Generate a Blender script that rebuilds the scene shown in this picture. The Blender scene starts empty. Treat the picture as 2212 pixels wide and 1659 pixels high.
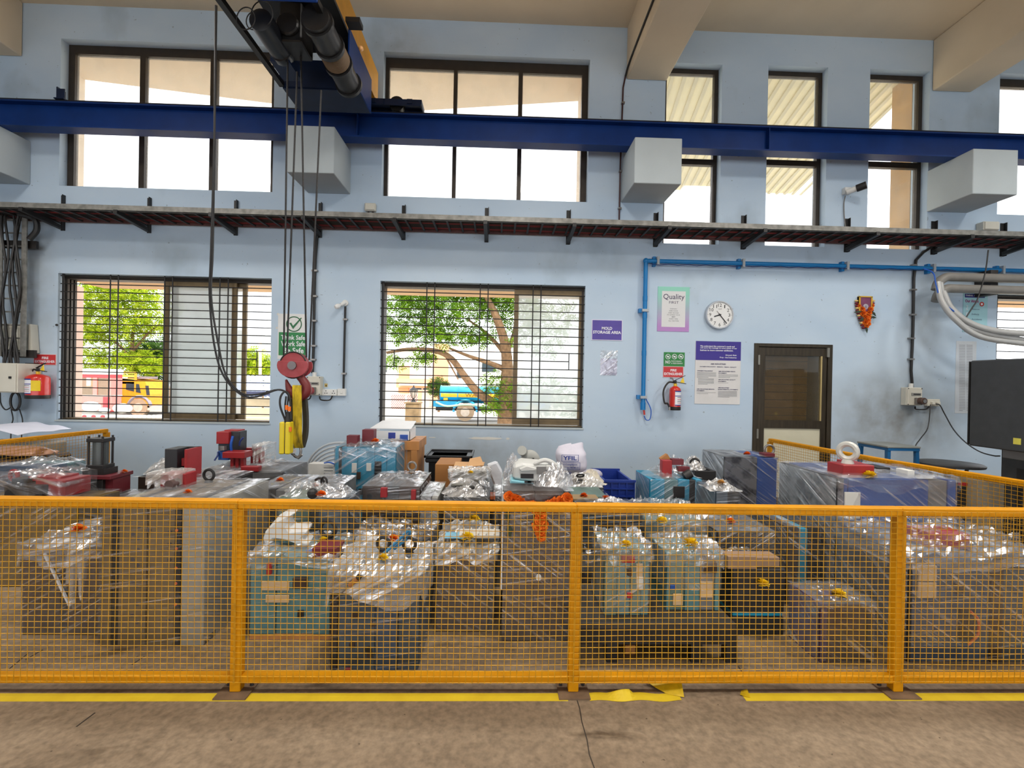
import bpy, math, random
from mathutils import Vector, Matrix

# ------------------------------------------------------------------ camera
FOC = 1020.0                       # focal length in pixels of the 2212 x 1659 frame
YAW, PITCH, ROLL = 0.02909, -0.00391, 0.01897
EYE = Vector((0.0, 0.0, 1.5))
C = bpy.context.scene.collection
scn = bpy.context.scene

def cam_axes():
    f = Vector((math.sin(YAW), math.cos(YAW), 0)); r = Vector((math.cos(YAW), -math.sin(YAW), 0)); u = Vector((0, 0, 1))
    f2 = f * math.cos(PITCH) + u * math.sin(PITCH); u2 = u * math.cos(PITCH) - f * math.sin(PITCH)
    return f2, r * math.cos(ROLL) + u2 * math.sin(ROLL), u2 * math.cos(ROLL) - r * math.sin(ROLL)
CF, CR, CU = cam_axes()
cd = bpy.data.cameras.new('camera'); cam = bpy.data.objects.new('camera', cd); C.objects.link(cam)
cd.sensor_width = 36.0; cd.lens = 36.0 * FOC / 2212.0; cd.clip_start = 0.05; cd.clip_end = 400
cam.matrix_world = Matrix(((CR.x, CU.x, -CF.x, EYE.x), (CR.y, CU.y, -CF.y, EYE.y), (CR.z, CU.z, -CF.z, EYE.z), (0, 0, 0, 1)))
scn.camera = cam

# ------------------------------------------------------------------ world, sun, lamps, exposure
w = bpy.data.worlds.new('overcast_sky'); scn.world = w; w.use_nodes = True
bg = w.node_tree.nodes['Background']; bg.inputs[0].default_value = (0.93, 0.96, 1.0, 1); bg.inputs[1].default_value = 3.2
def lamp(kind, name, loc, energy, col, size=None, rot=(0, 0, 0)):
    l = bpy.data.lights.new(name, kind); l.energy = energy; l.color = col
    o = bpy.data.objects.new(name, l); o.location = loc; o.rotation_euler = rot; C.objects.link(o)
    if kind == 'AREA':
        l.shape = 'RECTANGLE'; l.size, l.size_y = size
    return o
sun = lamp('SUN', 'sun', (0, 0, 30), 3.0, (1.0, 0.95, 0.86), rot=(math.radians(38), 0, math.radians(25)))
sun.data.angle = math.radians(3)
for lx in (-5.0, 0.2, 5.2):                             # two rows of unseen lights added above the frame: over the aisle ...
    o = lamp('AREA', 'added_hall_light', (lx, 0.9, 5.0), 86, (1.0, 0.97, 0.92), (0.8, 0.8)); o.data.spread = math.radians(160)
for lx in (-4.4, 0.2, 3.6, 6.6):                       # ... and over the storage area
    o = lamp('AREA', 'added_hall_light', (lx, 3.2, 5.1), 50, (1.0, 0.97, 0.92), (0.6, 0.6)); o.data.spread = math.radians(160)
vs = scn.view_settings
vs.view_transform = 'Standard'; vs.look = 'None'; vs.gamma = 1.0; vs.use_curve_mapping = False; vs.exposure = 0.0
try:
    scn.cycles.max_bounces = 8; scn.cycles.transparent_max_bounces = 24; scn.cycles.caustics_reflective = False; scn.cycles.caustics_refractive = False
except Exception: pass

# ------------------------------------------------------------------ measuring: a pixel of the photograph to a place in the hall
WALL = 5.80
def ray(px, py): return CF * FOC + CR * (px - 1106.0) + CU * (829.5 - py)
def at(px, py, Y): d = ray(px, py); return EYE + d * (Y / d.y)
def onz(px, py, Z=0.0): d = ray(px, py); return EYE + d * ((Z - EYE.z) / d.z)
def wr(x0, y0, x1, y1, Y=WALL):
    mx, my = (x0 + x1) / 2, (y0 + y1) / 2
    return at(x0, my, Y).x, at(x1, my, Y).x, at(mx, y1, Y).z, at(mx, y0, Y).z
def gx(px, Y, py=829): return at(px, py, Y).x
def gz(py, Y, px=1106): return at(px, py, Y).z

# ------------------------------------------------------------------ materials
def s2l(c):
    return tuple(((v / 255.0) / 12.92 if v <= 10 else ((v / 255.0 + 0.055) / 1.055) ** 2.4) for v in c)
MATS = {}
def M(name, rgb=None, rough=0.6, metal=0.0, var=0.10, scale=6.0, bump=0.0, bscale=40.0, rgb2=None, stretch=None, spec=0.5, coat=0.0, thr=None):
    if name in MATS: return MATS[name]
    m = bpy.data.materials.new(name); m.use_nodes = True; nt = m.node_tree; N = nt.nodes; L = nt.links
    b = N['Principled BSDF']; c = s2l(rgb)
    b.inputs['Roughness'].default_value = rough; b.inputs['Metallic'].default_value = metal
    b.inputs['Specular IOR Level'].default_value = spec; b.inputs['Coat Weight'].default_value = coat
    tc = N.new('ShaderNodeTexCoord'); src = tc.outputs['Object']
    if stretch:
        mp = N.new('ShaderNodeMapping'); mp.inputs['Scale'].default_value = stretch; L.new(src, mp.inputs[0]); src = mp.outputs[0]
    nz = N.new('ShaderNodeTexNoise'); nz.inputs['Scale'].default_value = scale; nz.inputs['Detail'].default_value = 5; L.new(src, nz.inputs['Vector'])
    rp = N.new('ShaderNodeValToRGB'); e = rp.color_ramp.elements
    lo, hi = thr if thr else (0.3, 0.72)
    e[0].position = lo; e[1].position = hi
    d = s2l(rgb2) if rgb2 else tuple(min(1, v * (1 + var)) for v in c)
    a = c if rgb2 else tuple(v * (1 - var) for v in c)
    e[0].color = (*a, 1); e[1].color = (*d, 1)
    L.new(nz.outputs['Fac'], rp.inputs[0]); L.new(rp.outputs[0], b.inputs['Base Color'])
    if bump:
        n2 = N.new('ShaderNodeTexNoise'); n2.inputs['Scale'].default_value = bscale; n2.inputs['Detail'].default_value = 4; L.new(src, n2.inputs['Vector'])
        bp = N.new('ShaderNodeBump'); bp.inputs['Strength'].default_value = bump; bp.inputs['Distance'].default_value = 0.01
        L.new(n2.outputs['Fac'], bp.inputs['Height']); L.new(bp.outputs[0], b.inputs['Normal'])
    MATS[name] = m; return m

def film(name, direction, density=0.5, tint=(235, 235, 238), sc=1.0, white=0.35, lat=None):
    """clear stretch film: see-through, with glossy creases painted whiter as highlights, running along `direction` (radians in the face plane); denser film is milkier"""
    if name in MATS: return MATS[name]
    m = bpy.data.materials.new(name); m.use_nodes = True; nt = m.node_tree; N = nt.nodes; L = nt.links
    for n in list(N): N.remove(n)
    out = N.new('ShaderNodeOutputMaterial'); tc = N.new('ShaderNodeTexCoord')
    r1 = N.new('ShaderNodeMapping'); r1.inputs['Rotation'].default_value = (lat, 0, 0) if lat is not None else (0, direction, direction * 0.35); L.new(tc.outputs['Object'], r1.inputs[0])
    mp = N.new('ShaderNodeMapping'); mp.inputs['Scale'].default_value = (1.3 * sc, (1.3 if lat is not None else 2.6) * sc, 34 * sc); L.new(r1.outputs[0], mp.inputs[0])
    n1 = N.new('ShaderNodeTexNoise'); n1.inputs['Scale'].default_value = 1.5; n1.inputs['Detail'].default_value = 3; n1.inputs['Distortion'].default_value = 0.3; L.new(mp.outputs[0], n1.inputs['Vector'])
    n2 = N.new('ShaderNodeTexNoise'); n2.inputs['Scale'].default_value = 4.5; n2.inputs['Detail'].default_value = 2; L.new(tc.outputs['Object'], n2.inputs['Vector'])
    gt = N.new('ShaderNodeMapRange'); gt.inputs['From Min'].default_value = 0.34; gt.inputs['From Max'].default_value = 0.52; L.new(n2.outputs['Fac'], gt.inputs['Value'])
    cr = N.new('ShaderNodeMapRange'); cr.inputs['From Min'].default_value = 0.60 - 0.10 * density; cr.inputs['From Max'].default_value = 0.74 - 0.10 * density; L.new(n1.outputs['Fac'], cr.inputs['Value'])
    mul = N.new('ShaderNodeMath'); mul.operation = 'MULTIPLY'; L.new(cr.outputs[0], mul.inputs[0]); L.new(gt.outputs[0], mul.inputs[1])
    op = N.new('ShaderNodeMapRange'); op.inputs['To Min'].default_value = min(.75, 0.03 + 0.42 * max(0, density - .3)); op.inputs['To Max'].default_value = min(.97, 0.6 + 0.35 * density); L.new(mul.outputs[0], op.inputs['Value'])
    bp = N.new('ShaderNodeBump'); bp.inputs['Strength'].default_value = 0.45; bp.inputs['Distance'].default_value = 0.012; L.new(n1.outputs['Fac'], bp.inputs['Height'])
    gl = N.new('ShaderNodeBsdfGlossy'); gl.inputs['Roughness'].default_value = 0.20; gl.inputs['Color'].default_value = (0.95, 0.95, 0.97, 1); L.new(bp.outputs[0], gl.inputs['Normal'])
    df = N.new('ShaderNodeBsdfDiffuse'); df.inputs['Color'].default_value = (*s2l(tint), 1); L.new(bp.outputs[0], df.inputs['Normal'])
    mx = N.new('ShaderNodeMixShader'); mx.inputs[0].default_value = white; L.new(gl.outputs[0], mx.inputs[1]); L.new(df.outputs[0], mx.inputs[2])  # white diffuse paints highlights into the creases, where film also bunches thicker
    tr = N.new('ShaderNodeBsdfTransparent'); tr.inputs['Color'].default_value = (0.97, 0.97, 0.97, 1)
    fx = N.new('ShaderNodeMixShader'); L.new(op.outputs[0], fx.inputs[0]); L.new(tr.outputs[0], fx.inputs[1]); L.new(mx.outputs[0], fx.inputs[2])
    L.new(fx.outputs[0], out.inputs[0]); MATS[name] = m; return m

def pane(name, clear, rgb, rough=0.05, gloss=0.06, trans=0.5):
    """window glass: part clear, part dusty or frosted (diffuse + translucent), a little gloss"""
    if name in MATS: return MATS[name]
    m = bpy.data.materials.new(name); m.use_nodes = True; nt = m.node_tree; N = nt.nodes; L = nt.links
    for n in list(N): N.remove(n)
    out = N.new('ShaderNodeOutputMaterial')
    tr = N.new('ShaderNodeBsdfTransparent'); df = N.new('ShaderNodeBsdfDiffuse'); tl = N.new('ShaderNodeBsdfTranslucent'); gl = N.new('ShaderNodeBsdfGlossy')
    col = (*s2l(rgb), 1); df.inputs[0].default_value = col; tl.inputs[0].default_value = col; gl.inputs['Roughness'].default_value = rough
    nz = N.new('ShaderNodeTexNoise'); nz.inputs['Scale'].default_value = 4; tc = N.new('ShaderNodeTexCoord'); L.new(tc.outputs['Object'], nz.inputs['Vector'])
    mr = N.new('ShaderNodeMapRange'); mr.inputs['To Min'].default_value = max(0, 1 - clear - 0.12); mr.inputs['To Max'].default_value = min(1, 1 - clear + 0.12); L.new(nz.outputs['Fac'], mr.inputs['Value'])
    a = N.new('ShaderNodeMixShader'); a.inputs[0].default_value = trans; L.new(df.outputs[0], a.inputs[1]); L.new(tl.outputs[0], a.inputs[2])
    b = N.new('ShaderNodeMixShader'); L.new(mr.outputs[0], b.inputs[0]); L.new(tr.outputs[0], b.inputs[1]); L.new(a.outputs[0], b.inputs[2])
    c = N.new('ShaderNodeMixShader'); c.inputs[0].default_value = gloss; L.new(b.outputs[0], c.inputs[1]); L.new(gl.outputs[0], c.inputs[2])
    L.new(c.outputs[0], out.inputs[0]); MATS[name] = m; return m

# ------------------------------------------------------------------ mesh building
class MB:
    def __init__(s): s.v = []; s.f = []
    def add(s, vs, fs):
        o = len(s.v); s.v += [Vector(p) for p in vs]; s.f += [tuple(i + o for i in f) for f in fs]; return s
    def box(s, x0, x1, y0, y1, z0, z1):
        if x0 > x1: x0, x1 = x1, x0
        if y0 > y1: y0, y1 = y1, y0
        if z0 > z1: z0, z1 = z1, z0
        return s.add([(x0, y0, z0), (x1, y0, z0), (x1, y1, z0), (x0, y1, z0), (x0, y0, z1), (x1, y0, z1), (x1, y1, z1), (x0, y1, z1)],
                     [(0, 3, 2, 1), (4, 5, 6, 7), (0, 1, 5, 4), (1, 2, 6, 5), (2, 3, 7, 6), (3, 0, 4, 7)])
    def bar(s, p0, p1, a, b=None, up=(0, 0, 1)):
        p0, p1 = Vector(p0), Vector(p1); b = a if b is None else b
        d = (p1 - p0).normalized(); u = Vector(up)
        if abs(d.dot(u)) > 0.98: u = Vector((0, 1, 0))
        r = d.cross(u).normalized() * a / 2; t = r.normalized().cross(d).normalized() * b / 2
        return s.add([p0 - r - t, p0 + r - t, p0 + r + t, p0 - r + t, p1 - r - t, p1 + r - t, p1 + r + t, p1 - r + t],
                     [(0, 1, 2, 3), (7, 6, 5, 4), (0, 4, 5, 1), (1, 5, 6, 2), (2, 6, 7, 3), (3, 7, 4, 0)])
    def cyl(s, p0, p1, r0, r1=None, n=14, caps=True):
        p0, p1 = Vector(p0), Vector(p1); r1 = r0 if r1 is None else r1
        d = (p1 - p0).normalized(); u = Vector((0, 0, 1)) if abs(d.z) < 0.9 else Vector((1, 0, 0))
        a = d.cross(u).normalized(); b = d.cross(a)
        vs = []
        for p, r in ((p0, r0), (p1, r1)):
            vs += [p + (a * math.cos(t) + b * math.sin(t)) * r for t in [2 * math.pi * i / n for i in range(n)]]
        fs = [(i, (i + 1) % n, n + (i + 1) % n, n + i) for i in range(n)]
        if caps: fs += [tuple(reversed(range(n))), tuple(range(n, 2 * n))]
        return s.add(vs, fs)
    def tube(s, pts, r, n=6, closed=False):
        pts = [Vector(p) for p in pts]; k = len(pts); vs = []; last = None
        for i, p in enumerate(pts):
            q0 = pts[(i - 1) % k] if (closed or i > 0) else p; q1 = pts[(i + 1) % k] if (closed or i < k - 1) else p
            d = (q1 - q0)
            d = d.normalized() if d.length > 1e-9 else Vector((0, 0, 1))
            if last is None:
                u = Vector((0, 0, 1)) if abs(d.z) < 0.9 else Vector((1, 0, 0)); a = d.cross(u).normalized()
            else:
                a = last - d * last.dot(d); a = a.normalized() if a.length > 1e-6 else d.cross(Vector((0, 0, 1))).normalized()
            last = a; b = d.cross(a); rr = r[i] if isinstance(r, (list, tuple)) else r
            vs += [p + (a * math.cos(2 * math.pi * j / n) + b * math.sin(2 * math.pi * j / n)) * rr for j in range(n)]
        fs = []
        for i in range(k if closed else k - 1):
            o, q = i * n, ((i + 1) % k) * n
            fs += [(o + j, o + (j + 1) % n, q + (j + 1) % n, q + j) for j in range(n)]
        if not closed: fs += [tuple(reversed(range(n))), tuple(range((k - 1) * n, k * n))]
        return s.add(vs, fs)
    def lathe(s, prof, c, axis=(0, 0, 1), n=20):
        c = Vector(c); d = Vector(axis).normalized(); u = Vector((0, 0, 1)) if abs(d.z) < 0.9 else Vector((1, 0, 0))
        a = d.cross(u).normalized(); b = d.cross(a); vs = []
        for r, h in prof: vs += [c + d * h + (a * math.cos(2 * math.pi * j / n) + b * math.sin(2 * math.pi * j / n)) * r for j in range(n)]
        fs = []
        for i in range(len(prof) - 1):
            fs += [(i * n + j, i * n + (j + 1) % n, (i + 1) * n + (j + 1) % n, (i + 1) * n + j) for j in range(n)]
        fs += [tuple(reversed(range(n))), tuple(range((len(prof) - 1) * n, len(prof) * n))]
        return s.add(vs, fs)
    def prism(s, pts, vec):
        k = len(pts); vec = Vector(vec); vs = [Vector(p) for p in pts]; vs += [p + vec for p in vs]
        return s.add(vs, [tuple(range(k)), tuple(reversed(range(k, 2 * k)))] + [(i, k + i, k + (i + 1) % k, (i + 1) % k) for i in range(k)])
    def ring(s, c, R, r, axis=(0, 1, 0), n=20, m=8):
        c = Vector(c); d = Vector(axis).normalized(); u = Vector((0, 0, 1)) if abs(d.z) < 0.9 else Vector((1, 0, 0))
        a = d.cross(u).normalized(); b = d.cross(a)
        return s.tube([c + (a * math.cos(2 * math.pi * i / n) + b * math.sin(2 * math.pi * i / n)) * R for i in range(n)], r, m, True)
    def grid(s, nu, nv, fn):
        return s.add([fn(i / nu, j / nv) for j in range(nv + 1) for i in range(nu + 1)],
                     [(j * (nu + 1) + i, j * (nu + 1) + i + 1, (j + 1) * (nu + 1) + i + 1, (j + 1) * (nu + 1) + i) for j in range(nv) for i in range(nu)])
    def ball(s, c, r, nu=12, nv=8, sc=(1, 1, 1)):
        c = Vector(c)
        return s.grid(nu, nv, lambda u, v: c + Vector((math.cos(u * 2 * math.pi) * math.sin(v * math.pi) * r * sc[0], math.sin(u * 2 * math.pi) * math.sin(v * math.pi) * r * sc[1], -math.cos(v * math.pi) * r * sc[2])))
    def mesh(s, name, mat, org, smooth=False):
        me = bpy.data.meshes.new(name); me.from_pydata([p - org for p in s.v], [], s.f); me.update()
        if mat:
            me.materials.append(mat)
        if smooth:
            me.polygons.foreach_set('use_smooth', [True] * len(me.polygons)); me.set_sharp_from_angle(angle=math.radians(38))
        return me
    def build(s, name, mat, parent=None, smooth=False, bevel=0.0, kind=None, solid=0.0, local=False):
        if parent is None:
            xs = [p.x for p in s.v]; ys = [p.y for p in s.v]; zs = [p.z for p in s.v]
            org = Vector(((min(xs) + max(xs)) / 2, (min(ys) + max(ys)) / 2, min(zs)))
        else:
            org = Vector((0, 0, 0))
            if not local:
                q = parent
                while q: org += q.location; q = q.parent
        o = bpy.data.objects.new(name, s.mesh(name, mat, org, smooth)); C.objects.link(o)
        if parent is None: o.location = org
        else: o.parent = parent
        if solid:
            md = o.modifiers.new('solid', 'SOLIDIFY'); md.thickness = solid; md.offset = 0
        if bevel:
            md = o.modifiers.new('bevel', 'BEVEL'); md.width = bevel; md.segments = 1; md.limit_method = 'ANGLE'
        if kind: o['kind'] = kind
        return o

def B(x0, x1, y0, y1, z0, z1): return MB().box(x0, x1, y0, y1, z0, z1)
def tag(o, label, cat, group=None):
    o['label'] = label; o['category'] = cat
    if group: o['group'] = group
    return o
def thing(name, label, cat, loc, rz=0.0, group=None):
    o = bpy.data.objects.new(name, None); C.objects.link(o); o.empty_display_size = 0.1
    o.location = loc; o.rotation_euler = (0, 0, rz)
    return tag(o, label, cat, group)
def struct(o): o['kind'] = 'structure'; return o
def structure(name, loc):
    o = bpy.data.objects.new(name, None); C.objects.link(o); o.location = loc; o['kind'] = 'structure'; return o
def inst(src, name, parent, loc=(0, 0, 0), rot=(0, 0, 0), scale=(1, 1, 1)):
    o = bpy.data.objects.new(name, src.data); C.objects.link(o); o.parent = parent; o.location = loc; o.rotation_euler = rot; o.scale = scale; return o

def text(s, x0, x1, z0, z1, Y, mat, parent, name='lettering', bold=0.0, shear=0.0, keep=False):
    """flat printed lettering fitted into a rectangle of a plane facing the room (-Y)"""
    cu = bpy.data.curves.new(name, 'FONT'); cu.body = s; cu.resolution_u = 2; cu.offset = bold; cu.shear = shear; cu.align_x = 'LEFT'
    o = bpy.data.objects.new(name, cu); me = bpy.data.meshes.new_from_object(o); bpy.data.objects.remove(o); bpy.data.curves.remove(cu)
    xs = [v.co.x for v in me.vertices]; ys = [v.co.y for v in me.vertices]
    if not xs: return None
    a, b, c, d = min(xs), max(xs), min(ys), max(ys); sx = (x1 - x0) / max(b - a, 1e-6); sy = (z1 - z0) / max(d - c, 1e-6)
    cx = (x0 + x1) / 2
    if keep: sx = min(sx, sy * keep)
    org = Vector((0, 0, 0)); q = parent
    while q: org += q.location; q = q.parent
    for v in me.vertices:
        v.co = Vector((cx + (v.co.x - (a + b) / 2) * sx, Y, z0 + (v.co.y - c) * sy)) - org
    me.materials.clear(); me.materials.append(mat)
    ob = bpy.data.objects.new(name, me); C.objects.link(ob); ob.parent = parent; return ob

def rnd(*k):
    h = 0
    for v in k: h = (h * 1000003) ^ hash(round(v * 977.13, 3) if not isinstance(v, str) else sum(ord(ch) * (i + 7) for i, ch in enumerate(v)))
    return random.Random(h).random()
def vn(x, y, z=0.0):                     # smooth value noise, 0..1
    xi, yi, zi = math.floor(x), math.floor(y), math.floor(z); fx, fy, fz = x - xi, y - yi, z - zi
    fx, fy, fz = fx * fx * (3 - 2 * fx), fy * fy * (3 - 2 * fy), fz * fz * (3 - 2 * fz)
    def h(a, b, c):
        n = (int(a) * 374761393 + int(b) * 668265263 + int(c) * 2147483647) & 0xffffffff
        n = ((n ^ (n >> 13)) * 1274126177) & 0xffffffff
        return ((n ^ (n >> 16)) & 0xffff) / 65535.0
    def l(a, b, t): return a + (b - a) * t
    return l(l(l(h(xi, yi, zi), h(xi + 1, yi, zi), fx), l(h(xi, yi + 1, zi), h(xi + 1, yi + 1, zi), fx), fy),
             l(l(h(xi, yi, zi + 1), h(xi + 1, yi, zi + 1), fx), l(h(xi, yi + 1, zi + 1), h(xi + 1, yi + 1, zi + 1), fx), fy), fz)
def ridge(x, y, s=0.0):                  # crease-like relief: sharp valleys and folds, 0..1
    return 1 - abs(2 * vn(x + s, y) - 1) * .62 - abs(2 * vn(x * 2.3 + 9, y * 2.3 + s) - 1) * .38
def smooth_path(pts, k=6):               # Catmull-Rom through the given points
    P = [Vector(p) for p in pts]; P = [P[0] * 2 - P[1]] + P + [P[-1] * 2 - P[-2]]; out = []
    for i in range(1, len(P) - 2):
        for j in range(k):
            t = j / k; a, b, c, d = P[i - 1], P[i], P[i + 1], P[i + 2]
            out.append(0.5 * ((2 * b) + (c - a) * t + (2 * a - 5 * b + 4 * c - d) * t * t + (3 * b - a - 3 * c + d) * t ** 3))
    return out + [P[-2]]
# ================================================================== THE HALL
ZC = at(1354, 60, WALL).z                      # ceiling
XL, XR, YB, WT = -8.6, 8.6, -8.0, 0.25
U1 = wr(129.5, 92, 591, 408); U2 = wr(826.5, 120, 1272, 430)
N3 = wr(1435, 137, 1557, 527); N4 = wr(1656, 143, 1785, 532); N5 = wr(1876, 151, 2005.5, 538); N6 = wr(2157, 167, 2620, 470)
L1 = wr(123.4, 595.5, 584.6, 911); L2 = wr(818.8, 612, 1262, 922); L3 = wr(2151, 640, 2610, 935)
DR = list(wr(1625, 743, 1794, 1130)); DR[2] = 0.0; DR = tuple(DR)
HOLES = [U1, U2, N3, N4, N5, N6, L1, L2, L3, DR]

def wall_paint():
    m = bpy.data.materials.new('blue_wall_paint'); m.use_nodes = True; N = m.node_tree.nodes; L = m.node_tree.links; b = N['Principled BSDF']
    b.inputs['Roughness'].default_value = 0.75
    tc = N.new('ShaderNodeTexCoord')
    def noise(scale, detail, st=(1, 1, 1)):
        mp = N.new('ShaderNodeMapping'); mp.inputs['Scale'].default_value = st; L.new(tc.outputs['Object'], mp.inputs[0])
        n = N.new('ShaderNodeTexNoise'); n.inputs['Scale'].default_value = scale; n.inputs['Detail'].default_value = detail; L.new(mp.outputs[0], n.inputs['Vector']); return n.outputs['Fac']
    def ramp(f, p0, p1, c0, c1):
        r = N.new('ShaderNodeValToRGB'); e = r.color_ramp.elements; e[0].position = p0; e[1].position = p1; e[0].color = (*s2l(c0), 1); e[1].color = (*s2l(c1), 1); L.new(f, r.inputs[0]); return r.outputs[0]
    def mul(a, bb, fac=1.0):
        x = N.new('ShaderNodeMixRGB'); x.blend_type = 'MULTIPLY'; x.inputs[0].default_value = fac; L.new(a, x.inputs[1]); L.new(bb, x.inputs[2]); return x.outputs[0]
    base = ramp(noise(1.1, 6, (1, 1, 1.8)), 0.32, 0.68, (183, 203, 222), (196, 213, 228))
    grime = ramp(noise(0.9, 5, (1, 1, 0.7)), 0.60, 0.82, (255, 255, 255), (196, 196, 190))
    spots = ramp(noise(26, 2), 0.735, 0.76, (255, 255, 255), (170, 168, 160))
    col = mul(mul(base, grime), spots, 0.6); gp = N.new('ShaderNodeNewGeometry'); nsm = noise(5.5, 6)
    for c0, rx, rz, k in ((at(1935, 905, WALL), 1.15, .75, .95), (at(1040, 975, WALL), 1.3, .5, .55), (at(55, 640, WALL), .45, 1.2, .7), (at(2000, 690, WALL), .45, .9, .5), (at(860, 110, WALL), .5, .6, .5)):   # soot and hand-dirt patches
        mp = N.new('ShaderNodeMapping'); mp.vector_type = 'TEXTURE'; mp.inputs['Location'].default_value = (c0.x, WALL, c0.z); mp.inputs['Scale'].default_value = (rx, 1, rz); L.new(gp.outputs['Position'], mp.inputs[0])
        gr = N.new('ShaderNodeTexGradient'); gr.gradient_type = 'SPHERICAL'; L.new(mp.outputs[0], gr.inputs[0])
        m1 = N.new('ShaderNodeMath'); m1.operation = 'MULTIPLY'; L.new(gr.outputs['Fac'], m1.inputs[0]); L.new(nsm, m1.inputs[1])
        m2 = N.new('ShaderNodeMath'); m2.operation = 'MULTIPLY'; m2.use_clamp = True; m2.inputs[1].default_value = k * 1.6; L.new(m1.outputs[0], m2.inputs[0])
        mx = N.new('ShaderNodeMixRGB'); L.new(m2.outputs[0], mx.inputs[0]); L.new(col, mx.inputs[1]); mx.inputs[2].default_value = (*s2l((132, 130, 124)), 1); col = mx.outputs[0]
    L.new(col, b.inputs['Base Color'])
    n = noise(160, 3); bp = N.new('ShaderNodeBump'); bp.inputs['Strength'].default_value = 0.12; bp.inputs['Distance'].default_value = 0.004; L.new(n, bp.inputs['Height']); L.new(bp.outputs[0], b.inputs['Normal'])
    return m
PAINT = wall_paint()
CREAM = M('cream_ceiling_paint', (222, 205, 178), 0.85, var=0.05, scale=1.5, bump=0.1, bscale=120)
WHITE_P = M('white_plaster', (186, 195, 198), 0.8, var=0.04, scale=3, bump=0.08, bscale=90)

def concrete():
    m = bpy.data.materials.new('worn_concrete'); m.use_nodes = True; N = m.node_tree.nodes; L = m.node_tree.links; b = N['Principled BSDF']
    tc = N.new('ShaderNodeTexCoord')
    def noise(scale, detail, st=(1, 1, 1), rot=0.0, dist=0.0):
        mp = N.new('ShaderNodeMapping'); mp.inputs['Scale'].default_value = st; mp.inputs['Rotation'].default_value = (0, 0, rot); L.new(tc.outputs['Object'], mp.inputs[0])
        n = N.new('ShaderNodeTexNoise'); n.inputs['Scale'].default_value = scale; n.inputs['Detail'].default_value = detail; n.inputs['Distortion'].default_value = dist; L.new(mp.outputs[0], n.inputs['Vector']); return n.outputs['Fac']
    def ramp(f, p0, p1, c0, c1):
        r = N.new('ShaderNodeValToRGB'); e = r.color_ramp.elements; e[0].position = p0; e[1].position = p1; e[0].color = (*s2l(c0), 1); e[1].color = (*s2l(c1), 1); L.new(f, r.inputs[0]); return r.outputs[0]
    def mix(a, bb, mode='MULTIPLY', fac=1.0):
        x = N.new('ShaderNodeMixRGB'); x.blend_type = mode; x.inputs[0].default_value = fac; L.new(a, x.inputs[1]); L.new(bb, x.inputs[2]); return x.outputs[0]
    base = ramp(noise(1.3, 7, (1, 1.6, 1), 0.5), 0.3, 0.7, (130, 110, 88), (160, 140, 116))
    fine = ramp(noise(38, 5), 0.3, 0.7, (205, 205, 205), (255, 255, 255))
    blot = ramp(noise(2.2, 4, (1, 2.6, 1), -0.6, 0.6), 0.62, 0.75, (255, 255, 255), (168, 160, 150))
    dots = ramp(noise(34, 2), 0.74, 0.78, (255, 255, 255), (120, 112, 104))
    c = mix(mix(mix(base, fine), blot), dots, fac=0.8)
    scr = ramp(noise(6, 6, (14, 0.5, 1), -0.55), 0.70, 0.78, (0, 0, 0), (70, 66, 62))
    c = mix(c, scr, 'ADD', 0.7)
    L.new(c, b.inputs['Base Color']); b.inputs['Roughness'].default_value = 0.62; b.inputs['Specular IOR Level'].default_value = 0.35
    bp = N.new('ShaderNodeBump'); bp.inputs['Strength'].default_value = 0.25; bp.inputs['Distance'].default_value = 0.005; L.new(noise(60, 4), bp.inputs['Height']); L.new(bp.outputs[0], b.inputs['Normal'])
    return m
CONC = concrete()

fl = struct(B(XL - .25, XR + .25, YB, WALL + WT, -0.3, 0.0).build('floor', CONC))
crack = [onz(1243, 1502), onz(1252, 1530), onz(1257, 1560), onz(1268, 1598), onz(1273, 1630), onz(1287, 1668), onz(1292, 1720)]
mb = MB()
for i in range(len(crack) - 1):
    a, b_ = crack[i], crack[i + 1]; mb.bar((a.x, a.y, 0.0002), (b_.x, b_.y, 0.0002), 0.0045, 0.002)
mb.build('crack', M('crack_dirt', (58, 50, 42), 0.95, var=.2), fl)
mb = MB()
for P in ([(88, 1438), (60, 1412), (20, 1445)], [(20, 1448), (55, 1425), (92, 1404)], [(285, 1436), (312, 1418)], [(1595, 1440), (1610, 1462)], [(110, 1592), (165, 1570), (205, 1540)]):
    q = [onz(*p) for p in P[-2:]]
    mb.bar((q[0].x, q[0].y, 0.0002), (q[1].x, q[1].y, 0.0002), 0.006, 0.002)
mb.build('crack', MATS['crack_dirt'], fl)

# the window wall: one slab with real openings
xs = sorted({XL, XR, *[h[0] for h in HOLES], *[h[1] for h in HOLES]}); xs = [x for x in xs if XL <= x <= XR]
zs = sorted({-1.0, ZC + .3, *[h[2] for h in HOLES], *[h[3] for h in HOLES]})
mb = MB()
for i in range(len(xs) - 1):
    for j in range(len(zs) - 1):
        cx, cz = (xs[i] + xs[i + 1]) / 2, (zs[j] + zs[j + 1]) / 2
        if any(h[0] < cx < h[1] and h[2] < cz < h[3] for h in HOLES): continue
        x0, x1, z0, z1 = xs[i], xs[i + 1], zs[j], zs[j + 1]
        mb.add([(x0, WALL, z0), (x1, WALL, z0), (x1, WALL, z1), (x0, WALL, z1)], [(0, 1, 2, 3)])
        mb.add([(x0, WALL + WT, z0), (x1, WALL + WT, z0), (x1, WALL + WT, z1), (x0, WALL + WT, z1)], [(3, 2, 1, 0)])
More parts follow.
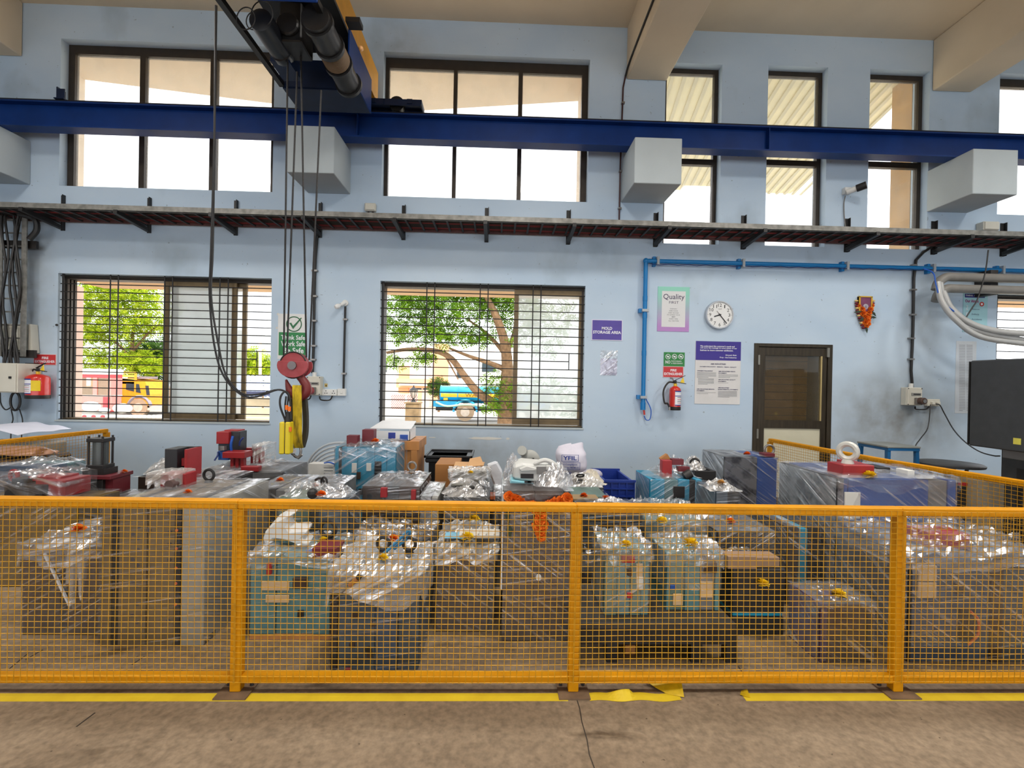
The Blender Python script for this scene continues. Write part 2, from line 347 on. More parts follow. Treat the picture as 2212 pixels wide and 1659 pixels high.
for h in HOLES:
    x0, x1, z0, z1 = h[0], min(h[1], XR), h[2], h[3]; a, c = WALL, WALL + WT
    mb.add([(x0, a, z0), (x0, c, z0), (x0, c, z1), (x0, a, z1)], [(0, 1, 2, 3)])
    mb.add([(x1, a, z0), (x1, c, z0), (x1, c, z1), (x1, a, z1)], [(3, 2, 1, 0)])
    mb.add([(x0, a, z1), (x1, a, z1), (x1, c, z1), (x0, c, z1)], [(3, 2, 1, 0)])
    mb.add([(x0, a, z0), (x1, a, z0), (x1, c, z0), (x0, c, z0)], [(0, 1, 2, 3)])
wall_b = struct(mb.build('wall_back', PAINT))
struct(B(XL - .25, XL, YB, WALL + WT, -1.0, ZC + .3).build('wall_left', PAINT))
struct(B(XR, XR + .25, YB, WALL + WT, -1.0, ZC + .3).build('wall_right', PAINT))
struct(B(XL - .25, XR + .25, YB - .25, YB, 3.5, ZC + .25).build('sky_block_wall', PAINT))  # unseen lintel over the open back, added to cut the sky light
ceil = struct(B(XL - .25, XR + .25, YB, WALL + WT, ZC, ZC + .25).build('ceiling', CREAM))
# chipped plaster and old marks on the wall, as thin flakes
flk = M('bare_plaster_flake', (216, 214, 206), 0.9, var=.06)
for (a, b_, c, d) in ((1010, 944, 1085, 950), (925, 944, 942, 946), (1093, 945, 1101, 950), (598, 676, 603, 682), (596, 706, 600, 711)):
    x0, x1, z0, z1 = wr(a, b_, c, d); n = 14; pts = []
    for i in range(n):
        t = 2 * math.pi * i / n; k = 0.75 + 0.5 * rnd(i, a)
        pts.append(((x0 + x1) / 2 + (x1 - x0) / 2 * math.cos(t) * min(k, 1), WALL - .002, (z0 + z1) / 2 + (z1 - z0) / 2 * math.sin(t) * k))
    MB().prism(pts, (0, .0025, 0)).build('plaster_flake', flk, wall_b)

# beams and corbels
zb = at(1353, 172, WALL).z
for k, (a, b_) in enumerate(((-42, 49), (1353, 1440), (2013, 2096))):
    py = (121, 173, 197)[k]; x0, x1 = at(a, py, WALL).x, at(b_, py, WALL).x
    struct(B(x0, x1, YB, WALL, zb, ZC).build('trim_%d' % (k + 1), CREAM, bevel=.012))
YC = 5.22; zc1 = at(671, 271.5, YC).z; zc0 = at(671, 373, YC).z
for k, (a, b_) in enumerate(((-155, -50), (620, 722), (1371, 1473), (2102, 2199))):
    py = (330, 322, 347, 372)[k]
    struct(B(at(a, py, YC).x, at(b_, py, YC).x, YC, WALL, zc0, zc1).build('trim_%d' % (k + 4), WHITE_P, bevel=.006))

# ------------------------------------------------------------------ windows
BRN = M('dark_brown_aluminium', (58, 50, 42), 0.45, metal=0.3, var=.15, scale=10)
BRNL = M('bronze_aluminium', (112, 94, 66), 0.45, metal=0.35, var=.15, scale=10)
BLK = M('black_paint', (34, 32, 31), 0.5, var=.2, scale=12)
DUSTY = pane('dusty_glass', 0.80, (225, 218, 206)); CLEAR = pane('clear_glass', 0.93, (220, 222, 222), gloss=.08); FROST = pane('frosted_glass', 0.46, (222, 228, 228), rough=.25, gloss=.05, trans=0.55)

def fixed_window(n, h, panes_px, py, top, side, right=None, transom=None, Yf=5.905, glass=None):
    x0, x1, z0, z1 = h; x1 = min(x1, XR)
    r = structure('window_%d' % n, ((x0 + x1) / 2, Yf, z0)); d = .06
    B(x0, x1, Yf, Yf + d, z1 - top, z1).build('head', BRN, r); B(x0, x1, Yf, Yf + d, z0, z0 + .028).build('sill_rail', BRN, r)
    B(x0, x0 + side, Yf, Yf + d, z0 + .028, z1 - top).build('jamb', BRN, r); B(x1 - (right or side), x1, Yf, Yf + d, z0 + .028, z1 - top).build('jamb', BRN, r)
    cuts = [x0 + side]
    for a, b_ in panes_px:
        a, b_ = at(a, py, Yf).x, at(b_, py, Yf).x
        B(a, b_, Yf - .006, Yf + d - .006, z0 + .028, z1 - top).build('mullion', BRN, r); cuts += [a, b_]
    cuts.append(x1 - (right or side))
    tz = None
    if transom:
        tz = at((panes_px[0][0] if panes_px else 1106), transom, Yf).z if False else transom
        B(x0 + side, x1 - side, Yf - .004, Yf + d - .004, tz - .035, tz + .035).build('transom', BRN, r)
    for i in range(0, len(cuts), 2):
        if tz:
            B(cuts[i], cuts[i + 1], Yf + .03, Yf + .035, z0 + .028, tz - .035).build('pane', glass or DUSTY, r); B(cuts[i], cuts[i + 1], Yf + .03, Yf + .035, tz + .035, z1 - top).build('pane', glass or DUSTY, r)
        else:
            B(cuts[i], cuts[i + 1], Yf + .03, Yf + .035, z0 + .028, z1 - top).build('pane', glass or DUSTY, r)
    return r
fixed_window(1, U1, [(301, 313), (453, 467)], 300, .105, .075)
fixed_window(2, U2, [(978, 986), (1118, 1127)], 300, .125, .045, .075)
for n, h, px, py in ((3, N3, 1490, 349), (4, N4, 1710, 352), (5, N5, 1930, 356)):
    fixed_window(n, h, [], py, .06, .05, transom=at(px, py, 5.9).z, glass=CLEAR)
fixed_window(6, N6, [(2330, 2345)], 300, .1, .06)

def grille(label, h, vert_px, py, half, n_rows, flap_px, Yg=5.835):
    x0, x1, z0, z1 = h; x1 = min(x1, XR)
    r = thing('window_grille', label, 'window grille', ((x0 + x1) / 2, Yg, z0), group='black iron window grilles')
    st = (z1 - z0 - .03) / n_rows; fx0, fx1 = [at(p, py, Yg).x for p in flap_px]
    for i in range(n_rows + 1):
        z = z1 - .022 - st * i
        if i == half: mb = MB().cyl((fx0, Yg, z), (fx1, Yg, z), .0065, n=6)
        else: mb = MB().cyl((x0, Yg, z), (x1, Yg, z), .0065, n=6)
        mb.build('rod', BLK, r, smooth=True)
    for p in vert_px:
        x = at(p, py, Yg).x; MB().cyl((x, Yg - .01, z0), (x, Yg - .01, z1), .0075, n=6).build('upright', BLK, r, smooth=True)
    for x in (x0 + .03,): MB().box(x - .012, x + .012, Yg - .004, Yg + .004, z0, z1).build('edge_strip', BLK, r)
    for x in (fx0, fx1):
        MB().cyl((x, Yg - .006, z1 - .022 - st * (half + 1)), (x, Yg - .006, z1 - .022 - st * (half - 1)), .006, n=6).build('flap_rod', BLK, r)
    return r
grille('black iron rod grille in the lower window behind the hanging crane cable', L1, (238, 255, 355, 372, 474, 492), 750, 10, 18, (163, 556))
grille('black iron rod grille in the window showing a blue tanker truck', L2, (920, 937, 1035, 1052, 1149, 1166), 765, 9, 17, (852, 1229))
grille('black iron rod grille in the window behind the dark machine panel', L3, (2240, 2258, 2380, 2398), 765, 9, 17, (2190, 2600))

def sash(r, x0, x1, z0, z1, Y, st, mat, glass):
    s = B(x0, x0 + st, Y, Y + .03, z0, z1).build('sash_stile', mat, r); B(x1 - st, x1, Y, Y + .03, z0, z1).build('sash_stile', mat, r)
    B(x0 + st, x1 - st, Y, Y + .03, z1 - st * 1.1, z1).build('sash_rail', mat, r); B(x0 + st, x1 - st, Y, Y + .03, z0, z0 + st * 1.3).build('sash_rail', mat, r)
    B(x0 + st, x1 - st, Y + .012, Y + .016, z0 + st * 1.3, z1 - st * 1.1).build('pane', glass, r)
def low_window(n, h, sashes, tracks):
    x0, x1, z0, z1 = h; x1 = min(x1, XR); r = structure('window_%d' % n, ((x0 + x1) / 2, 5.88, z0))
    for k in range(3):
        Y = 5.885 + k * .05
        B(x0, x1, Y, Y + .035, z1 - .05, z1).build('head_track', BRN, r); B(x0, x1, Y, Y + .035, z0, z0 + .022).build('sill_track', BRNL, r)
        B(x0, x0 + .035 + .0 * k, Y, Y + .03, z0 + .022, z1 - .05).build('jamb', BRN, r); B(x1 - .03, x1, Y, Y + .03, z0 + .022, z1 - .05).build('jamb', BRN, r)
    for (a, b_, Y, st) in sashes: sash(r, gx(a, Y, 760), gx(b_, Y, 760), z0 + .03, z1 - .05, Y, st, BRNL, FROST)
    return r
low_window(7, L1, [(353, 509, 5.89, .055), (372, 531, 5.945, .05)], 3)
low_window(8, L2, [(1109, 1259, 5.89, .055)], 3)
low_window(9, L3, [(2330, 2480, 5.89, .055)], 3)
# thin white sills
for h in (L1, L2): B(h[0] - .01, h[1] + .01, WALL - .012, WALL + .06, h[2] - .014, h[2] + .004).build('window_sill', WHITE_P, wall_b)

# ------------------------------------------------------------------ door
x0, x1, z0, z1 = DR; r = structure('door_1', ((x0 + x1) / 2, WALL, 0)); fw = .058
DK = M('dark_olive_aluminium', (62, 54, 42), 0.42, metal=0.35, var=.3, scale=5, stretch=(6, 6, .6))
B(x0, x0 + fw, WALL - .012, WALL + .09, 0, z1).build('door_frame', DK, r, bevel=.003); B(x1 - fw, x1, WALL - .012, WALL + .09, 0, z1).build('door_frame', DK, r, bevel=.003)
B(x0 + fw, x1 - fw, WALL - .012, WALL + .09, z1 - fw * .7, z1).build('door_frame', DK, r, bevel=.003)
a, b_ = x0 + fw + .006, x1 - fw - .006; zt = z1 - fw * .7 - .006; zm = gz(917, WALL, 1710)
lf = B(a, a + .085, WALL + .004, WALL + .045, .01, zt).build('door_leaf', DK, r)
B(b_ - .06, b_, WALL + .004, WALL + .045, .01, zt).build('stile', DK, lf); B(a + .085, b_ - .06, WALL + .004, WALL + .045, zt - .10, zt).build('top_rail', DK, lf)
B(a + .085, b_ - .06, WALL + .004, WALL + .045, zm - .05, zm + .05).build('lock_rail', DK, lf); B(a + .085, b_ - .06, WALL + .004, WALL + .045, .01, .12).build('bottom_rail', DK, lf)
B(a + .085, b_ - .06, WALL + .02, WALL + .026, .12, zm - .05).build('kick_panel', M('cream_laminate', (206, 202, 178), .5, var=.04), lf)
B(a + .085, b_ - .06, WALL + .022, WALL + .027, zm + .05, zt - .10).build('pane', pane('door_glass', .55, (96, 84, 62), gloss=.08, trans=.2), lf)
B(b_ - .075, b_ - .06, WALL, WALL + .02, zm + .05, zt - .10).build('glazing_bead', M('brass_bead', (206, 184, 128), .4, metal=.4), lf)
for z in (zt - .16, zm - .12): B(x0 + fw - .012, x0 + fw + .012, WALL - .018, WALL + .004, z - .06, z + .06).build('hinge', M('hinge_steel', (150, 146, 136), .35, metal=.8), lf)
B(b_ - .02, b_ + .012, WALL - .03, WALL + .004, zt - .11, zt + .005).build('door_closer', MATS['hinge_steel'], lf)
# slatted shutter behind the door glass
sh = thing('shutter_curtain', 'brown slatted roller shutter seen through the glass door', 'shutter', ((a + b_) / 2, WALL + .2, 0))
first = None
for i in range(25):
    z = .04 + i * .1
    o = B(a, b_ - .12, WALL + .19, WALL + .21, z, z + .092).build('slat', M('varnished_slat', (168, 124, 58), .5, var=.2, scale=4, stretch=(.6, 1, 8)), sh, bevel=.006)
B(x0 - .05, x1 + .05, WALL + .30, WALL + .33, 0, 2.6).build('back_board', M('dim_grey_board', (96, 94, 90), .7), sh)
# ================================================================== CRANE
CB = M('crane_blue', (6, 48, 112), 0.5, spec=.25, var=.15, scale=4, bump=.05, bscale=60); CBD = M('crane_dark_blue', (14, 32, 62), 0.5, spec=.3, var=.2, scale=6)
RAIL = M('black_rail_steel', (30, 30, 34), 0.5, metal=.3); YEL = M('girder_yellow', (226, 160, 30), 0.5, var=.12, scale=5); GRM = M('greasy_black', (30, 29, 29), 0.42, var=.3, scale=9, metal=.2)
YR = 5.50; z0 = zc1; z1 = z0 + .285
r = thing('runway_beam', 'long blue steel crane runway beam resting on the white wall corbels', 'crane beam', (0, YR, z0))
B(XL, XR, YR - .006, YR + .006, z0 + .016, z1 - .016).build('web', CB, r); B(XL, XR, YR - .08, YR + .08, z0, z0 + .016).build('bottom_flange', CB, r)
B(XL, XR, YR - .08, YR + .08, z1 - .016, z1).build('top_flange', CB, r); B(XL, XR, YR - .025, YR + .025, z1, z1 + .045).build('crane_rail', RAIL, r)
for px in (775, 1655): x = gx(px, YR, 290); B(x - .004, x + .004, YR - .075, YR - .006, z0 + .016, z1 - .016).build('stiffener', CB, r)
zt = z1 + .045
xs_ = gx(142, YR, 215); st = thing('rail_stop', 'small dark steel end stop standing on the runway beam at far left', 'rail stop', (xs_, YR, zt))
B(xs_ - .09, xs_ + .02, YR - .05, YR + .05, zt, zt + .012).build('foot', CBD, st); B(xs_ - .06, xs_ - .045, YR - .05, YR + .05, zt + .012, zt + .13).build('plate', CBD, st); B(xs_ - .045, xs_ + .03, YR - .05, YR - .04, zt + .012, zt + .11).build('rib', CBD, st)

xa, xb = gx(640, YR, 235), gx(911, YR, 235); zk = gz(216, YR - .1, 850)
r = thing('end_carriage', 'dark blue wheeled end carriage riding on top of the runway beam', 'crane carriage', ((xa + xb) / 2, YR, zt))
B(xa, xb, YR - .10, YR - .085, zt + .03, zk).build('side_plate', CBD, r); B(xa, xb, YR + .085, YR + .10, zt + .03, zk).build('side_plate', CBD, r); B(xa, xb, YR - .10, YR + .10, zk, zk + .014).build('top_plate', CBD, r)
B(xb, xb + .015, YR - .10, YR + .10, zt + .05, zk + .014).build('end_plate', CBD, r)
for x in (xa + .15, xb - .28): MB().cyl((x, YR - .04, zt + .085), (x, YR + .04, zt + .085), .085, n=20).build('wheel', GRM, r, smooth=True)
for x in (xa + .5, xa + .9, xb - .12): B(x - .03, x + .03, YR - .112, YR - .10, zt + .05, zt + .10).build('bolt_plate', CBD, r)
for x in (xb - .42, ): B(x - .006, x + .006, YR - .108, YR - .10, zt + .03, zk).build('rib', CBD, r)

g0, g1 = gx(752, 5.4, 205), gx(805, 5.4, 205); zg = zk + .014
r = thing('bridge_girder', 'yellow box girder of the overhead crane running away above the hoist', 'crane girder', ((g0 + g1) / 2, 0, zg))
B(g0, g1, -7.6, 5.62, zg, zg + .42).build('box', YEL, r); B(g0 - .03, g1 + .03, -7.6, 5.62, zg - .006, zg).build('bottom_plate', YEL, r)
for y in (5.0, 4.0, 3.0, 2.0): B(g0 - .012, g0, y - .01, y + .01, zg, zg + .42).build('rib', YEL, r)

YA, YZ = 3.56, 4.60; zh = at(690, 191, YZ).z
def hx(px, Y, py): return at(px, py, Y).x
xl, xr = hx(604, YZ, 188), hx(776, YZ, 193)
r = thing('hoist_trolley', 'dark blue electric hoist trolley hanging beside the yellow girder', 'hoist', ((xl + xr) / 2, 4.1, zh))
B(xl, xr, YA - .012, YA, zh, zh + .40).build('front_plate', CB, r, bevel=.01); B(xl, xr, YZ - .012, YZ, zh, zh + .26).build('rear_plate', CBD, r)
B(xl + .03, xr, YZ, YZ + .38, zh - .012, zh).build('rear_pan', CBD, r); B(xl + .03, xr, YZ + .36, YZ + .38, zh, zh + .16).build('rear_lip', CBD, r)
B(xr, xr + .012, 4.25, YZ + .38, zh - .012, zh + .34).build('side_plate', CB, r); B(xl, xl + .045, YA, YZ, zh, zh + .045).build('side_angle', GRM, r); B(xr - .045, xr, YA, YZ, zh, zh + .05).build('side_angle', GRM, r)
B(xl + .1, xr - .02, 3.85, YZ - .012, zh + .33, zh + .36).build('deck', GRM, r)
m0 = at(561, 40, 3.72); MB().lathe([(.05, 0), (.088, .012), (.092, .05), (.092, .33), (.10, .34), (.10, .40), (.08, .44)], m0, (0, 1, 0), 22).build('motor', M('motor_black', (26, 28, 34), .35, metal=.3), r, smooth=True)
B(m0.x - .09, m0.x + .07, m0.y + .36, m0.y + .62, m0.z - .09, m0.z + .02).build('motor_mount', CBD, r)
d0 = at(680, 36, 3.66)
dr = MB().cyl(d0, d0 + Vector((0, .86, 0)), .105, n=24).build('rope_drum', GRM, r, smooth=True)
for i in range(13): MB().ring(d0 + Vector((0, .34 + i * .013, 0)), .106, .007, (0, 1, 0), 22, 5).build('rope_turn', M('rope_rust', (112, 90, 66), .7), dr, smooth=True)
for yy in (.04, .30, .52, .80): MB().cyl(d0 + Vector((0, yy, 0)), d0 + Vector((0, yy + .035, 0)), .122, n=24).build('drum_flange', GRM, dr, smooth=True)
gb = at(628, 60, 4.0); mb = MB().box(gb.x - .05, gb.x + .13, 3.9, 4.15, gb.z - .18, gb.z + .14); mb.cyl((gb.x + .03, 3.86, gb.z - .06), (gb.x + .03, 3.9, gb.z - .06), .09, n=18).build('gearbox', GRM, r, bevel=.01)
for k, (cx, cy, rr) in enumerate(((531, 40, 22), (566, 30, 26), (548, 45, 18))):
    c_ = at(cx, cy, 3.7 + .03 * k); MB().ring(c_, rr * 3.7 / 1020, .0045, (.2, 1, .1), 24, 5).build('loose_cable', BLK, r, smooth=True)
x_ = hx(765, 4.2, 90); B(x_ - .02, x_ + .10, 4.02, 4.12, zh + .22, zh + .26).build('limit_switch_arm', GRM, r); MB().ball((x_ + .06, 4.2, zh + .12), .022).build('indicator', M('amber_lens', (230, 170, 110), .3), r, smooth=True)

# rope falls, hook block, sling, pendant
YH = 4.08; ROPE = M('wire_rope', (44, 42, 42), .5, metal=.5, var=.3, scale=60)
hb = at(637.5, 790, YH); s_ = YH / FOC
r = thing('hook_block', 'faded red hook block on four wire ropes with a big crane hook', 'crane hook', at(640, 850, YH))
for a, b_, c_, d_ in ((622, 100, 613, 772), (642, 155, 620, 766), (649, 70, 662, 772), (694, 195, 668, 778)):
    p, q, mid = at(a, b_, YH), at(c_, d_, YH), None
    MB().tube([p, (p + q) / 2, q], .0075, 6).build('rope', ROPE, r, smooth=True)
RED = M('faded_hook_red', (168, 72, 78), .55, var=.2, scale=14, rgb2=(150, 52, 56)); REDD = M('hook_dark_red', (112, 34, 34), .5, var=.2)
def shield(rad, top, y0, y1):
    pts = []
    for i in range(28):
        t = math.pi * 2 * i / 28; x, z = rad * math.cos(t) * 1.08, rad * math.sin(t) * .86
        pts.append(Vector((hb.x + x, y0, hb.z + min(z, top))))
    return MB().prism(pts, (0, y1 - y0, 0))
R_ = 30 * s_
shield(R_, R_ * .32, YH - .055, YH - .045).build('cheek_plate', RED, r, bevel=.003); shield(R_, R_ * .32, YH + .045, YH + .055).build('cheek_plate', RED, r)
MB().cyl((hb.x, YH - .04, hb.z + .004), (hb.x, YH + .04, hb.z + .004), R_ * .9, n=28).build('sheave', RED, r, smooth=True)
MB().ring((hb.x, YH - .04, hb.z + .004), R_ * .92, .006, (0, 1, 0), 30, 5).build('rim', BLK, r, smooth=True)
MB().cyl((hb.x, YH - .07, hb.z), (hb.x, YH + .07, hb.z), .036, n=16).build('axle', M('axle_steel', (120, 112, 112), .4, metal=.7), r, smooth=True)
hk = [at(*p, YH) for p in ((646, 812), (655, 822), (662, 834), (662, 846), (654, 854), (643, 857), (632, 850), (624, 838), (618, 820))]
hk = smooth_path(hk, 4); MB().tube(hk, [.030 + .012 * math.sin(math.pi * i / (len(hk) - 1)) if i < len(hk) - 7 else .040 * (len(hk) - i) / 8 + .003 for i in range(len(hk))], 10).build('hook', REDD, r, smooth=True)
MB().cyl(at(645, 808, YH), at(646, 816, YH), .04, n=14).build('swivel_nut', REDD, r, smooth=True)

r = thing('lifting_sling', 'grimy yellow webbing sling hanging doubled from the crane hook', 'sling', at(645, 985, YH))
SLY = M('grimy_yellow_webbing', (206, 176, 30), .85, var=.2, rgb2=(70, 62, 24), scale=7, stretch=(3, 3, 1), thr=(.42, .72)); SLB = M('oily_webbing', (52, 46, 30), .85, var=.4, scale=6)
def strap(pts, wd, th, nm, mat):
    P = smooth_path([at(a, b_, YH + dy) for a, b_, dy in pts], 5); mb = MB()
    n = len(P); L_ = []
    for p in P: L_ += [p + Vector((-wd / 2, 0, 0)), p + Vector((wd / 2, 0, 0)), p + Vector((wd / 2, th, 0)), p + Vector((-wd / 2, th, 0))]
    fs = [(0, 1, 2, 3), (4 * n - 1, 4 * n - 2, 4 * n - 3, 4 * n - 4)]
    for i in range(n - 1):
        for j in range(4): fs.append((4 * i + j, 4 * i + 4 + j, 4 * i + 4 + (j + 1) % 4, 4 * i + (j + 1) % 4))
    return mb.add(L_, fs).build(nm, mat, r, bevel=.002)
strap([(641, 832, -.06), (641, 850, -.075), (642, 900, -.07), (642, 950, -.06), (645, 968, -.03)], .075, .012, 'strap', SLY)
strap([(651, 832, .0), (655, 860, .0), (658, 900, .01), (657, 940, .01), (650, 968, 0)], .035, .05, 'strap', SLB)
strap([(633, 836, .01), (632, 870, .02), (633, 920, .02), (640, 962, 0)], .03, .04, 'strap', SLB)
STEEL = M('worn_steel', (150, 146, 142), .38, metal=.8, var=.2, scale=20)
sc = [at(*p, YH - .02) for p in ((636, 962), (633, 975), (637, 986), (646, 986), (650, 975), (648, 964))]
MB().tube(smooth_path(sc, 4), .011, 8).build('shackle', STEEL, r, smooth=True); MB().tube([at(630, 980, YH - .03), at(645, 990, YH - .03), at(653, 982, YH - .03)], .010, 8).build('shackle_pin', STEEL, r, smooth=True)
MB().cyl(at(634, 974, YH - .05), at(634, 974, YH), .022, n=12).build('ring_nut', STEEL, r, smooth=True)

r = thing('pendant_control', 'yellow push-button crane pendant hanging left of the sling', 'remote control', at(618, 982, YH - .1))
x0, x1, z0, z1 = wr(607, 911, 630, 980, YH - .1)
B(x0, (x0 + x1) / 2 - .003, YH - .14, YH - .06, z0, z1).build('half_shell', M('pendant_yellow', (232, 206, 40), .45, var=.06), r, bevel=.008); B((x0 + x1) / 2 + .003, x1, YH - .14, YH - .06, z0, z1).build('half_shell', MATS['pendant_yellow'], r, bevel=.008)
B((x0 + x1) / 2 - .003, (x0 + x1) / 2 + .003, YH - .13, YH - .07, z0 + .003, z1 - .003).build('seam', BLK, r)
zt_ = gz(890, YH - .1, 620); MB().cyl(((x0 + x1) / 2 + .01, YH - .1, z1), ((x0 + x1) / 2 + .012, YH - .1, zt_), .028, .018, 12).build('cable_gland', BLK, r, smooth=True)
for px, py in ((619, 880), (625, 883), (627, 927)): p = at(px, py, YH - .13); MB().cyl(p + Vector((0, 0, -.02)), p + Vector((0, 0, .018)), .012, n=10).build('orange_tie', M('orange_plastic', (240, 118, 30), .5), r, smooth=True)
for dx, yy in ((0, 0), (6, .03)):
    P = [at(466 + dx * .2, 12, 3.56), at(463, 300, 3.6 + yy), at(456 + dx * .6, 540, 3.7), at(453 + dx * .5, 640, 3.75), at(462 + dx * 1.5, 740, 3.8), at(482 + dx, 810, 3.85), at(520, 852 - dx * .6, 3.9), at(555, 857 - dx * .8, 3.95), at(600, 842, 4.0), at(622, 852, 4.0), at(628, 880, 3.98)]
    MB().tube(smooth_path(P, 5), .0075, 6).build('cable', BLK, r, smooth=True)
P = [at(618, 912, 3.98), at(606, 880, 3.95), at(606, 858, 3.95), at(616, 846, 3.97), at(626, 858, 3.98), at(629, 905, 3.98)]
MB().tube(smooth_path(P, 5), .008, 6).build('cable', BLK, r, smooth=True)
for dx in (0, 5): MB().tube(smooth_path([at(618 + dx, 856, 3.98), at(616 + dx, 880, 3.98), at(619 + dx, 905, 3.98)], 4), .007, 6).build('cable', BLK, r, smooth=True)

# ================================================================== CABLE LADDERS
GALV = M('dull_galvanised', (136, 134, 128), .5, metal=.4, var=.35, scale=14); TRAYD = M('dark_tray_steel', (52, 48, 46), .6, metal=.2, var=.3, scale=10)
zt = at(280, 483, 5.74).z; YF_, YK_ = 5.30, 5.74
r = thing('cable_ladder', 'long grey cable ladder on black brackets crossing the wall under the windows', 'cable tray', (0, YF_, zt))
B(XL, XR, YF_, YF_ + .012, zt, zt + .06).build('side_rail', GALV, r); B(XL, XR, YF_, YF_ + .03, zt, zt + .004).build('rail_lip', GALV, r)
B(XL, XR, YK_, YK_ + .012, zt, zt + .06).build('side_rail', M('red_primer', (92, 58, 56), .7, var=.3, scale=8), r)
src = None
for i in range(int((XR - XL) / .155)):
    x = XL + .08 + i * .155
    if src is None: src = B(x - .011, x + .011, YF_ + .012, YK_, zt + .006, zt + .02).build('rung', TRAYD, r); sx = x
    else: inst(src, 'rung', r, (x - sx, 0, 0))
for k in range(9):
    y = YF_ + .045 + k * .045; P = [(XL + i * .9, y + .012 * (rnd(i, k) - .5), zt + .034 + .012 * rnd(i, k, 3)) for i in range(20)]
    MB().tube(P, .014 + .006 * rnd(k), 5).build('cable', BLK if k % 4 else M('red_cable', (120, 40, 44), .6), r, smooth=True)
bsrc = None
for px in (-52, 137, 323, 510, 692, 872, 1051, 1227, 1415, 1604, 1827, 2014, 2163, 2350):
    py = 470 + .035 * (px - 137); x = gx(px, WALL, py)
    if bsrc is None:
        mb = MB().box(x - .024, x + .024, WALL - .008, WALL, zt - .09, zt + .33); mb.box(x + .018, x + .024, WALL - .045, WALL - .008, zt - .09, zt + .33)
        mb.bar((x, WALL - .02, zt - .06), (x, YF_ - .01, zt - .012), .042, .042); mb.bar((x, WALL - .02, zt - .012), (x, YF_ - .01, zt - .006), .03, .008)
        bsrc = mb.build('bracket', BLK, r); bx = x
    else: inst(bsrc, 'bracket', r, (x - bx, 0, 0))

r = thing('riser_ladder', 'upright cable ladder with black cables beside the cream control box', 'cable tray', at(30, 780, 5.6))
xa, xb = gx(4, 5.66, 620), gx(56, 5.66, 620); za, zb_ = gz(770, 5.66, 30), zt + .02
for x in (xa, xb): B(x - .028, x + .028, 5.63, 5.645, za, zb_).build('side_rail', GALV, r); B(x - .028, x - .02, 5.645, 5.69, za, zb_).build('rail_flange', GALV, r)
for i in range(11): z = za + .06 + i * (zb_ - za - .1) / 10; B(xa, xb, 5.65, 5.66, z - .008, z + .008).build('rung', GALV, r)
for py in (528, 764): z = gz(py, 5.7, 30); B(xa - .02, xb + .08, 5.69, 5.72, z - .045, z + .045).build('fixing_plate', TRAYD, r)
for k in range(6):
    x = xb - .10 + k * .022 - (.20 if k > 3 else 0); P = [(x + .03 * math.sin(i * 1.1 + k), 5.60 + .01 * (k % 3), zb_ + .05 - i * (zb_ - za + .22) / 10) for i in range(11)]
    MB().tube(P, .012, 6).build('cable', BLK, r, smooth=True)
p = at(64, 500, 5.6); MB().tube(smooth_path([(p.x - .12, 5.6, zt + .03), (p.x + .05, 5.6, zt - .02), (p.x + .06, 5.62, zt - .14), (p.x - .02, 5.62, zt - .25)], 5), .03, 8).build('cable_bend', BLK, r, smooth=True)

CRM = M('cream_enclosure', (214, 210, 196), .5, var=.05, scale=5, bump=.03)
x0, x1, z0, z1 = wr(-30, 784, 36, 848, 5.50)
r = thing('control_box', 'cream steel control box at the left edge under the riser ladder', 'electrical box', ((x0 + x1) / 2, WALL, z0))
B(x0, x1, 5.51, WALL, z0, z1).build('body', CRM, r, bevel=.006); B(x0 + .01, x1 - .01, 5.495, 5.51, z0 + .01, z1 - .01).build('door', CRM, r, bevel=.004)
q = wr(19, 813, 24, 818, 5.49); B(q[0], q[1], 5.485, 5.495, q[2], q[3]).build('lock', BLK, r)
q = wr(50, 784, 67, 845, 5.7); o = tag(B(q[0], q[1], 5.72, WALL, q[2], q[3]).build('trunking_piece', BLK), 'black trunking piece between cream box and left fire extinguisher', 'trunking')
x0, x1, z0, z1 = wr(8, 700, 52, 770, 5.75)
r = thing('meter_box', 'small cream meter box behind the upright cable ladder', 'electrical box', ((x0 + x1) / 2, WALL, z0))
B(x0, x1, 5.72, WALL, z0, z1).build('body', CRM, r, bevel=.006); B(x0 + .03, x1 - .03, 5.712, 5.72, z0 + .08, z1 - .04).build('cover', CRM, r, bevel=.003)
q = wr(61, 700, 70, 762, 5.7); tag(MB().prism([(q[0], 5.70, q[3]), (q[0] + .02, 5.70, q[3]), (q[1], 5.70, q[2]), (q[0], 5.70, q[2])], (0, .09, 0)).build('conduit_cover', CRM), 'thin cream wedge-shaped cover at the right of the upright ladder', 'cover')
r = thing('cable_coil', 'black coil of spare cable hanging under the cream control box', 'cable', at(33, 886, 5.66))
for k in range(6):
    c_ = at(33, 867, 5.66 + k * .012); P = [c_ + Vector((.055 * math.cos(t), 0, .105 * math.sin(t))) for t in [2 * math.pi * i / 20 for i in range(20)]]
    MB().tube(P, .012, 6, True).build('loop', BLK, r, smooth=True)
for a, b_, c_, d_ in ((24, 884, 24, 927), (42, 884, 47, 930)): MB().tube(smooth_path([at(a, b_, 5.72), at((a + c_) / 2 + 4, (b_ + d_) / 2, 5.74), at(c_, d_, 5.74), at(c_ - 2, 1010, 5.74)], 5), .006, 5).build('tail', BLK, r, smooth=True)
MB().tube(smooth_path([at(0, 848, 5.66), at(2, 872, 5.68), at(12, 885, 5.68), at(24, 880, 5.68)], 5), .007, 5).build('tail', BLK, r, smooth=True)

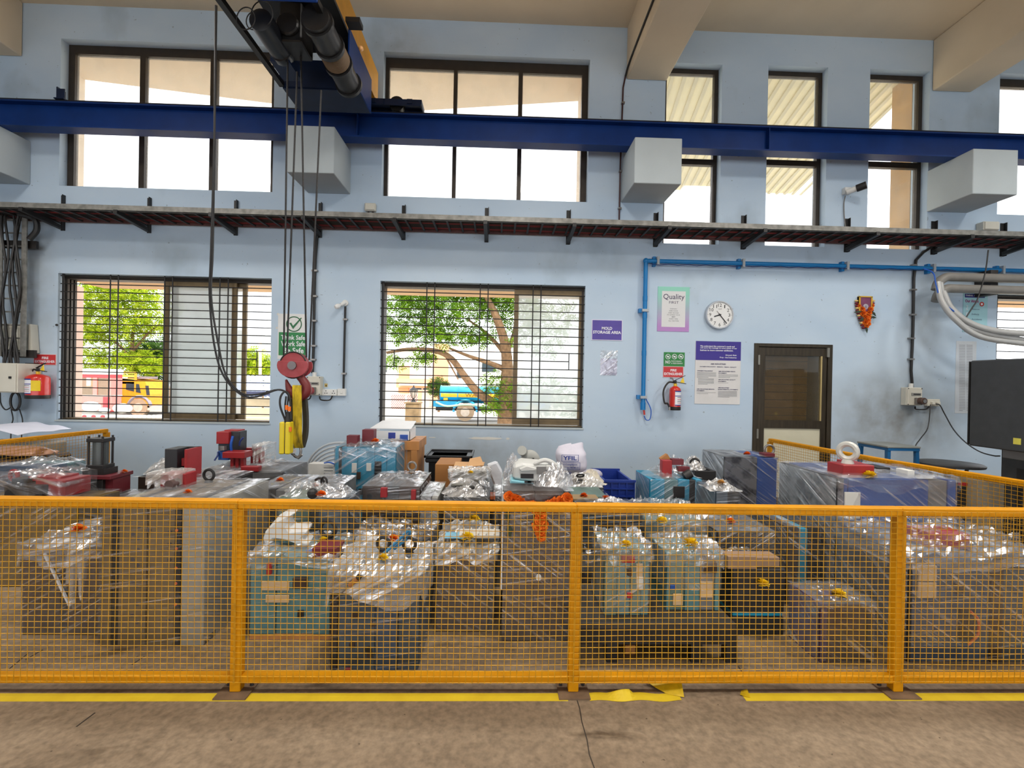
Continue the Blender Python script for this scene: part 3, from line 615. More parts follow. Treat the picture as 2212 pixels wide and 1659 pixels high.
# ================================================================== WALL FITTINGS
def conduit(label, pts, rad, clips, Y=5.775, mat=None):
    P = [at(a, b_, Y) for a, b_ in pts]; r = thing('conduit', label, 'conduit', P[-1])
    MB().tube(P, rad, 8).build('pipe', mat or BLK, r, smooth=True)
    for a, b_ in clips:
        c_ = at(a, b_, Y); B(c_.x - rad * 2, c_.x + rad * 2, Y - rad - .003, WALL, c_.z - .01, c_.z + .01).build('clip', STEEL, r)
    return r
conduit('thick black conduit dropping from the cable ladder to the red-socket box', [(686, 500), (681, 560), (679, 640), (677, 760), (675, 806)], .017, [(680, 585), (679, 640), (678, 693), (677, 747), (676, 777)])
conduit('black conduit joining the wall bulb to the white switch', [(746, 662), (744, 740), (742, 842)], .013, [(746, 690), (743, 807)])
conduit('long black conduit dropping beside the garlanded picture to the right socket box', [(2020, 528), (1995, 545), (1979, 562), (1974, 600), (1972, 720), (1968, 800), (1971, 838)], .016, [(1974, 573), (1973, 626), (1972, 680), (1969, 731), (1968, 776)])
conduit('thin dark red conduit running up the wall beside the ceiling beam', [(1337, 492), (1340, 360), (1346, 190), (1352, 160)], .010, [(1339, 450), (1341, 370), (1344, 270), (1346, 222)], mat=M('maroon_conduit', (64, 30, 32), .5))
pb = [at(1352, 160, 5.775), at(1368, 110, 5.4), at(1378, 80, 5.1), at(1410, 0, 4.6)]; pb2 = Vector((pb[0].x, 0, zb))
r = thing('beam_cable', 'dark cable clipped along the side of the middle ceiling beam', 'cable', at(1378, 80, 5.1))
bxl = at(1353, 173, WALL).x
MB().tube(smooth_path([at(1351, 165, 5.77), (bxl - .012, 5.6, zb + .10), (bxl - .012, 4.8, zb + .14), (bxl - .012, 3.5, zb + .16), (bxl - .012, 0, zb + .16)], 4), .012, 6).build('cable', BLK, r, smooth=True)

r = thing('wall_lamp', 'bare bulb in a white angled holder on the wall', 'lamp', at(745, 662, WALL))
c_ = at(747, 655, WALL); MB().cyl(c_, c_ + Vector((0, -.03, 0)), .036, n=18).build('rose', M('white_plastic', (226, 226, 222), .45, var=.03), r, smooth=True)
WPL = MATS['white_plastic']; d_ = Vector((-.6, -.6, -.5)).normalized(); a_ = c_ + Vector((0, -.03, 0))
MB().cyl(a_, a_ + d_ * .06, .022, n=14).build('holder', WPL, r, smooth=True); MB().lathe([(.014, 0), (.016, .015), (.03, .04), (.032, .06), (.022, .085), (.004, .094)], a_ + d_ * .055, d_, 16).build('bulb', M('frosted_bulb', (232, 232, 230), .25, var=.01), r, smooth=True)

def isolator(label, box, knob_px, kr, knob_rgb, nm):
    x0, x1, z0, z1 = wr(*box, 5.70); r = thing('isolator_box', label, 'electrical box', ((x0 + x1) / 2, WALL, z0))
    B(x0, x1, 5.715, WALL, z0, z1).build('body', CRM, r, bevel=.006); B(x0 + .004, x1 - .004, 5.70, 5.715, z0 + .004, z1 - .004).build('cover', CRM, r, bevel=.004)
    w_, h_ = x1 - x0, z1 - z0
    B(x0 + w_ * .25, x1 - w_ * .12, 5.694, 5.70, z0 + h_ * .55, z0 + h_ * .70).build('breaker_window', M('smoked_label', (150, 148, 142), .4), r); B(x0 + w_ * .38, x1 - w_ * .18, 5.69, 5.694, z0 + h_ * .60, z0 + h_ * .65).build('breaker_row', BLK, r)
    k = at(*knob_px, 5.69); kb = B(k.x - kr * .9, k.x + kr * 1.1, 5.66, 5.70, k.z - kr * .9, k.z + kr * .9).build('socket_base', M('grey_socket', (120, 116, 112), .5), r, bevel=.006)
    MB().cyl((k.x, 5.66, k.z), (k.x, 5.60, k.z), kr, kr * .92, 20).build('socket', M(nm, knob_rgb, .5, var=.1), r, smooth=True, bevel=.004); MB().cyl((k.x, 5.60, k.z), (k.x, 5.592, k.z), kr * .5, n=12).build('cap', STEEL, r, smooth=True)
    MB().cyl((x0 + w_ * .45, 5.75, z1), (x0 + w_ * .45, 5.75, z1 + .05), .025, n=12).build('gland', WPL, r, smooth=True)
    for a, b_ in ((.06, .06), (.94, .06), (.06, .94), (.94, .94)): MB().cyl((x0 + w_ * a, 5.70, z0 + h_ * b_), (x0 + w_ * a, 5.696, z0 + h_ * b_), .006, n=8).build('screw', BLK, r)
    return r
r1 = isolator('cream breaker box with a round red socket behind the crane hook', (662, 813, 692, 854), (673, 844), .048, (164, 62, 66), 'socket_red')
for pts in (([at(672, 854, 5.74), at(668, 862, 5.74), at(655, 863, 5.76), at(640, 858, 5.77)]), ([at(690, 856, 5.76), at(694, 864, 5.77), at(712, 864, 5.77), at(718, 855, 5.77)])): MB().tube(smooth_path(pts, 5), .008, 6).build('cable', BLK, r1, smooth=True)
r2 = isolator('grimy cream breaker box with a brown socket at the right wall', (1960, 837, 1993, 876), (1983, 866), .045, (84, 62, 52), 'socket_brown')
MB().tube(smooth_path([at(1977, 878, 5.76), at(1979, 884, 5.77), at(2000, 884, 5.77), at(2007, 878, 5.77)], 5), .008, 6).build('cable', BLK, r2, smooth=True)
x0, x1, z0, z1 = wr(697.5, 840.5, 730, 854.5, WALL); r = thing('socket_board', 'white twin socket board right of the red-socket box', 'socket', ((x0 + x1) / 2, WALL, z0))
B(x0, x1, 5.76, WALL, z0, z1).build('plate', WPL, r, bevel=.004)
for a in (.28, .78):
    for dx, dz in ((0, .22), (-.07, -.12), (.07, -.12)): c_ = (x0 + (x1 - x0) * (a + dx), (z0 + z1) / 2 + (z1 - z0) * dz); MB().cyl((c_[0], 5.761, c_[1]), (c_[0], 5.757, c_[1]), .006, n=8).build('pin_hole', BLK, r)
B(x0 + (x1 - x0) * .46, x0 + (x1 - x0) * .60, 5.755, 5.76, z0 + .02, z0 + .055).build('rocker', WPL, r)
x0, x1, z0, z1 = wr(731, 839.5, 749, 855, WALL); r = thing('light_switch', 'white square switch under the bulb conduit', 'switch', ((x0 + x1) / 2, WALL, z0)); B(x0, x1, 5.758, WALL, z0, z1).build('plate', WPL, r, bevel=.004); B(x0 + .035, x1 - .035, 5.752, 5.758, z0 + .03, z1 - .03).build('rocker', WPL, r, bevel=.002)
x0, x1, z0, z1 = wr(701, 828.5, 707.5, 836, WALL); r = thing('warning_sticker', 'tiny yellow and brown sticker above the twin socket board', 'sticker', ((x0 + x1) / 2, WALL, z0)); B(x0, x1, WALL - .002, WALL, z0, z1).build('paper', M('sticker_yellow', (214, 186, 110), .6), r); B(x0 + .012, x1 - .008, WALL - .003, WALL - .002, z0 + .006, z0 + .026).build('print', M('sticker_brown', (92, 74, 48), .6), r)
x0, x1, z0, z1 = wr(1996, 862, 2023, 877, WALL); r = thing('socket_board', 'cream socket board with two plugged cords at right wall', 'socket', ((x0 + x1) / 2, WALL, z0)); B(x0, x1, 5.75, WALL, z0, z1).build('plate', CRM, r, bevel=.004)
for a in (.35, .75): B(x0 + (x1 - x0) * a - .02, x0 + (x1 - x0) * a + .02, 5.72, 5.75, z0 + .02, z0 + .055).build('plug', CRM, r, bevel=.004)
tag(MB().tube(smooth_path([at(2010, 874, 5.73), at(2009, 890, 5.70), at(2004, 925, 5.65), at(1988, 948, 5.5), at(1977, 966, 5.4), at(1974, 1005, 5.35), at(1974, 1080, 5.35)], 6), .006, 5).build('power_cord', BLK, smooth=True), 'thin black cord hanging from right socket board down behind the blue stool', 'cord')
tag(MB().tube(smooth_path([at(2018, 872, 5.73), at(2030, 875, 5.7), at(2040, 893, 5.6), at(2060, 928, 5.3), at(2085, 955, 4.9), at(2115, 975, 4.55), at(2145, 984, 4.32), at(2160, 985, 4.25)], 6), .0065, 5).build('power_cord', BLK, smooth=True), 'thin black cord swinging from right socket board to the dark machine', 'cord')

r = thing('security_camera', 'small white bullet camera with dark lens hood high on the wall', 'camera', at(1828, 420, WALL))
x0, x1, z0, z1 = wr(1818, 408, 1832, 422, WALL); B(x0, x1, 5.74, WALL, z0, z1).build('junction_box', WPL, r, bevel=.006)
a_ = at(1829, 415, 5.72); d_ = Vector((.62, -.62, .16)).normalized(); MB().cyl(a_, a_ + d_ * .16, .032, .036, 16).build('barrel', WPL, r, smooth=True); MB().cyl(a_ + d_ * .10, a_ + d_ * .20, .043, .045, 16).build('hood', BLK, r, smooth=True)
MB().tube(smooth_path([at(1826, 423, 5.77), at(1823, 440, 5.78), at(1824, 470, 5.78), at(1828, 500, 5.75)], 5), .006, 5).build('cord', M('grey_cord', (120, 116, 112), .6), r, smooth=True)
for lab, (a, b_, c_, d_), Y in (('cream junction box on short legs above the cable ladder, left of centre', (787, 438, 811, 455), 5.74), ('cream junction box above the cable ladder near the right edge', (2125, 478, 2160, 497), 5.70)):
    x0, x1, z0, z1 = wr(a, b_, c_, d_, Y); r = thing('junction_box', lab, 'electrical box', ((x0 + x1) / 2, WALL, z0)); B(x0, x1, Y, WALL, z0, z1).build('body', CRM, r, bevel=.008); B(x0 + .01, x1 - .01, Y - .008, Y, z0 + .01, z1 - .01).build('lid', CRM, r, bevel=.003)
    for t in (.3, .7): MB().cyl((x0 + (x1 - x0) * t, Y + .04, z0), (x0 + (x1 - x0) * t, Y + .04, z0 - .10), .012, n=8).build('stub', BLK, r)

# clock
c_ = at(1552, 681, WALL); rc = 31 * WALL / FOC
r = thing('wall_clock', 'round white wall clock with silver rim above the long notice', 'clock', (c_.x, WALL, c_.z - rc))
MB().lathe([(rc, 0), (rc, .03), (rc * .97, .045), (rc * .90, .045), (rc * .88, .03)], (c_.x, WALL, c_.z), (0, -1, 0), 40).build('rim', M('clock_silver', (196, 198, 202), .3, metal=.6, var=.05), r, smooth=True)
MB().cyl((c_.x, WALL - .031, c_.z), (c_.x, WALL - .034, c_.z), rc * .89, n=40).build('dial', M('dial_white', (232, 232, 230), .5, var=.01), r)
INK = M('black_ink', (34, 34, 38), .6)
for n in range(1, 13):
    t = math.radians(90 - 30 * n); x, z = c_.x + math.cos(t) * rc * .68, c_.z + math.sin(t) * rc * .68; h_ = rc * .115; w_ = h_ * (.62 if n < 10 else 1.15) * (.5 if n == 1 else 1)
    text(str(n), x - w_, x + w_, z - h_, z + h_, WALL - .0355, INK, r, 'numeral')
    MB().bar((c_.x + math.cos(t) * rc * .86, WALL - .0355, c_.z + math.sin(t) * rc * .86), (c_.x + math.cos(t) * rc * .82, WALL - .0355, c_.z + math.sin(t) * rc * .82), .004, .001, up=(0, 1, 0)).build('tick', INK, r)
def hand(deg, l0, l1, wd, yy): t = math.radians(90 - deg); return MB().bar((c_.x - math.cos(t) * rc * l0, WALL - yy, c_.z - math.sin(t) * rc * l0), (c_.x + math.cos(t) * rc * l1, WALL - yy, c_.z + math.sin(t) * rc * l1), wd, .002, up=(0, 1, 0))
hand(252, .1, .42, .014, .037).build('hour_hand', INK, r); hand(140, .12, .78, .010, .039).build('minute_hand', INK, r); hand(140 + 180, .25, .35, .004, .041).build('second_hand', INK, r)
MB().cyl((c_.x, WALL - .036, c_.z), (c_.x, WALL - .043, c_.z), .010, n=12).build('hub', INK, r, smooth=True)
text('opal', c_.x - rc * .12, c_.x + rc * .12, c_.z + rc * .36, c_.z + rc * .46, WALL - .0355, M('grey_ink', (96, 98, 104), .6), r, 'dial_mark')
GINK = MATS['grey_ink']; WINK = M('white_ink', (236, 236, 240), .6, var=.01)

# ------------------------------------------------------------------ signs
def sign(name, label, box, rgb, mname, Y=WALL, th=.006, cat='sign', rough=.5, group=None):
    x0, x1, z0, z1 = wr(*box, Y - th); r = thing(name, label, cat, ((x0 + x1) / 2, Y, z0), group=group)
    B(x0, x1, Y - th, Y, z0, z1).build('board', M(mname, rgb, rough, var=.06, scale=5), r); return r, (x0, x1, z0, z1)
def T(r, s, box, mat, Y=WALL - .0075, bold=0.0, shear=0.0, name='lettering'):
    x0, x1, z0, z1 = wr(*box, Y); return text(s, x0, x1, z0, z1, Y, mat, r, name, bold, shear)
def R(r, box, mat, Y=WALL - .007, name='printed_panel', th=.0012):
    x0, x1, z0, z1 = wr(*box, Y); return B(x0, x1, Y, Y + th, z0, z1).build(name, mat, r)
def lines(r, x0, x1, y0, y1, n, mat, Y=WALL - .0078, fill=.34, name='small_print'):
    for i in range(n):
        a = y0 + (y1 - y0) * i / max(n - 1, 1); e_ = x1 if i < n - 1 else x0 + (x1 - x0) * .6
        q = wr(x0, a, e_, a + (y1 - y0) / max(n, 2) * fill, Y); B(q[0], q[1], Y, Y + .0006, q[2], q[3]).build(name, mat, r)
GRN = M('sign_green', (46, 132, 74), .5, var=.05)
r, q = sign('safety_sign', 'white and green safety sign with a tick behind the crane ropes', (600, 678, 662, 776), (226, 226, 224), 'sign_white')
R(r, (602, 718, 660, 768), GRN)
cc = at(635, 700, WALL - .008); MB().ring(cc, 15.5 * WALL / FOC, .006, (0, 1, 0), 32, 4).build('tick_circle', M('tick_green', (44, 110, 70), .5), r)
tk = [at(*p, WALL - .009) for p in ((625, 698), (629, 697), (633, 704), (650, 686), (652, 687), (633, 711))]
MB().prism(tk, (0, .001, 0)).build('tick', MATS['tick_green'], r)
T(r, 'Think Safe', (607, 724, 659, 734), WINK, bold=.02); T(r, 'Work Safe', (607, 737, 659, 748), WINK, bold=.02); T(r, 'Be Safe', (612, 751, 656, 763), WINK, bold=.02)

r, q = sign('area_sign', 'purple sign reading mold storage area beside the middle window', (1278, 690.5, 1344.5, 735.5), (220, 216, 232), 'sign_lilac_edge')
R(r, (1279.5, 692, 1343, 734), M('sign_purple', (86, 70, 158), .5, var=.1, scale=9)); T(r, 'MOLD', (1300, 706, 1322.5, 712.5), WINK, bold=.03); T(r, 'STORAGE AREA', (1281, 714.5, 1341.5, 721), WINK, bold=.03)
x0, x1, z0, z1 = wr(1296.5, 757, 1334, 811, WALL - .01)
r = thing('plastic_sleeve', 'crinkled clear plastic sleeve taped under the purple sign', 'plastic sleeve', ((x0 + x1) / 2, WALL, z0))
B(x0 + .006, x1 - .006, WALL - .004, WALL, z0 + .006, z1 - .1).build('paper', M('lilac_paper', (190, 190, 218), .5), r)
MB().grid(16, 22, lambda u, v: Vector((x0 + (x1 - x0) * u + .004 * (vn(v * 9, 3) - .5), WALL - .006 - .022 * vn(u * 5 + 3, v * 8) * vn(u * 11, v * 13 + 4), z0 + (z1 - z0) * v))).build('sleeve', film('film_sleeve', 0.7, .75, white=.25), r, smooth=True)

r, q = sign('quality_poster', 'quality first poster with mint to violet border', (1420.5, 619.5, 1489, 716), (150, 200, 190), 'poster_border')
mt = r.children[0].data.materials[0]; N_, L_ = mt.node_tree.nodes, mt.node_tree.links
sp = N_.new('ShaderNodeSeparateXYZ'); tcn = N_.new('ShaderNodeTexCoord'); L_.new(tcn.outputs['Generated'], sp.inputs[0]); rp = N_.new('ShaderNodeValToRGB'); L_.new(sp.outputs['Z'], rp.inputs[0])
e = rp.color_ramp.elements; e[0].position = .1; e[0].color = (*s2l((184, 136, 198)), 1); e[1].position = .85; e[1].color = (*s2l((146, 212, 192)), 1); L_.new(rp.outputs[0], N_['Principled BSDF'].inputs['Base Color'])
R(r, (1429.5, 629, 1480.5, 706.5), M('poster_paper', (222, 222, 222), .55, var=.01))
PINK_ = M('plum_ink', (52, 40, 78), .6); T(r, 'Quality', (1433, 635, 1478.5, 650), PINK_, Y=WALL - .0082); T(r, 'FIRST', (1445.5, 650.5, 1466, 656), PINK_)
for i, s in enumerate(('EVERYDAY', 'EVERY HOUR', 'EVERY SECOND', 'ITS GIVING YOUR', 'BEST', 'EVERY TIME', 'ALL THE TIME')):
    w_ = len(s) * .92; y = 666 + i * 4.35; T(r, s, (1455 - w_, y, 1455 + w_, y + 2.4), GINK, bold=.02 if s == 'BEST' else 0)

r, q = sign('photo_ban_sign', 'green no photograph sign with three round icons', (1434, 761, 1479, 791.5), (44, 130, 62), 'ban_green')
for px in (1443, 1457, 1471):
    c_ = at(px, 770.5, WALL - .0085); MB().ring(c_, .029, .004, (0, 1, 0), 22, 4).build('icon_ring', WINK, r); x, z = c_.x, c_.z
    B(x - .014, x + .014, WALL - .008, WALL - .0072, z - .009, z + .009).build('icon', WINK, r); MB().bar((x - .02, WALL - .0095, z + .02), (x + .02, WALL - .0095, z - .02), .004, .0008, up=(0, 1, 0)).build('icon_slash', WINK, r)
T(r, 'NO', (1437.5, 778.5, 1448, 785.5), WINK, bold=.02); T(r, 'PHOTOGRAPH', (1450, 779, 1472, 781.8), WINK, bold=.01); T(r, '& VIDEOGRAPHY', (1450, 783.5, 1475, 786.3), WINK, bold=.01)
def ext_sign(label, bx, tl):
    r, q = sign('extinguisher_sign', label, bx, (226, 200, 200), 'sign_pink_edge'); a, b_, c_, d_ = bx
    R(r, (a + 1, b_ + 1, c_ - 1, d_ - 1), M('sign_red', (200, 52, 56), .5, var=.04)); w_ = c_ - a; h_ = d_ - b_
    T(r, 'FIRE', (a + w_ * .37, b_ + h_ * .24, a + w_ * .66, b_ + h_ * .46), WINK, bold=.03); T(r, 'EXTINGUISHER', (a + w_ * .06, b_ + h_ * .56, a + w_ * .95, b_ + h_ * .80), WINK, bold=.03)
ext_sign('red fire extinguisher sign under the green photo sign', (1432, 791.5, 1476.5, 815.5), 1); ext_sign('red fire extinguisher sign at far left beside the window', (72.5, 765, 121, 788.5), 2)

r, q = sign('company_notice', 'tall white notice with a purple header beside the glass door', (1501.5, 738, 1599.5, 873), (218, 216, 214), 'notice_white')
R(r, (1503, 737.5, 1600.5, 778.5), M('notice_purple', (58, 44, 140), .5, var=.03))
for i, s in enumerate(("We understand the customer's needs and", 'will carry the message to every phase of our', 'business to insure customer satisfaction.')): T(r, s, (1512.5, 746.2 + i * 4.4, (1587, 1592, 1584)[i], 749.8 + i * 4.4), WINK, Y=WALL - .0085, bold=.02)
T(r, 'Divyesh Shah', (1567.5, 766, 1591, 769.6), WINK, Y=WALL - .0085, bold=.02); T(r, 'Prop - Ami Industries', (1555, 771, 1591, 774.6), WINK, Y=WALL - .0085, bold=.02)
NV = M('navy_ink', (40, 36, 86), .6)
T(r, 'AMI INDUSTRIES', (1535, 785, 1568, 788), NV, bold=.03); T(r, "OWNER'S PHILOSOPHY - MISSION - VISION - QUALITY", (1511.5, 791.6, 1591, 794), NV, bold=.03)
T(r, "OWNER'S PHILOSOPHY", (1506, 800, 1540, 802.4), NV, bold=.03); lines(r, 1505.5, 1547, 804.6, 814.5, 5, GINK); lines(r, 1508, 1542, 817.6, 829.5, 6, GINK)
T(r, 'AMI INDUSTRIES VISION', (1552, 801.4, 1588, 803.6), NV, bold=.03); T(r, 'STATEMENT:', (1552, 805, 1570, 807.2), NV, bold=.03); lines(r, 1552, 1594, 809.5, 815, 3, GINK)
T(r, 'AMI INDUSTRIES QUALITY', (1551.5, 819.4, 1589, 821.6), NV, bold=.03); T(r, 'STATEMENT:', (1551.5, 822.8, 1569, 825), NV, bold=.03); lines(r, 1551.5, 1588, 827, 827.5, 1, GINK, fill=1.6)
T(r, 'AMI INDUSTRIES', (1551, 836.6, 1575, 838.8), NV, bold=.03); T(r, 'ENVIRONMENTAL STATEMENT:', (1551, 840.4, 1594.5, 842.6), NV, bold=.03); lines(r, 1551, 1592, 844.8, 857.6, 8, GINK)
T(r, 'AMI INDUSTRIES MISSION', (1505, 839.6, 1543, 841.8), NV, bold=.03); T(r, 'STATEMENT:', (1505, 843, 1522, 845.2), NV, bold=.03); lines(r, 1505, 1546, 847.6, 850, 2, GINK)

r, q = sign('quality_aim_poster', 'teal quality poster half hidden by the grey hoses at right', (2080.5, 632, 2133, 717), (160, 204, 212), 'poster_teal')
R(r, (2084.5, 635, 2127.5, 643), M('poster_navy', (42, 38, 120), .5)); T(r, 'THINK QUALITY', (2086, 637, 2126, 641), WINK, Y=WALL - .0085, bold=.02); T(r, 'Our Aim is', (2085, 647, 2114, 653.5), M('magenta_ink', (150, 48, 110), .6), bold=.03)
T(r, 'Z', (2087, 660, 2091.5, 669), WINK, bold=.01); T(r, 'E', (2087, 675, 2091.5, 683), WINK, bold=.01); T(r, 'Rejects', (2100, 666.5, 2116, 670), NV); T(r, 'Defects', (2099, 677, 2115, 680.5), NV); T(r, 'Accidents', (2099, 688, 2121, 691.5), NV)
c_ = at(2121, 657, WALL - .0085); MB().ring(c_, .022, .007, (0, 1, 0), 18, 4).build('emblem_ring', M('emblem_red', (206, 60, 50), .5), r); MB().cyl(c_, c_ + Vector((0, .001, 0)), .016, n=16).build('emblem_centre', WINK, r)
r, q = sign('paper_notice', 'tall faded white paper list beside the dark machine panel', (2064, 737, 2108, 893), (200, 206, 212), 'faded_paper', th=.003)
FI = M('faded_ink', (158, 160, 166), .7)
for a, b_ in ((2072, 2085), (2088, 2101)): lines(r, a, b_, 745, 886, 42, FI, Y=WALL - .0042, fill=.4)

# ------------------------------------------------------------------ fire extinguishers
EXR = M('extinguisher_red', (206, 44, 34), .3, var=.05, coat=.3)
def extinguisher(label, cx, yb, yt, rad, lab_side, flip):
    Y = WALL - rad - .03; b0 = at(cx, yb, Y); t0 = at(cx, yt, Y); x, z, h_ = b0.x, b0.z, t0.z - b0.z
    r = thing('fire_extinguisher', label, 'extinguisher', (x, Y, z), group='red fire extinguishers')
    MB().lathe([(rad * .96, h_ * .14), (rad, h_ * .15), (rad, h_ * .84), (rad * .86, h_ * .92), (rad * .45, h_ * .985), (rad * .3, h_)], (x, Y, z), n=26).build('cylinder', EXR, r, smooth=True)
    MB().lathe([(rad * 1.0, 0), (rad * 1.03, h_ * .02), (rad * 1.03, h_ * .145), (rad * .98, h_ * .15)], (x, Y, z), n=26).build('foot_ring', BLK, r, smooth=True)
    def wrap(a0, a1, q0, q1, mat, nm, off=.002):
        MB().grid(8, 1, lambda u, v: Vector((x + math.sin(a0 + (a1 - a0) * u) * (rad + off), Y - math.cos(a0 + (a1 - a0) * u) * (rad + off), z + h_ * (q0 + (q1 - q0) * v)))).build(nm, mat, r, smooth=True)
    s_ = lab_side
    wrap(s_[0], s_[1], .2, .8, WINK, 'label'); wrap(s_[0], s_[1], .76, .81, NVB, 'label_band', .003); wrap(s_[0], s_[1], .58, .61, NVB, 'label_band', .003); wrap(s_[0], s_[1], .2, .235, NVB, 'label_band', .003)
    for k in range(4): wrap(s_[0] + (s_[1] - s_[0]) * .25, s_[0] + (s_[1] - s_[0]) * .9, .30 + k * .075, .318 + k * .075, INK if k % 2 else M('label_red', (200, 70, 80), .5), 'label_print', .003)
    if flip: wrap(s_[1], s_[1] + .75, .32, .74, M('label_yellow', (240, 206, 30), .5), 'label_panel')
    v = Vector((x, Y, z + h_)); MB().cyl(v, v + Vector((0, 0, .03)), .02, n=12).build('collar', M('brass_yellow', (226, 186, 40), .4), r, smooth=True)
    MB().cyl(v + Vector((0, 0, .03)), v + Vector((0, 0, .07)), .016, n=10).build('valve', BLK, r)
    sg = 1
    MB().bar(v + Vector((-.03, -.01, .055)), v + Vector((.12, -.03, .03)), .022, .008).build('carry_handle', BLK, r); MB().bar(v + Vector((-.01, -.01, .07)), v + Vector((.11, -.03, .13)), .022, .006).build('squeeze_lever', BLK, r)
    MB().prism([v + Vector((.05, -.03, .045)), v + Vector((.10, -.035, .04)), v + Vector((.085, -.03, .11))], (0, .006, 0)).build('safety_tag', M('tag_yellow', (236, 200, 40), .5), r)
    if not flip:
        P = smooth_path([v + Vector((-.01, 0, .045)), v + Vector((-.09, -.01, .04)), v + Vector((-.15, -.02, -.06)), v + Vector((-.14, -.03, -.20)), (x - rad - .03, Y - .02, z + .08), (x - rad - .005, Y - .02, z + .03)], 6)
        MB().tube(P, .011, 8).build('hose', BLK, r, smooth=True); MB().cyl((x - rad - .005, Y - .02, z + .04), (x - rad - .003, Y - .02, z), .012, .015, 10).build('nozzle', STEEL, r)
        MB().tube([v + Vector((-.02, 0, .06)), v + Vector((-.02, .05, .10)), v + Vector((-.02, .10, .10))], .008, 6).build('wall_hook', STEEL, r)
    else: MB().tube(smooth_path([v + Vector((-.02, 0, .045)), v + Vector((-.08, .02, .045)), (x - rad - .03, Y + .02, z + h_ * .7)], 5), .01, 6).build('hose', BLK, r, smooth=True)
NVB = M('label_blue', (46, 62, 150), .5)
extinguisher('red fire extinguisher with black hose under its red sign by the notice', 1457.5, 886, 834, .067, (-.35, 1.3), False)
extinguisher('red fire extinguisher with yellow label panel at far left', 81.5, 861, 808, .108, (-1.2, .2), True)

# ------------------------------------------------------------------ garlanded picture
r = thing('garlanded_picture', 'small gold-framed picture hung with a marigold and maroon garland', 'picture', at(1868, 720, WALL))
x0, x1, z0, z1 = wr(1855, 641, 1884, 672, WALL - .03); GLD = M('gold_frame', (226, 178, 60), .35, metal=.4)
B(x0, x1, WALL - .03, WALL - .005, z0, z1).build('backing', M('plum_print', (122, 62, 96), .4, var=.15, scale=20), r)
for a, b_ in ((x0, x0 + .018), (x1 - .018, x1)): B(a, b_, WALL - .038, WALL - .005, z0, z1).build('frame_bar', GLD, r)
B(x0, x1, WALL - .038, WALL - .005, z1 - .008, z1 + .006).build('frame_bar', GLD, r)
cc = Vector(((x0 + x1) / 2, WALL - .033, z0 + .055)); MB().cyl(cc, cc + Vector((0, -.003, 0)), .034, n=20).build('portrait_oval', M('oval_grey', (170, 164, 172), .5), r); MB().ball(cc + Vector((0, -.003, -.005)), .018, 10, 6, (.8, .2, 1.2)).build('portrait_mark', M('oval_mauve', (132, 120, 140), .5), r, smooth=True)
ORG = M('marigold_orange', (246, 116, 14), .8, var=.25, scale=60, bump=.6, bscale=120); MAR = M('garland_maroon', (122, 28, 40), .8, var=.3, scale=50); YLW = M('marigold_yellow', (250, 206, 20), .8, var=.2, scale=60, bump=.6, bscale=120); LEAF = M('mango_leaf', (44, 58, 40), .5, var=.3)
def bloom(mb, c, rad, seed, squash=.8):
    c = Vector(c)
    for k in range(34):                                  # ruffled petals round a dome
        t = k * 2.399963; ph = math.acos(1 - 1.1 * (k + .5) / 34); d = Vector((math.sin(ph) * math.cos(t), math.sin(ph) * math.sin(t), math.cos(ph)))
        s_ = d.cross(Vector((.3, .2, 1))).normalized(); u_ = d.cross(s_); rr = rad * (.85 + .3 * rnd(k, seed)); w_ = rad * .34
        b0 = c + d * rad * .25; t1 = c + Vector((d.x, d.y, d.z * squash)) * rr
        mb.add([b0 - s_ * w_ * .5, b0 + s_ * w_ * .5, t1 + s_ * w_ + u_ * w_ * .3, t1 + d * w_ * .25, t1 - s_ * w_ - u_ * w_ * .2], [(0, 1, 2, 3, 4)])
    return mb
def bloom_wall(mb, c, rad, seed):
    tmp = bloom(MB(), (0, 0, 0), rad, seed)
    mb.add([Vector(c) + Vector((p.x, -p.z, p.y)) for p in tmp.v], tmp.f); return mb
for i in range(12):
    t = i / 11
    for sx in (-1, 1):
        p = at(1868 + sx * (18 - 15 * t ** 1.8), 650 + 58 * t, WALL - .02)
        MB().ball(p, .022, 8, 6, (1, .8, .6)).build('garland_bead', (MAR if (i % 3) else M('garland_cream', (226, 190, 120), .8)), r, smooth=True)
for k, (a, b_, rr) in enumerate(((1862, 668, .034), (1880, 668, .03), (1863, 678, .032), (1877, 676, .034), (1870, 686, .036), (1866, 676, .03), (1876, 684, .03), (1874, 692, .034), (1869, 697, .036), (1875, 700, .03), (1872, 704, .028), (1856, 660, .022), (1885, 660, .022))): bloom_wall(MB(), at(a, b_, WALL - .03), rr, k).build('marigold', ORG, r)
for a, b_, c_, d_ in ((1862, 672, 1844, 675), (1868, 686, 1854, 694), (1884, 672, 1893, 684), (1882, 684, 1894, 687), (1872, 706, 1873, 720)):
    p, q = at(a, b_, WALL - .05), at(c_, d_, WALL - .045); n_ = (q - p).cross(Vector((0, 1, 0))).normalized() * .016; mid = p.lerp(q, .45)
    MB().prism([p, mid + n_, q, mid - n_], (0, .003, 0)).build('leaf', LEAF, r)

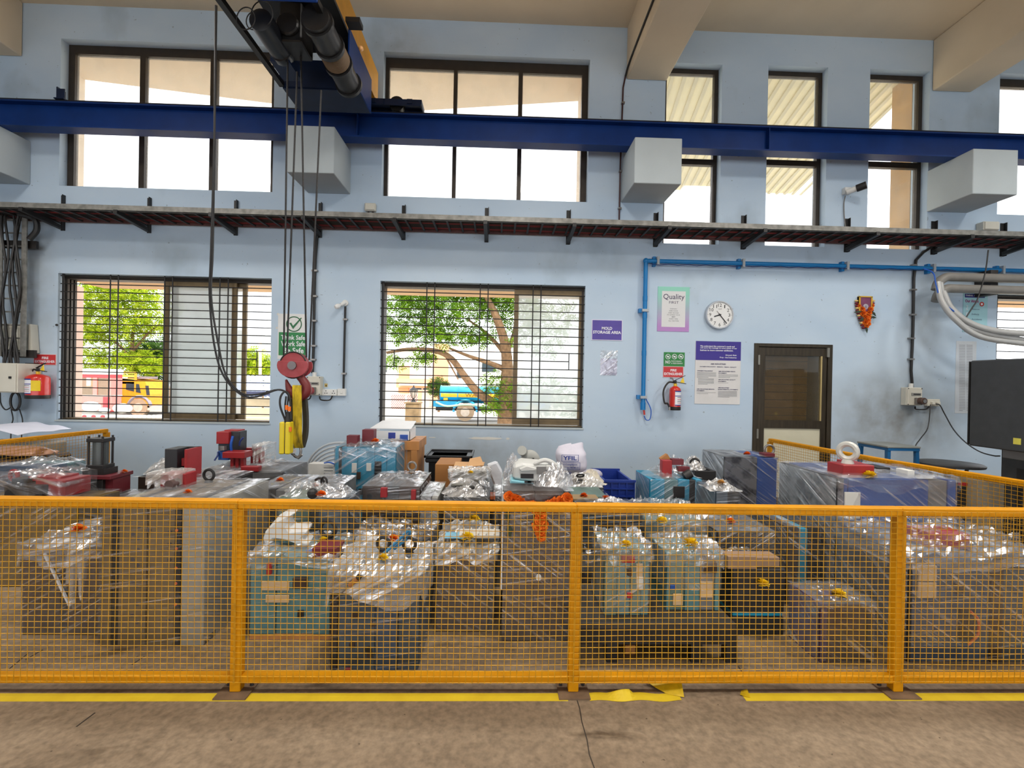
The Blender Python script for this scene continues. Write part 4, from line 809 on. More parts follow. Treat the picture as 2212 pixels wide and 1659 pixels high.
# ------------------------------------------------------------------ pipes
PBL = M('air_pipe_blue', (10, 120, 186), .4, var=.06)
r = thing('air_pipe', 'blue compressed-air pipe running along the wall and down beside the purple sign', 'pipe', at(1390, 905, 5.74))
P = [at(1389.5, 880, 5.74), at(1391, 760, 5.74), at(1393, 640, 5.74), at(1395, 572, 5.74)]; A_ = at(1395, 563.5, 5.74); zp = A_.z
x_ = sum(p.x for p in P) / 4; MB().cyl((x_, 5.74, P[0].z), (x_, 5.74, zp), .026, n=14).build('drop_pipe', PBL, r, smooth=True); MB().cyl((x_, 5.74, zp), (XR, 5.74, zp), .026, n=14).build('main_pipe', PBL, r, smooth=True)
MB().ball((x_, 5.74, zp), .035).build('elbow', PBL, r, smooth=True); MB().cyl((x_, 5.74, P[0].z - .03), (x_, 5.74, P[0].z + .06), .032, n=14).build('reducer', PBL, r, smooth=True)
for px in (1420, 1604, 1828, 2014, 2163): x = gx(px, 5.74, 570); B(x - .014, x + .014, 5.70, 5.77, zp - .05, zp + .05).build('saddle', M('grey_saddle', (170, 176, 180), .5), r); B(x - .05, x - .014, 5.75, WALL, zp - .06, zp + .06).build('saddle_base', PBL, r)
for py in (671, 858): z = gz(py, 5.74, 1392); B(x_ - .04, x_ + .04, 5.705, 5.75, z - .016, z + .016).build('saddle', MATS['grey_saddle'], r); B(x_ - .07, x_ - .03, 5.74, WALL, z - .025, z + .025).build('saddle_base', PBL, r)
for py in (645, 682, 763): z = gz(py, 5.74, 1392); MB().cyl((x_, 5.74, z - .03), (x_, 5.74, z + .03), .029, n=14).build('coupling', PBL, r, smooth=True)
MB().tube(smooth_path([(x_ + .02, 5.72, P[0].z + .12), at(1397, 865, 5.72), at(1406, 885, 5.72), at(1404, 905, 5.72), at(1396, 907, 5.72), at(1391, 898, 5.72)], 5), .006, 6).build('air_hose', M('hose_blue', (24, 90, 190), .4), r, smooth=True)
MB().cyl(at(1390.5, 880, 5.73), at(1391, 886, 5.73), .014, n=10).build('fitting', STEEL, r); MB().cyl(at(1391, 886, 5.73), at(1392, 896, 5.73), .012, n=10).build('quick_coupler', M('coupler_red', (196, 60, 52), .4), r)
P = [at(1405 + i * 20, 570 + i * .38 + 2.5 * (i % 2), 5.71) for i in range(34)]; MB().tube(P, .004, 4).build('pilot_tube', M('tube_navy', (40, 60, 120), .5), r, smooth=True)

DUC = M('grey_pvc', (128, 124, 118), .5, var=.1)
r = thing('water_pipes', 'pair of grey plastic pipes on a bracket with bends at the right wall', 'pipe', at(2145, 640, 5.5))
for py in (600, 625):
    z = gz(py, 5.55, 2120); a_ = gx(2056, 5.55, py); MB().cyl((a_, 5.55, z), (XR, 5.55, z), .052, n=16).build('pipe', DUC, r, smooth=True)
    MB().tube(smooth_path([(a_ + .05, 5.55, z), (a_ - .07, 5.55, z - .005), (a_ - .16, 5.55, z - .07), (a_ - .19, 5.55, z - .16)], 6), .052, 14).build('bend', DUC, r, smooth=True)
x0, x1, z0, z1 = wr(2140, 583, 2156, 636, 5.6); B(x0, x1, 5.60, WALL, z0, z1).build('bracket', TRAYD, r)
CLR = film('film_hose', 0.3, .55, tint=(214, 216, 220), white=.7)
r = thing('flexible_hoses', 'bundle of clear flexible hoses sagging from the grey bends to the right', 'hose', at(2090, 730, 5.3))
for k, pts in enumerate((((2030, 612), (2040, 660), (2080, 700), (2140, 722), (2230, 738)), ((2036, 630), (2056, 668), (2100, 700), (2160, 716), (2240, 722)), ((2026, 610), (2034, 650), (2064, 690), (2120, 728), (2230, 745)))):
    MB().tube(smooth_path([at(a, b_, 5.5 - i * .07 - k * .05) for i, (a, b_) in enumerate(pts)], 7), .034 if k < 2 else .03, 10).build('hose', M('cloudy_hose', (176, 176, 174), .3, var=.1, coat=.4), r, smooth=True)
MB().tube(smooth_path([at(a, b_, 5.35) for a, b_ in ((1995, 580), (2016, 590), (2022, 615), (2032, 645), (2060, 672), (2110, 700), (2180, 717), (2240, 728))], 6), .007, 6).build('blue_line', MATS['hose_blue'], r, smooth=True)
MB().tube(smooth_path([at(a, b_, 5.3) for a, b_ in ((2135, 540), (2128, 590), (2112, 645), (2100, 665), (2088, 684))], 6), .007, 6).build('tie_cord', BLK, r, smooth=True)
MB().tube(smooth_path([at(a, b_, 5.3) for a, b_ in ((2072, 700), (2086, 716), (2108, 724), (2150, 716))], 6), .008, 6).build('black_line', BLK, r, smooth=True)
# the maker's square tile beside the window and loose wall screw
tag(MB().cyl(at(122.5, 702, WALL), at(122.5, 702, WALL - .02), .014, n=12).build('wall_plug', BLK), 'tiny black wall plug left of the window grille', 'wall plug')
# ================================================================== OUTSIDE, seen through the windows
GZ = -1.0; YO = WALL + WT
TAN = M('tan_facade_paint', (222, 178, 132), .8, var=.08, scale=3); BEI = M('beige_render', (228, 208, 182), .8, var=.06, scale=2)
g = struct(MB().grid(30, 30, lambda u, v: Vector((-90 + 180 * u, YO + .0 + 110 * v, GZ))).build('ground', M('pale_road', (206, 196, 178), .9, var=.1, scale=.6)))
r = struct(B(-90, 90, 27.5, 33.5, GZ, GZ + .012).build('road', M('grey_asphalt', (150, 146, 140), .9, var=.1, scale=1.2)))
# pointed concrete canopy over the two big upper windows, with side fins
zc_ = U1[3] + .01
pts = [(at(120, 250, YO).x - .1, YO, zc_), (at(183, 174, 6.61).x - .35, 6.50, zc_), (at(183, 174, 6.61).x, 6.61, zc_), (at(590, 225, 7.02).x, 7.02, zc_), (at(755, 236, 7.16).x, 7.16, zc_), (at(920, 240, 7.05).x, 7.05, zc_), (at(1265, 220, 6.67).x, 6.67, zc_), (U2[1] + .25, 6.6, zc_), (U2[1] + .25, YO, zc_)]
cn = tag(MB().prism(pts, (0, 0, .14)).build('window_canopy', BEI), 'pale tan concrete canopy outside above the two wide upper windows', 'canopy')
x_ = at(183, 250, 6.61).x; tag(B(x_ - .12, x_, YO, 6.61, U1[2] - .15, zc_).build('window_fin', BEI), 'pale concrete fin outside the left edge of the upper left window', 'fin')
x_ = at(1246, 360, 6.6).x; tag(B(x_, x_ + .12, YO, 6.6, U2[2] - .15, zc_).build('window_fin', BEI), 'pale concrete fin outside the right edge of the upper middle window', 'fin')
for lab, h, fin in (('tan concrete hood outside above the lower left window', L1, True), ('tan concrete hood outside above the lower middle window', L2, False), ('tan concrete hood outside above the lower right window', L3, False)):
    t = thing('window_hood', lab, 'canopy', ((h[0] + h[1]) / 2, YO, h[3]), group='concrete window hoods'); B(h[0] - .2, min(h[1], XR) + .2, YO, 6.70, h[3] - .01, h[3] + .11).build('slab', TAN, t)
    if fin: x_ = at(179, 760, 6.66).x; B(x_ - .10, x_, YO, 6.66, h[2] - .1, h[3] - .01).build('side_fin', M('pinkish_render', (224, 190, 172), .8), t)
q = N5[1] - .005; tag(B(q - .0, q + .3, YO, 6.37, -.5, ZC).build('outside_pier', M('ochre_render', (196, 156, 104), .85, var=.15, scale=4)), 'ochre outside pier showing in the third narrow window', 'pier')
# lean-to sheet roof
t = thing('lean_to_roof', 'cream corrugated sheet roof outside the narrow windows', 'roof', (3.8, 7.8, 5.3)); SHT = M('cream_sheet', (240, 230, 192), .5, var=.04)
za, zb2, ya, yb = 5.66, 5.46, YO + .02, 9.5
MB().prism([(1.9, ya, za), (5.6, ya, za), (5.9, yb, zb2), (2.2, yb, zb2)], (0, 0, .004)).build('sheet', SHT, t)
rib = None
for i in range(24):
    x = 1.7 + i * .165; B_ = MB().prism([(x, ya, za), (x + .05, ya, za), (x + .05 + .58, yb, zb2), (x + .58, yb, zb2)], (0, 0, -.028)).build('rib', M('sheet_rib', (206, 198, 168), .5, var=.05), t)  # ribs coloured darker than the sheet to carry the shading of the corrugations
0 and MB().bar((1.9, 7.1, 5.53), (6.2, 7.1, 5.53), .05, .08).build('purlin', M('purlin_grey', (120, 124, 122), .6), t)

# trees
def leafmat(name, a, b):
    if name in MATS: return MATS[name]
    m = bpy.data.materials.new(name); m.use_nodes = True; N = m.node_tree.nodes; L = m.node_tree.links
    for n in list(N): N.remove(n)
    o = N.new('ShaderNodeOutputMaterial'); df = N.new('ShaderNodeBsdfDiffuse'); tl = N.new('ShaderNodeBsdfTranslucent'); mx = N.new('ShaderNodeMixShader'); mx.inputs[0].default_value = .45
    tc = N.new('ShaderNodeTexCoord'); nz = N.new('ShaderNodeTexNoise'); nz.inputs['Scale'].default_value = 2.2; L.new(tc.outputs['Object'], nz.inputs['Vector'])
    rp = N.new('ShaderNodeValToRGB'); e = rp.color_ramp.elements; e[0].position = .35; e[1].position = .65; e[0].color = (*s2l(a), 1); e[1].color = (*s2l(b), 1); L.new(nz.outputs['Fac'], rp.inputs[0])
    L.new(rp.outputs[0], df.inputs[0]); L.new(rp.outputs[0], tl.inputs[0]); L.new(df.outputs[0], mx.inputs[1]); L.new(tl.outputs[0], mx.inputs[2]); L.new(mx.outputs[0], o.inputs[0]); MATS[name] = m; return m
BARK = M('tree_bark', (120, 92, 66), .9, var=.3, scale=6, bump=.5, bscale=20)
def leaves(blobs, n, size, seed):
    rg = random.Random(seed); mb = MB(); tot = sum(b[3] ** 2 for b in blobs)
    for bx, by, bz, br, sq in [(b[0], b[1], b[2], b[3], b[4] if len(b) > 4 else .6) for b in blobs]:
        for _ in range(int(n * br * br / tot)):
            d = Vector((rg.gauss(0, 1), rg.gauss(0, 1), rg.gauss(0, 1))).normalized() * (br * rg.random() ** .45); c = Vector((bx + d.x, by + d.y, bz + d.z * sq))
            ax = Vector((rg.gauss(0, 1), rg.gauss(0, 1), rg.gauss(-.3, .6))).normalized(); sd = ax.cross(Vector((rg.random(), rg.random(), 1.2))).normalized(); s = size * (.6 + .8 * rg.random())
            for k in range(4):
                p = c + ax * s * .55 * k
                for sg in (-1, 1):
                    t_ = p + sd * sg * s * .8 + ax * s * .35; m_ = (p + t_) / 2; w_ = ax * s * .22
                    mb.add([p, m_ + w_, t_, m_ - w_], [(0, 1, 2, 3)])
    return mb
def tree(label, limbs, blobs, n, size, seed, leaf, base):
    t = thing('tree', label, 'tree', base)
    for i, (P, r0, r1) in enumerate(limbs):
        Q = smooth_path(P, 4); k = len(Q); MB().tube(Q, [r0 + (r1 - r0) * j / (k - 1) for j in range(k)], 8).build('trunk' if i == 0 else 'branch', BARK, t, smooth=True)
    o = leaves(blobs, n, size, seed).build('foliage', leaf, t); o['kind'] = 'stuff'; return t
G1 = leafmat('leaf_green', (74, 112, 34), (132, 168, 52)); G2 = leafmat('leaf_lime', (128, 160, 30), (206, 214, 70)); G3 = leafmat('leaf_dark', (52, 84, 40), (104, 134, 66))
Yt = 24.0
def a3(px, py, dy=0): return at(px, py, Yt + dy)
base = a3(1092, 900); base.z = GZ
tree('spreading green tree leaning over the blue tanker', [
    ([base, a3(1092, 860), a3(1096, 800), a3(1090, 740, -.5), a3(1070, 680, -1), a3(1050, 640, -1)], .42, .12),
    ([a3(1092, 895), a3(1060, 868), a3(1030, 845), a3(1003, 812), a3(975, 775), a3(940, 758), a3(880, 755), a3(835, 762)], .26, .07),
    ([a3(1096, 800), a3(1060, 785), a3(1015, 770), a3(970, 752)], .16, .05), ([a3(1094, 770), a3(1075, 745), a3(1045, 715), a3(1010, 690)], .14, .04),
    ([a3(1096, 760), a3(1110, 720), a3(1118, 660)], .14, .05), ([a3(960, 765), a3(990, 820)], .05, .03)],
    [(*a3(870, 670), 1.5, .8), (*a3(930, 660, .8), 1.7, .8), (*a3(990, 655, -.5), 1.7, .7), (*a3(1050, 650, .5), 1.6, .8), (*a3(1105, 650), 1.7, .9), (*a3(845, 715), 1.1, .7), (*a3(905, 715, .5), 1.4, .55), (*a3(965, 722, -.4), 1.3, .5),
     (*a3(1030, 725, .4), 1.2, .45), (*a3(850, 780), .7, .6), (*a3(912, 772), .8, .35), (*a3(1075, 830), 1.0, .7), (*a3(1100, 870), 1.0, .6), (*a3(1060, 880, -.6), .55, .6), (*a3(1160, 700), 2.0, .9), (*a3(1150, 850), 1.4, .8), (*a3(1215, 860), 1.4, .9), (*a3(1040, 610), 2.2, .5), (*a3(900, 620), 2.2, .5)], 5200, .17, 5, G1, base)
Yt = 34.5; base = a3(290, 900); base.z = GZ
tree('bright lime-green tree behind the orange truck', [([base, a3(288, 850), a3(285, 760), a3(290, 680)], .22, .08), ([a3(287, 780), a3(250, 740), a3(205, 720)], .1, .04), ([a3(286, 760), a3(320, 720), a3(345, 700)], .1, .04)],
     [(*a3(200, 665), 2.0, .8), (*a3(250, 650), 2.3, .8), (*a3(310, 655), 2.4, .8), (*a3(205, 720), 1.7, .5), (*a3(260, 710), 1.9, .6), (*a3(325, 700), 1.5, .5), (*a3(205, 775), 1.8, .6), (*a3(255, 780), 1.9, .6), (*a3(310, 785), 2.0, .5), (*a3(140, 700), 2.8, 1), (*a3(250, 610), 2.8, .5)], 4200, .24, 9, G2, base)
Yt = 41.0; base = a3(330, 880); base.z = GZ
tree('darker green tree further back at the left window', [([base, a3(332, 800), a3(330, 760)], .3, .1)], [(*a3(330, 760), 2.2, .7), (*a3(300, 770), 1.8, .7), (*a3(350, 790), 2.2, .7)], 1800, .24, 11, G3, base)
Yt = 26.0; base = a3(565, 890); base.z = GZ
tree('small green tree above the blue tiled roof', [([base, a3(566, 820), a3(560, 770)], .12, .05)], [(*a3(545, 775), .8, .9), (*a3(575, 790), .9, .7), (*a3(545, 800), .8, .6)], 900, .16, 13, G2, base)
Yt = 38.0; base = a3(948, 880); base.z = GZ
tree('round clipped shrub tree in front of the peach house', [([base, a3(948, 860), a3(948, 845)], .1, .06)], [(*a3(948, 835), .95, .85)], 700, .14, 17, G3, base)

# blue water tanker
Y = 30.0; CY = M('tanker_cyan', (20, 160, 210), .35, var=.05, coat=.4)
def tx(px): return at(px, 870, Y).x
def tz(py): return at(1010, py, Y).z
t = thing('tanker_truck', 'blue water tanker with yellow stripe parked on the road', 'truck', (tx(1030), Y, GZ))
zc0_, zc1_ = tz(871), tz(834); cz, rr = (zc0_ + zc1_) / 2, (zc1_ - zc0_) / 2
MB().cyl((tx(953), Y, cz), (tx(1112), Y, cz), rr, n=28).build('tank', CY, t, smooth=True)
o = MB().grid(1, 4, lambda u, v: Vector((tx(953) + (tx(1112) - tx(953)) * u, Y - math.cos(-.28 + .42 * v) * (rr + .01), cz + math.sin(-.28 + .42 * v) * (rr + .01)))).build('stripe', M('stripe_yellow', (250, 196, 50), .4), t)
text('WATER TANKER', tx(1006), tx(1108), cz - .12, cz + .10, Y - rr - .03, M('stripe_ink', (150, 96, 30), .5), t)
for a in (953, 990, 1040, 1085): MB().cyl((tx(a) - .03, Y, cz), (tx(a) + .03, Y, cz), rr + .02, n=28).build('band', CY, t, smooth=True)
MB().cyl((tx(1010), Y, cz + rr - .05), (tx(1010), Y, cz + rr + .15), .3, n=16).build('hatch', M('tank_white', (232, 236, 238), .4), t)
B(tx(940), tx(990), Y - 1.0, Y + 1.0, tz(878), tz(866)).build('tail_box', CY, t); B(tx(945), tx(1180), Y - .8, Y + .8, tz(886), tz(878)).build('chassis', BLK, t)
MB().tube(smooth_path([(tx(946), Y - 1.05, tz(868)), (tx(970), Y - 1.1, tz(876)), (tx(1010), Y - 1.1, tz(872)), (tx(1060), Y - 1.1, tz(876))], 6), .06, 8).build('hose', M('pale_hose', (200, 230, 200), .5), t, smooth=True)
B(tx(960), tx(969), Y - rr - .04, Y - rr + .3, cz - .42, cz - .2).build('sign_plate', M('plate_yellow', (236, 186, 40), .5), t)
def wheel(px, py, rw, Yw, par): c_ = at(px, py, Yw); MB().cyl((c_.x, Yw - .15, c_.z), (c_.x, Yw + .15, c_.z), rw, n=24).build('wheel', M('dusty_tyre', (176, 150, 124), .9), par, smooth=True); MB().cyl((c_.x, Yw - .17, c_.z), (c_.x, Yw - .15, c_.z), rw * .5, n=18).build('wheel_rim', M('rim_pale', (214, 196, 180), .5), par)
wheel(1005, 890, .55, Y - .95, t); wheel(1150, 890, .5, Y - .95, t)
c_ = at(1005, 890, Y - .95)
MB().tube([c_ + Vector((.72 * math.cos(a), -.02, .72 * math.sin(a))) for a in [math.pi * i / 12 for i in range(13)]], .08, 6).build('mudguard', M('guard_blue', (60, 180, 230), .4), t, smooth=True)
cb = B(tx(1118), tx(1186), Y - 1.0, Y + 1.0, tz(880), tz(846)).build('cab', M('cab_blue', (40, 120, 210), .35, coat=.3), t, bevel=.08); B(tx(1150), tx(1170), Y - 1.03, Y - 1.0, tz(862), tz(848)).build('cab_window', M('dark_window', (60, 70, 76), .15), cb); B(tx(1114), tx(1190), Y - 1.05, Y + 1.05, tz(846), tz(842)).build('cab_roof', MATS['tank_white'], cb)

# red minibus and orange truck in the left window
Y = 28.0; RB = M('bus_red', (206, 60, 66), .45, var=.06); RBP = M('bus_pink', (226, 130, 122), .5, var=.05)
def bx_(px): return at(px, 850, Y).x
def bz(py): return at(215, py, Y).z
t = thing('minibus', 'red minibus with white roof parked beside the orange truck', 'bus', (bx_(160), Y, GZ))
B(bx_(60), bx_(252), Y - .4, Y + .4, bz(886), bz(853)).build('lower_body', RBP, t, bevel=.05); B(bx_(60), bx_(252), Y - .4, Y + .4, bz(816), bz(809)).build('upper_body', RB, t); B(bx_(56), bx_(253), Y - .5, Y + .5, bz(809), bz(797)).build('roof', M('bus_roof_white', (240, 240, 240), .5), t, bevel=.06)
B(bx_(60), bx_(252), Y - .42, Y + .42, bz(856), bz(853)).build('waist_strip', M('strip_cream', (240, 214, 206), .5), t)
for a, b_ in ((60, 66), (110, 118), (168, 173), (213, 222), (246, 252)): B(bx_(a), bx_(b_), Y - .4, Y + .4, bz(853), bz(816)).build('pillar', RBP, t)
for a, b_ in ((66, 110), (118, 168), (173, 213), (222, 246)): B(bx_(a), bx_(b_), Y - .36, Y - .35, bz(853), bz(816)).build('window', pane('bus_glass', .5, (150, 128, 96), trans=.1), t)
B(bx_(178), bx_(212), Y - .2, Y, bz(853), bz(835)).build('seat', M('seat_brown', (150, 96, 70), .7), t); B(bx_(236), bx_(250), Y - .43, Y - .1, bz(890), bz(856)).build('door_step', RB, t); wheel(130, 880, .42, Y - .35, t)
Y = 31.0; OR_ = M('truck_orange', (242, 160, 40), .45, var=.08); SL = M('slat_yellow', (246, 196, 80), .6, var=.08)
t = thing('cargo_truck', 'orange truck with slatted wooden sides seen through the left window', 'truck', (bx_(300), Y, GZ))
def cx_(px): return at(px, 850, Y).x
def cz_(py): return at(300, py, Y).z
for i in range(9): z = cz_(864 - i * 7); B(cx_(225), cx_(290 if i < 5 else 318), Y - 1.0, Y - .95, z, z + .13).build('slat', SL, t)
for px in (228, 252, 270, 288, 318): B(cx_(px) - .05, cx_(px) + .05, Y - 1.03, Y - .95, cz_(866), cz_(802 if px < 300 else 806)).build('post', OR_, t)
B(cx_(225), cx_(288), Y - .95, Y + .95, cz_(866), cz_(860)).build('bed', OR_, t); B(cx_(225), cx_(345), Y - .5, Y + .5, cz_(878), cz_(868)).build('chassis', MATS['rim_pale'], t)
cb = MB().prism([(cx_(290), Y - 1.0, cz_(878)), (cx_(348), Y - 1.0, cz_(878)), (cx_(348), Y - 1.0, cz_(850)), (cx_(338), Y - 1.0, cz_(822)), (cx_(290), Y - 1.0, cz_(818))], (0, 2, 0)).build('cab', OR_, t); MB().prism([(cx_(299), Y - 1.02, cz_(841)), (cx_(330), Y - 1.02, cz_(848)), (cx_(326), Y - 1.02, cz_(829)), (cx_(299), Y - 1.02, cz_(828))], (0, .01, 0)).build('cab_window', MATS['dark_window'], cb)
MB().prism([(cx_(342), Y - 1.02, cz_(852)), (cx_(349), Y - 1.02, cz_(852)), (cx_(346), Y - 1.02, cz_(832)), (cx_(339), Y - 1.02, cz_(832))], (0, .01, 0)).build('windscreen', MATS['dark_window'], cb); B(cx_(296), cx_(326), Y - .8, Y + .6, cz_(818), cz_(813)).build('roof_pod', M('pod_grey', (140, 130, 140), .6), cb)
B(cx_(335), cx_(352), Y - 1.0, Y + 1.0, cz_(884), cz_(874)).build('bumper', MATS['rim_pale'], t); wheel(302, 880, .55, Y - .9, t)
c_ = at(302, 880, Y - .95); MB().tube([c_ + Vector((.68 * math.cos(a), -.02, .68 * math.sin(a))) for a in [math.pi * (.05 + .9 * i / 12) for i in range(13)]], .10, 6).build('mudguard', M('guard_grey', (150, 142, 150), .5), t, smooth=True)
# low boundary wall with painted stones
Y = 20.0; t = thing('boundary_kerb', 'low pale kerb wall with a row of painted stones outside left window', 'kerb', (at(250, 900, Y).x, Y, GZ)); B(at(100, 895, Y).x, at(600, 895, Y).x, Y, Y + .3, GZ, at(250, 897, Y).z).build('wall', BEI, t)
for i in range(18): p = at(182 + i * 10, 900, Y - .1); MB().ball(p, .085, 8, 6, (1, .7, .9)).build('stone', (M('stone_red', (190, 60, 66), .7) if i % 2 == 0 and i < 6 else M('stone_white', (236, 234, 230), .7)), t, smooth=True)
for k, (a, b_, s_) in enumerate(((196, 878, .45), (265, 882, .45), (226, 886, .25))): tag(MB().ball(at(a, b_, 24.5), s_, 14, 10, (1, .7, .55)).build('white_sack', M('sack_white', (240, 240, 236), .8, bump=.4, bscale=4), smooth=True), ('large white sack heap beside the red minibus', 'white sack heap below the slatted truck side', 'small white sack leaning on the heap by the minibus')[k], 'sack')
# blue tiled roof and shuttered shed at the right of the left window
Y = 14.0; t = thing('tiled_shed', 'low shed with glossy blue-white tiled roof beyond the left window', 'shed', (at(565, 870, Y).x, Y, GZ)); TB = M('glazed_tile', (176, 190, 226), .25, var=.1, coat=.5)
for row in range(4):
    for c in range(14):
        p = at(520 + c * 9.5, 812 + row * 11, Y - row * .25); MB().grid(6, 2, lambda u, v: p + Vector((.13 * (u - .5), -.16 * v, -.15 * v + .022 * math.sin(u * 2 * math.pi) + .01))).build('tile', TB, t, smooth=True, solid=.015)
B(at(515, 850, Y).x, at(660, 850, Y).x, Y - 1.0, Y - .9, at(560, 853, Y - 1).z, at(560, 846, Y - 1).z).build('gutter', M('gutter_navy', (50, 52, 80), .5), t)
for i in range(7): z0_ = GZ + i * .28; B(at(515, 880, Y).x, at(660, 880, Y).x, Y - .75, Y - .72, z0_, z0_ + .255).build('wall_board', M('board_beige', (206, 186, 152), .7, var=.1), t, bevel=.01)
tag(MB().tube([at(562, 900, 22), at(562, 735, 22)], .07, 8).build('utility_pole', BEI), 'thin utility pole in front of the pale sky at the left window', 'pole')
# peach house across the road
Y = 44.0; PEA = M('peach_paint', (244, 172, 130), .8, var=.05, scale=1); HW = M('house_white', (246, 242, 236), .8, var=.03, scale=1)
def hx_(px): return at(px, 820, Y).x
def hz(py): return at(900, py, Y).z
t = thing('peach_house', 'white and peach two-storey house across the road', 'house', (hx_(900), Y, GZ))
B(hx_(780), hx_(1130), Y + 1, Y + 8, GZ, hz(742)).build('wall', HW, t); B(hx_(936), hx_(966), Y - .2, Y + 1, GZ, hz(742)).build('tower', PEA, t); B(hx_(858), hx_(880), Y + .6, Y + 1, hz(850), hz(790)).build('pier', PEA, t); B(hx_(855), hx_(938), Y + .2, Y + 1, hz(838), hz(818)).build('band', PEA, t); B(hx_(865), hx_(925), Y - .6, Y + .6, hz(833), hz(829)).build('porch_slab', HW, t)
for a, b_, c_, d_ in ((894, 834, 907, 842), (911, 834, 924, 842), (985, 800, 1000, 815), (1000, 836, 1014, 843), (800, 780, 830, 805), (1040, 780, 1070, 800)): w_ = B(hx_(a), hx_(b_ if b_ < a + 60 and b_ > a else c_), Y + .9, Y + 1, hz(d_), hz(b_)).build('window', MATS['dark_window'], t)
B(hx_(858), hx_(942), Y - 3, Y - 2.8, GZ, hz(884)).build('yard_wall', HW, t)
for c in range(14):
    for rw in range(6):
        if 7 <= c < 8: continue
        x, z = hx_(861 + c * 4), hz(884 - rw * 5.5); MB().bar((x, Y - 2.9, z), (x + .16, Y - 2.9, z + .22), .05, .06).build('lattice_bar', M('lattice_red', (206, 110, 100), .7), t); 
B(hx_(915), hx_(922), Y - 3, Y - 2.7, GZ, hz(842)).build('gate_post', PEA, t)
t = thing('pale_block', 'pale grey building faintly visible behind the frosted sash', 'building', (at(440, 850, 34).x, 34, GZ)); B(at(380, 800, 34).x, at(520, 800, 34).x, 34, 40, GZ, at(440, 712, 34).z).build('wall', M('block_grey', (190, 196, 196), .8), t)
for i in range(3):
    for j in range(2): p = at(400 + i * 34, 740 + j * 45, 34); B(p.x - .5, p.x + .5, 33.95, 34, p.z - .5, p.z + .5).build('window', MATS['dark_window'], t)
# gate pillar with lantern
Y = 14.0; t = thing('lantern_pillar', 'brown stone gate pillar carrying a black lantern outside the middle window', 'pillar', (at(890, 900, Y).x, Y, GZ)); x0, x1, z0, z1 = wr(875, 872, 905, 912, Y)
B(x0, x1, Y, Y + .42, GZ, z1).build('pillar', M('brown_stone', (140, 116, 84), .85, var=.3, scale=5, bump=.4, bscale=14), t, bevel=.02); B(x0 - .03, x1 + .03, Y - .03, Y + .45, z1, z1 + .04).build('cap', MATS['brown_stone'], t)
c_ = Vector(((x0 + x1) / 2, Y + .2, z1 + .04)); MB().lathe([(.09, 0), (.05, .05), (.03, .10), (.05, .12)], c_, n=10).build('lantern_foot', BLK, t, smooth=True)
for k in range(6): a = k * math.pi / 3; MB().bar(c_ + Vector((.06 * math.cos(a), .06 * math.sin(a), .12)), c_ + Vector((.11 * math.cos(a), .11 * math.sin(a), .34)), .012).build('lantern_rib', BLK, t)
MB().lathe([(.055, .12), (.10, .34)], c_, n=6).build('lantern_glass', pane('lantern_glass', .6, (220, 214, 200)), t); MB().lathe([(.14, .34), (.12, .37), (.05, .43), (.02, .46), (.02, .50)], c_, n=10).build('lantern_cap', BLK, t, smooth=True)
# ================================================================== YELLOW MESH FENCE
FY = M('fence_yellow', (216, 146, 0), .5, spec=.25, var=.10, scale=9, bump=.06, bscale=50); WIRE = M('wire_yellow', (200, 148, 34), .55, spec=.25, var=.25, scale=30); RUSTP = M('rusty_plate', (120, 96, 72), .8, var=.25, scale=14)
HF = 0.916; YFN = 2.288
def wire_panel(p0, p1, z0, z1, side, seed, pit=.0302, pitz=.0278):
    """woven wire from post p0 to post p1; thin rods with a little waviness"""
    p0, p1 = Vector(p0), Vector(p1); d = p1 - p0; L = d.length; d.normalize(); n = Vector((-d.y, d.x, 0)) * side; mb = MB()
    nv = int(L / pit); nh = int((z1 - z0) / pitz); rad = .0018
    for i in range(nv + 1):
        s = L * i / nv; pts = []
        for k in range(8):
            z = z0 + (z1 - z0) * k / 7; sw = .0035 * (vn(s * 3, z * 6, seed) - .5) + .012 * (vn(s * 1.1 + 4, z * 1.3, seed + 5) - .5)
            pts.append(p0 + d * (s + sw) + n * (.003 + .012 * (vn(s * .9, z * 1.4, seed + 9) - .5)) + Vector((0, 0, z)))
        mb.tube(pts, rad, 3)
    for j in range(nh + 1):
        z = z0 + .004 + (z1 - z0 - .008) * j / nh; pts = []
        for k in range(13):
            s = L * k / 12; pts.append(p0 + d * s + n * (-.003 + .012 * (vn(s * .9, z * 1.4, seed + 9) - .5)) + Vector((0, 0, z + .004 * (vn(s * 3, z * 5, seed + 2) - .5) + .010 * (vn(s * 1.0, z * 1.2, seed + 3) - .5))))
        mb.tube(pts, rad, 3)
    return mb
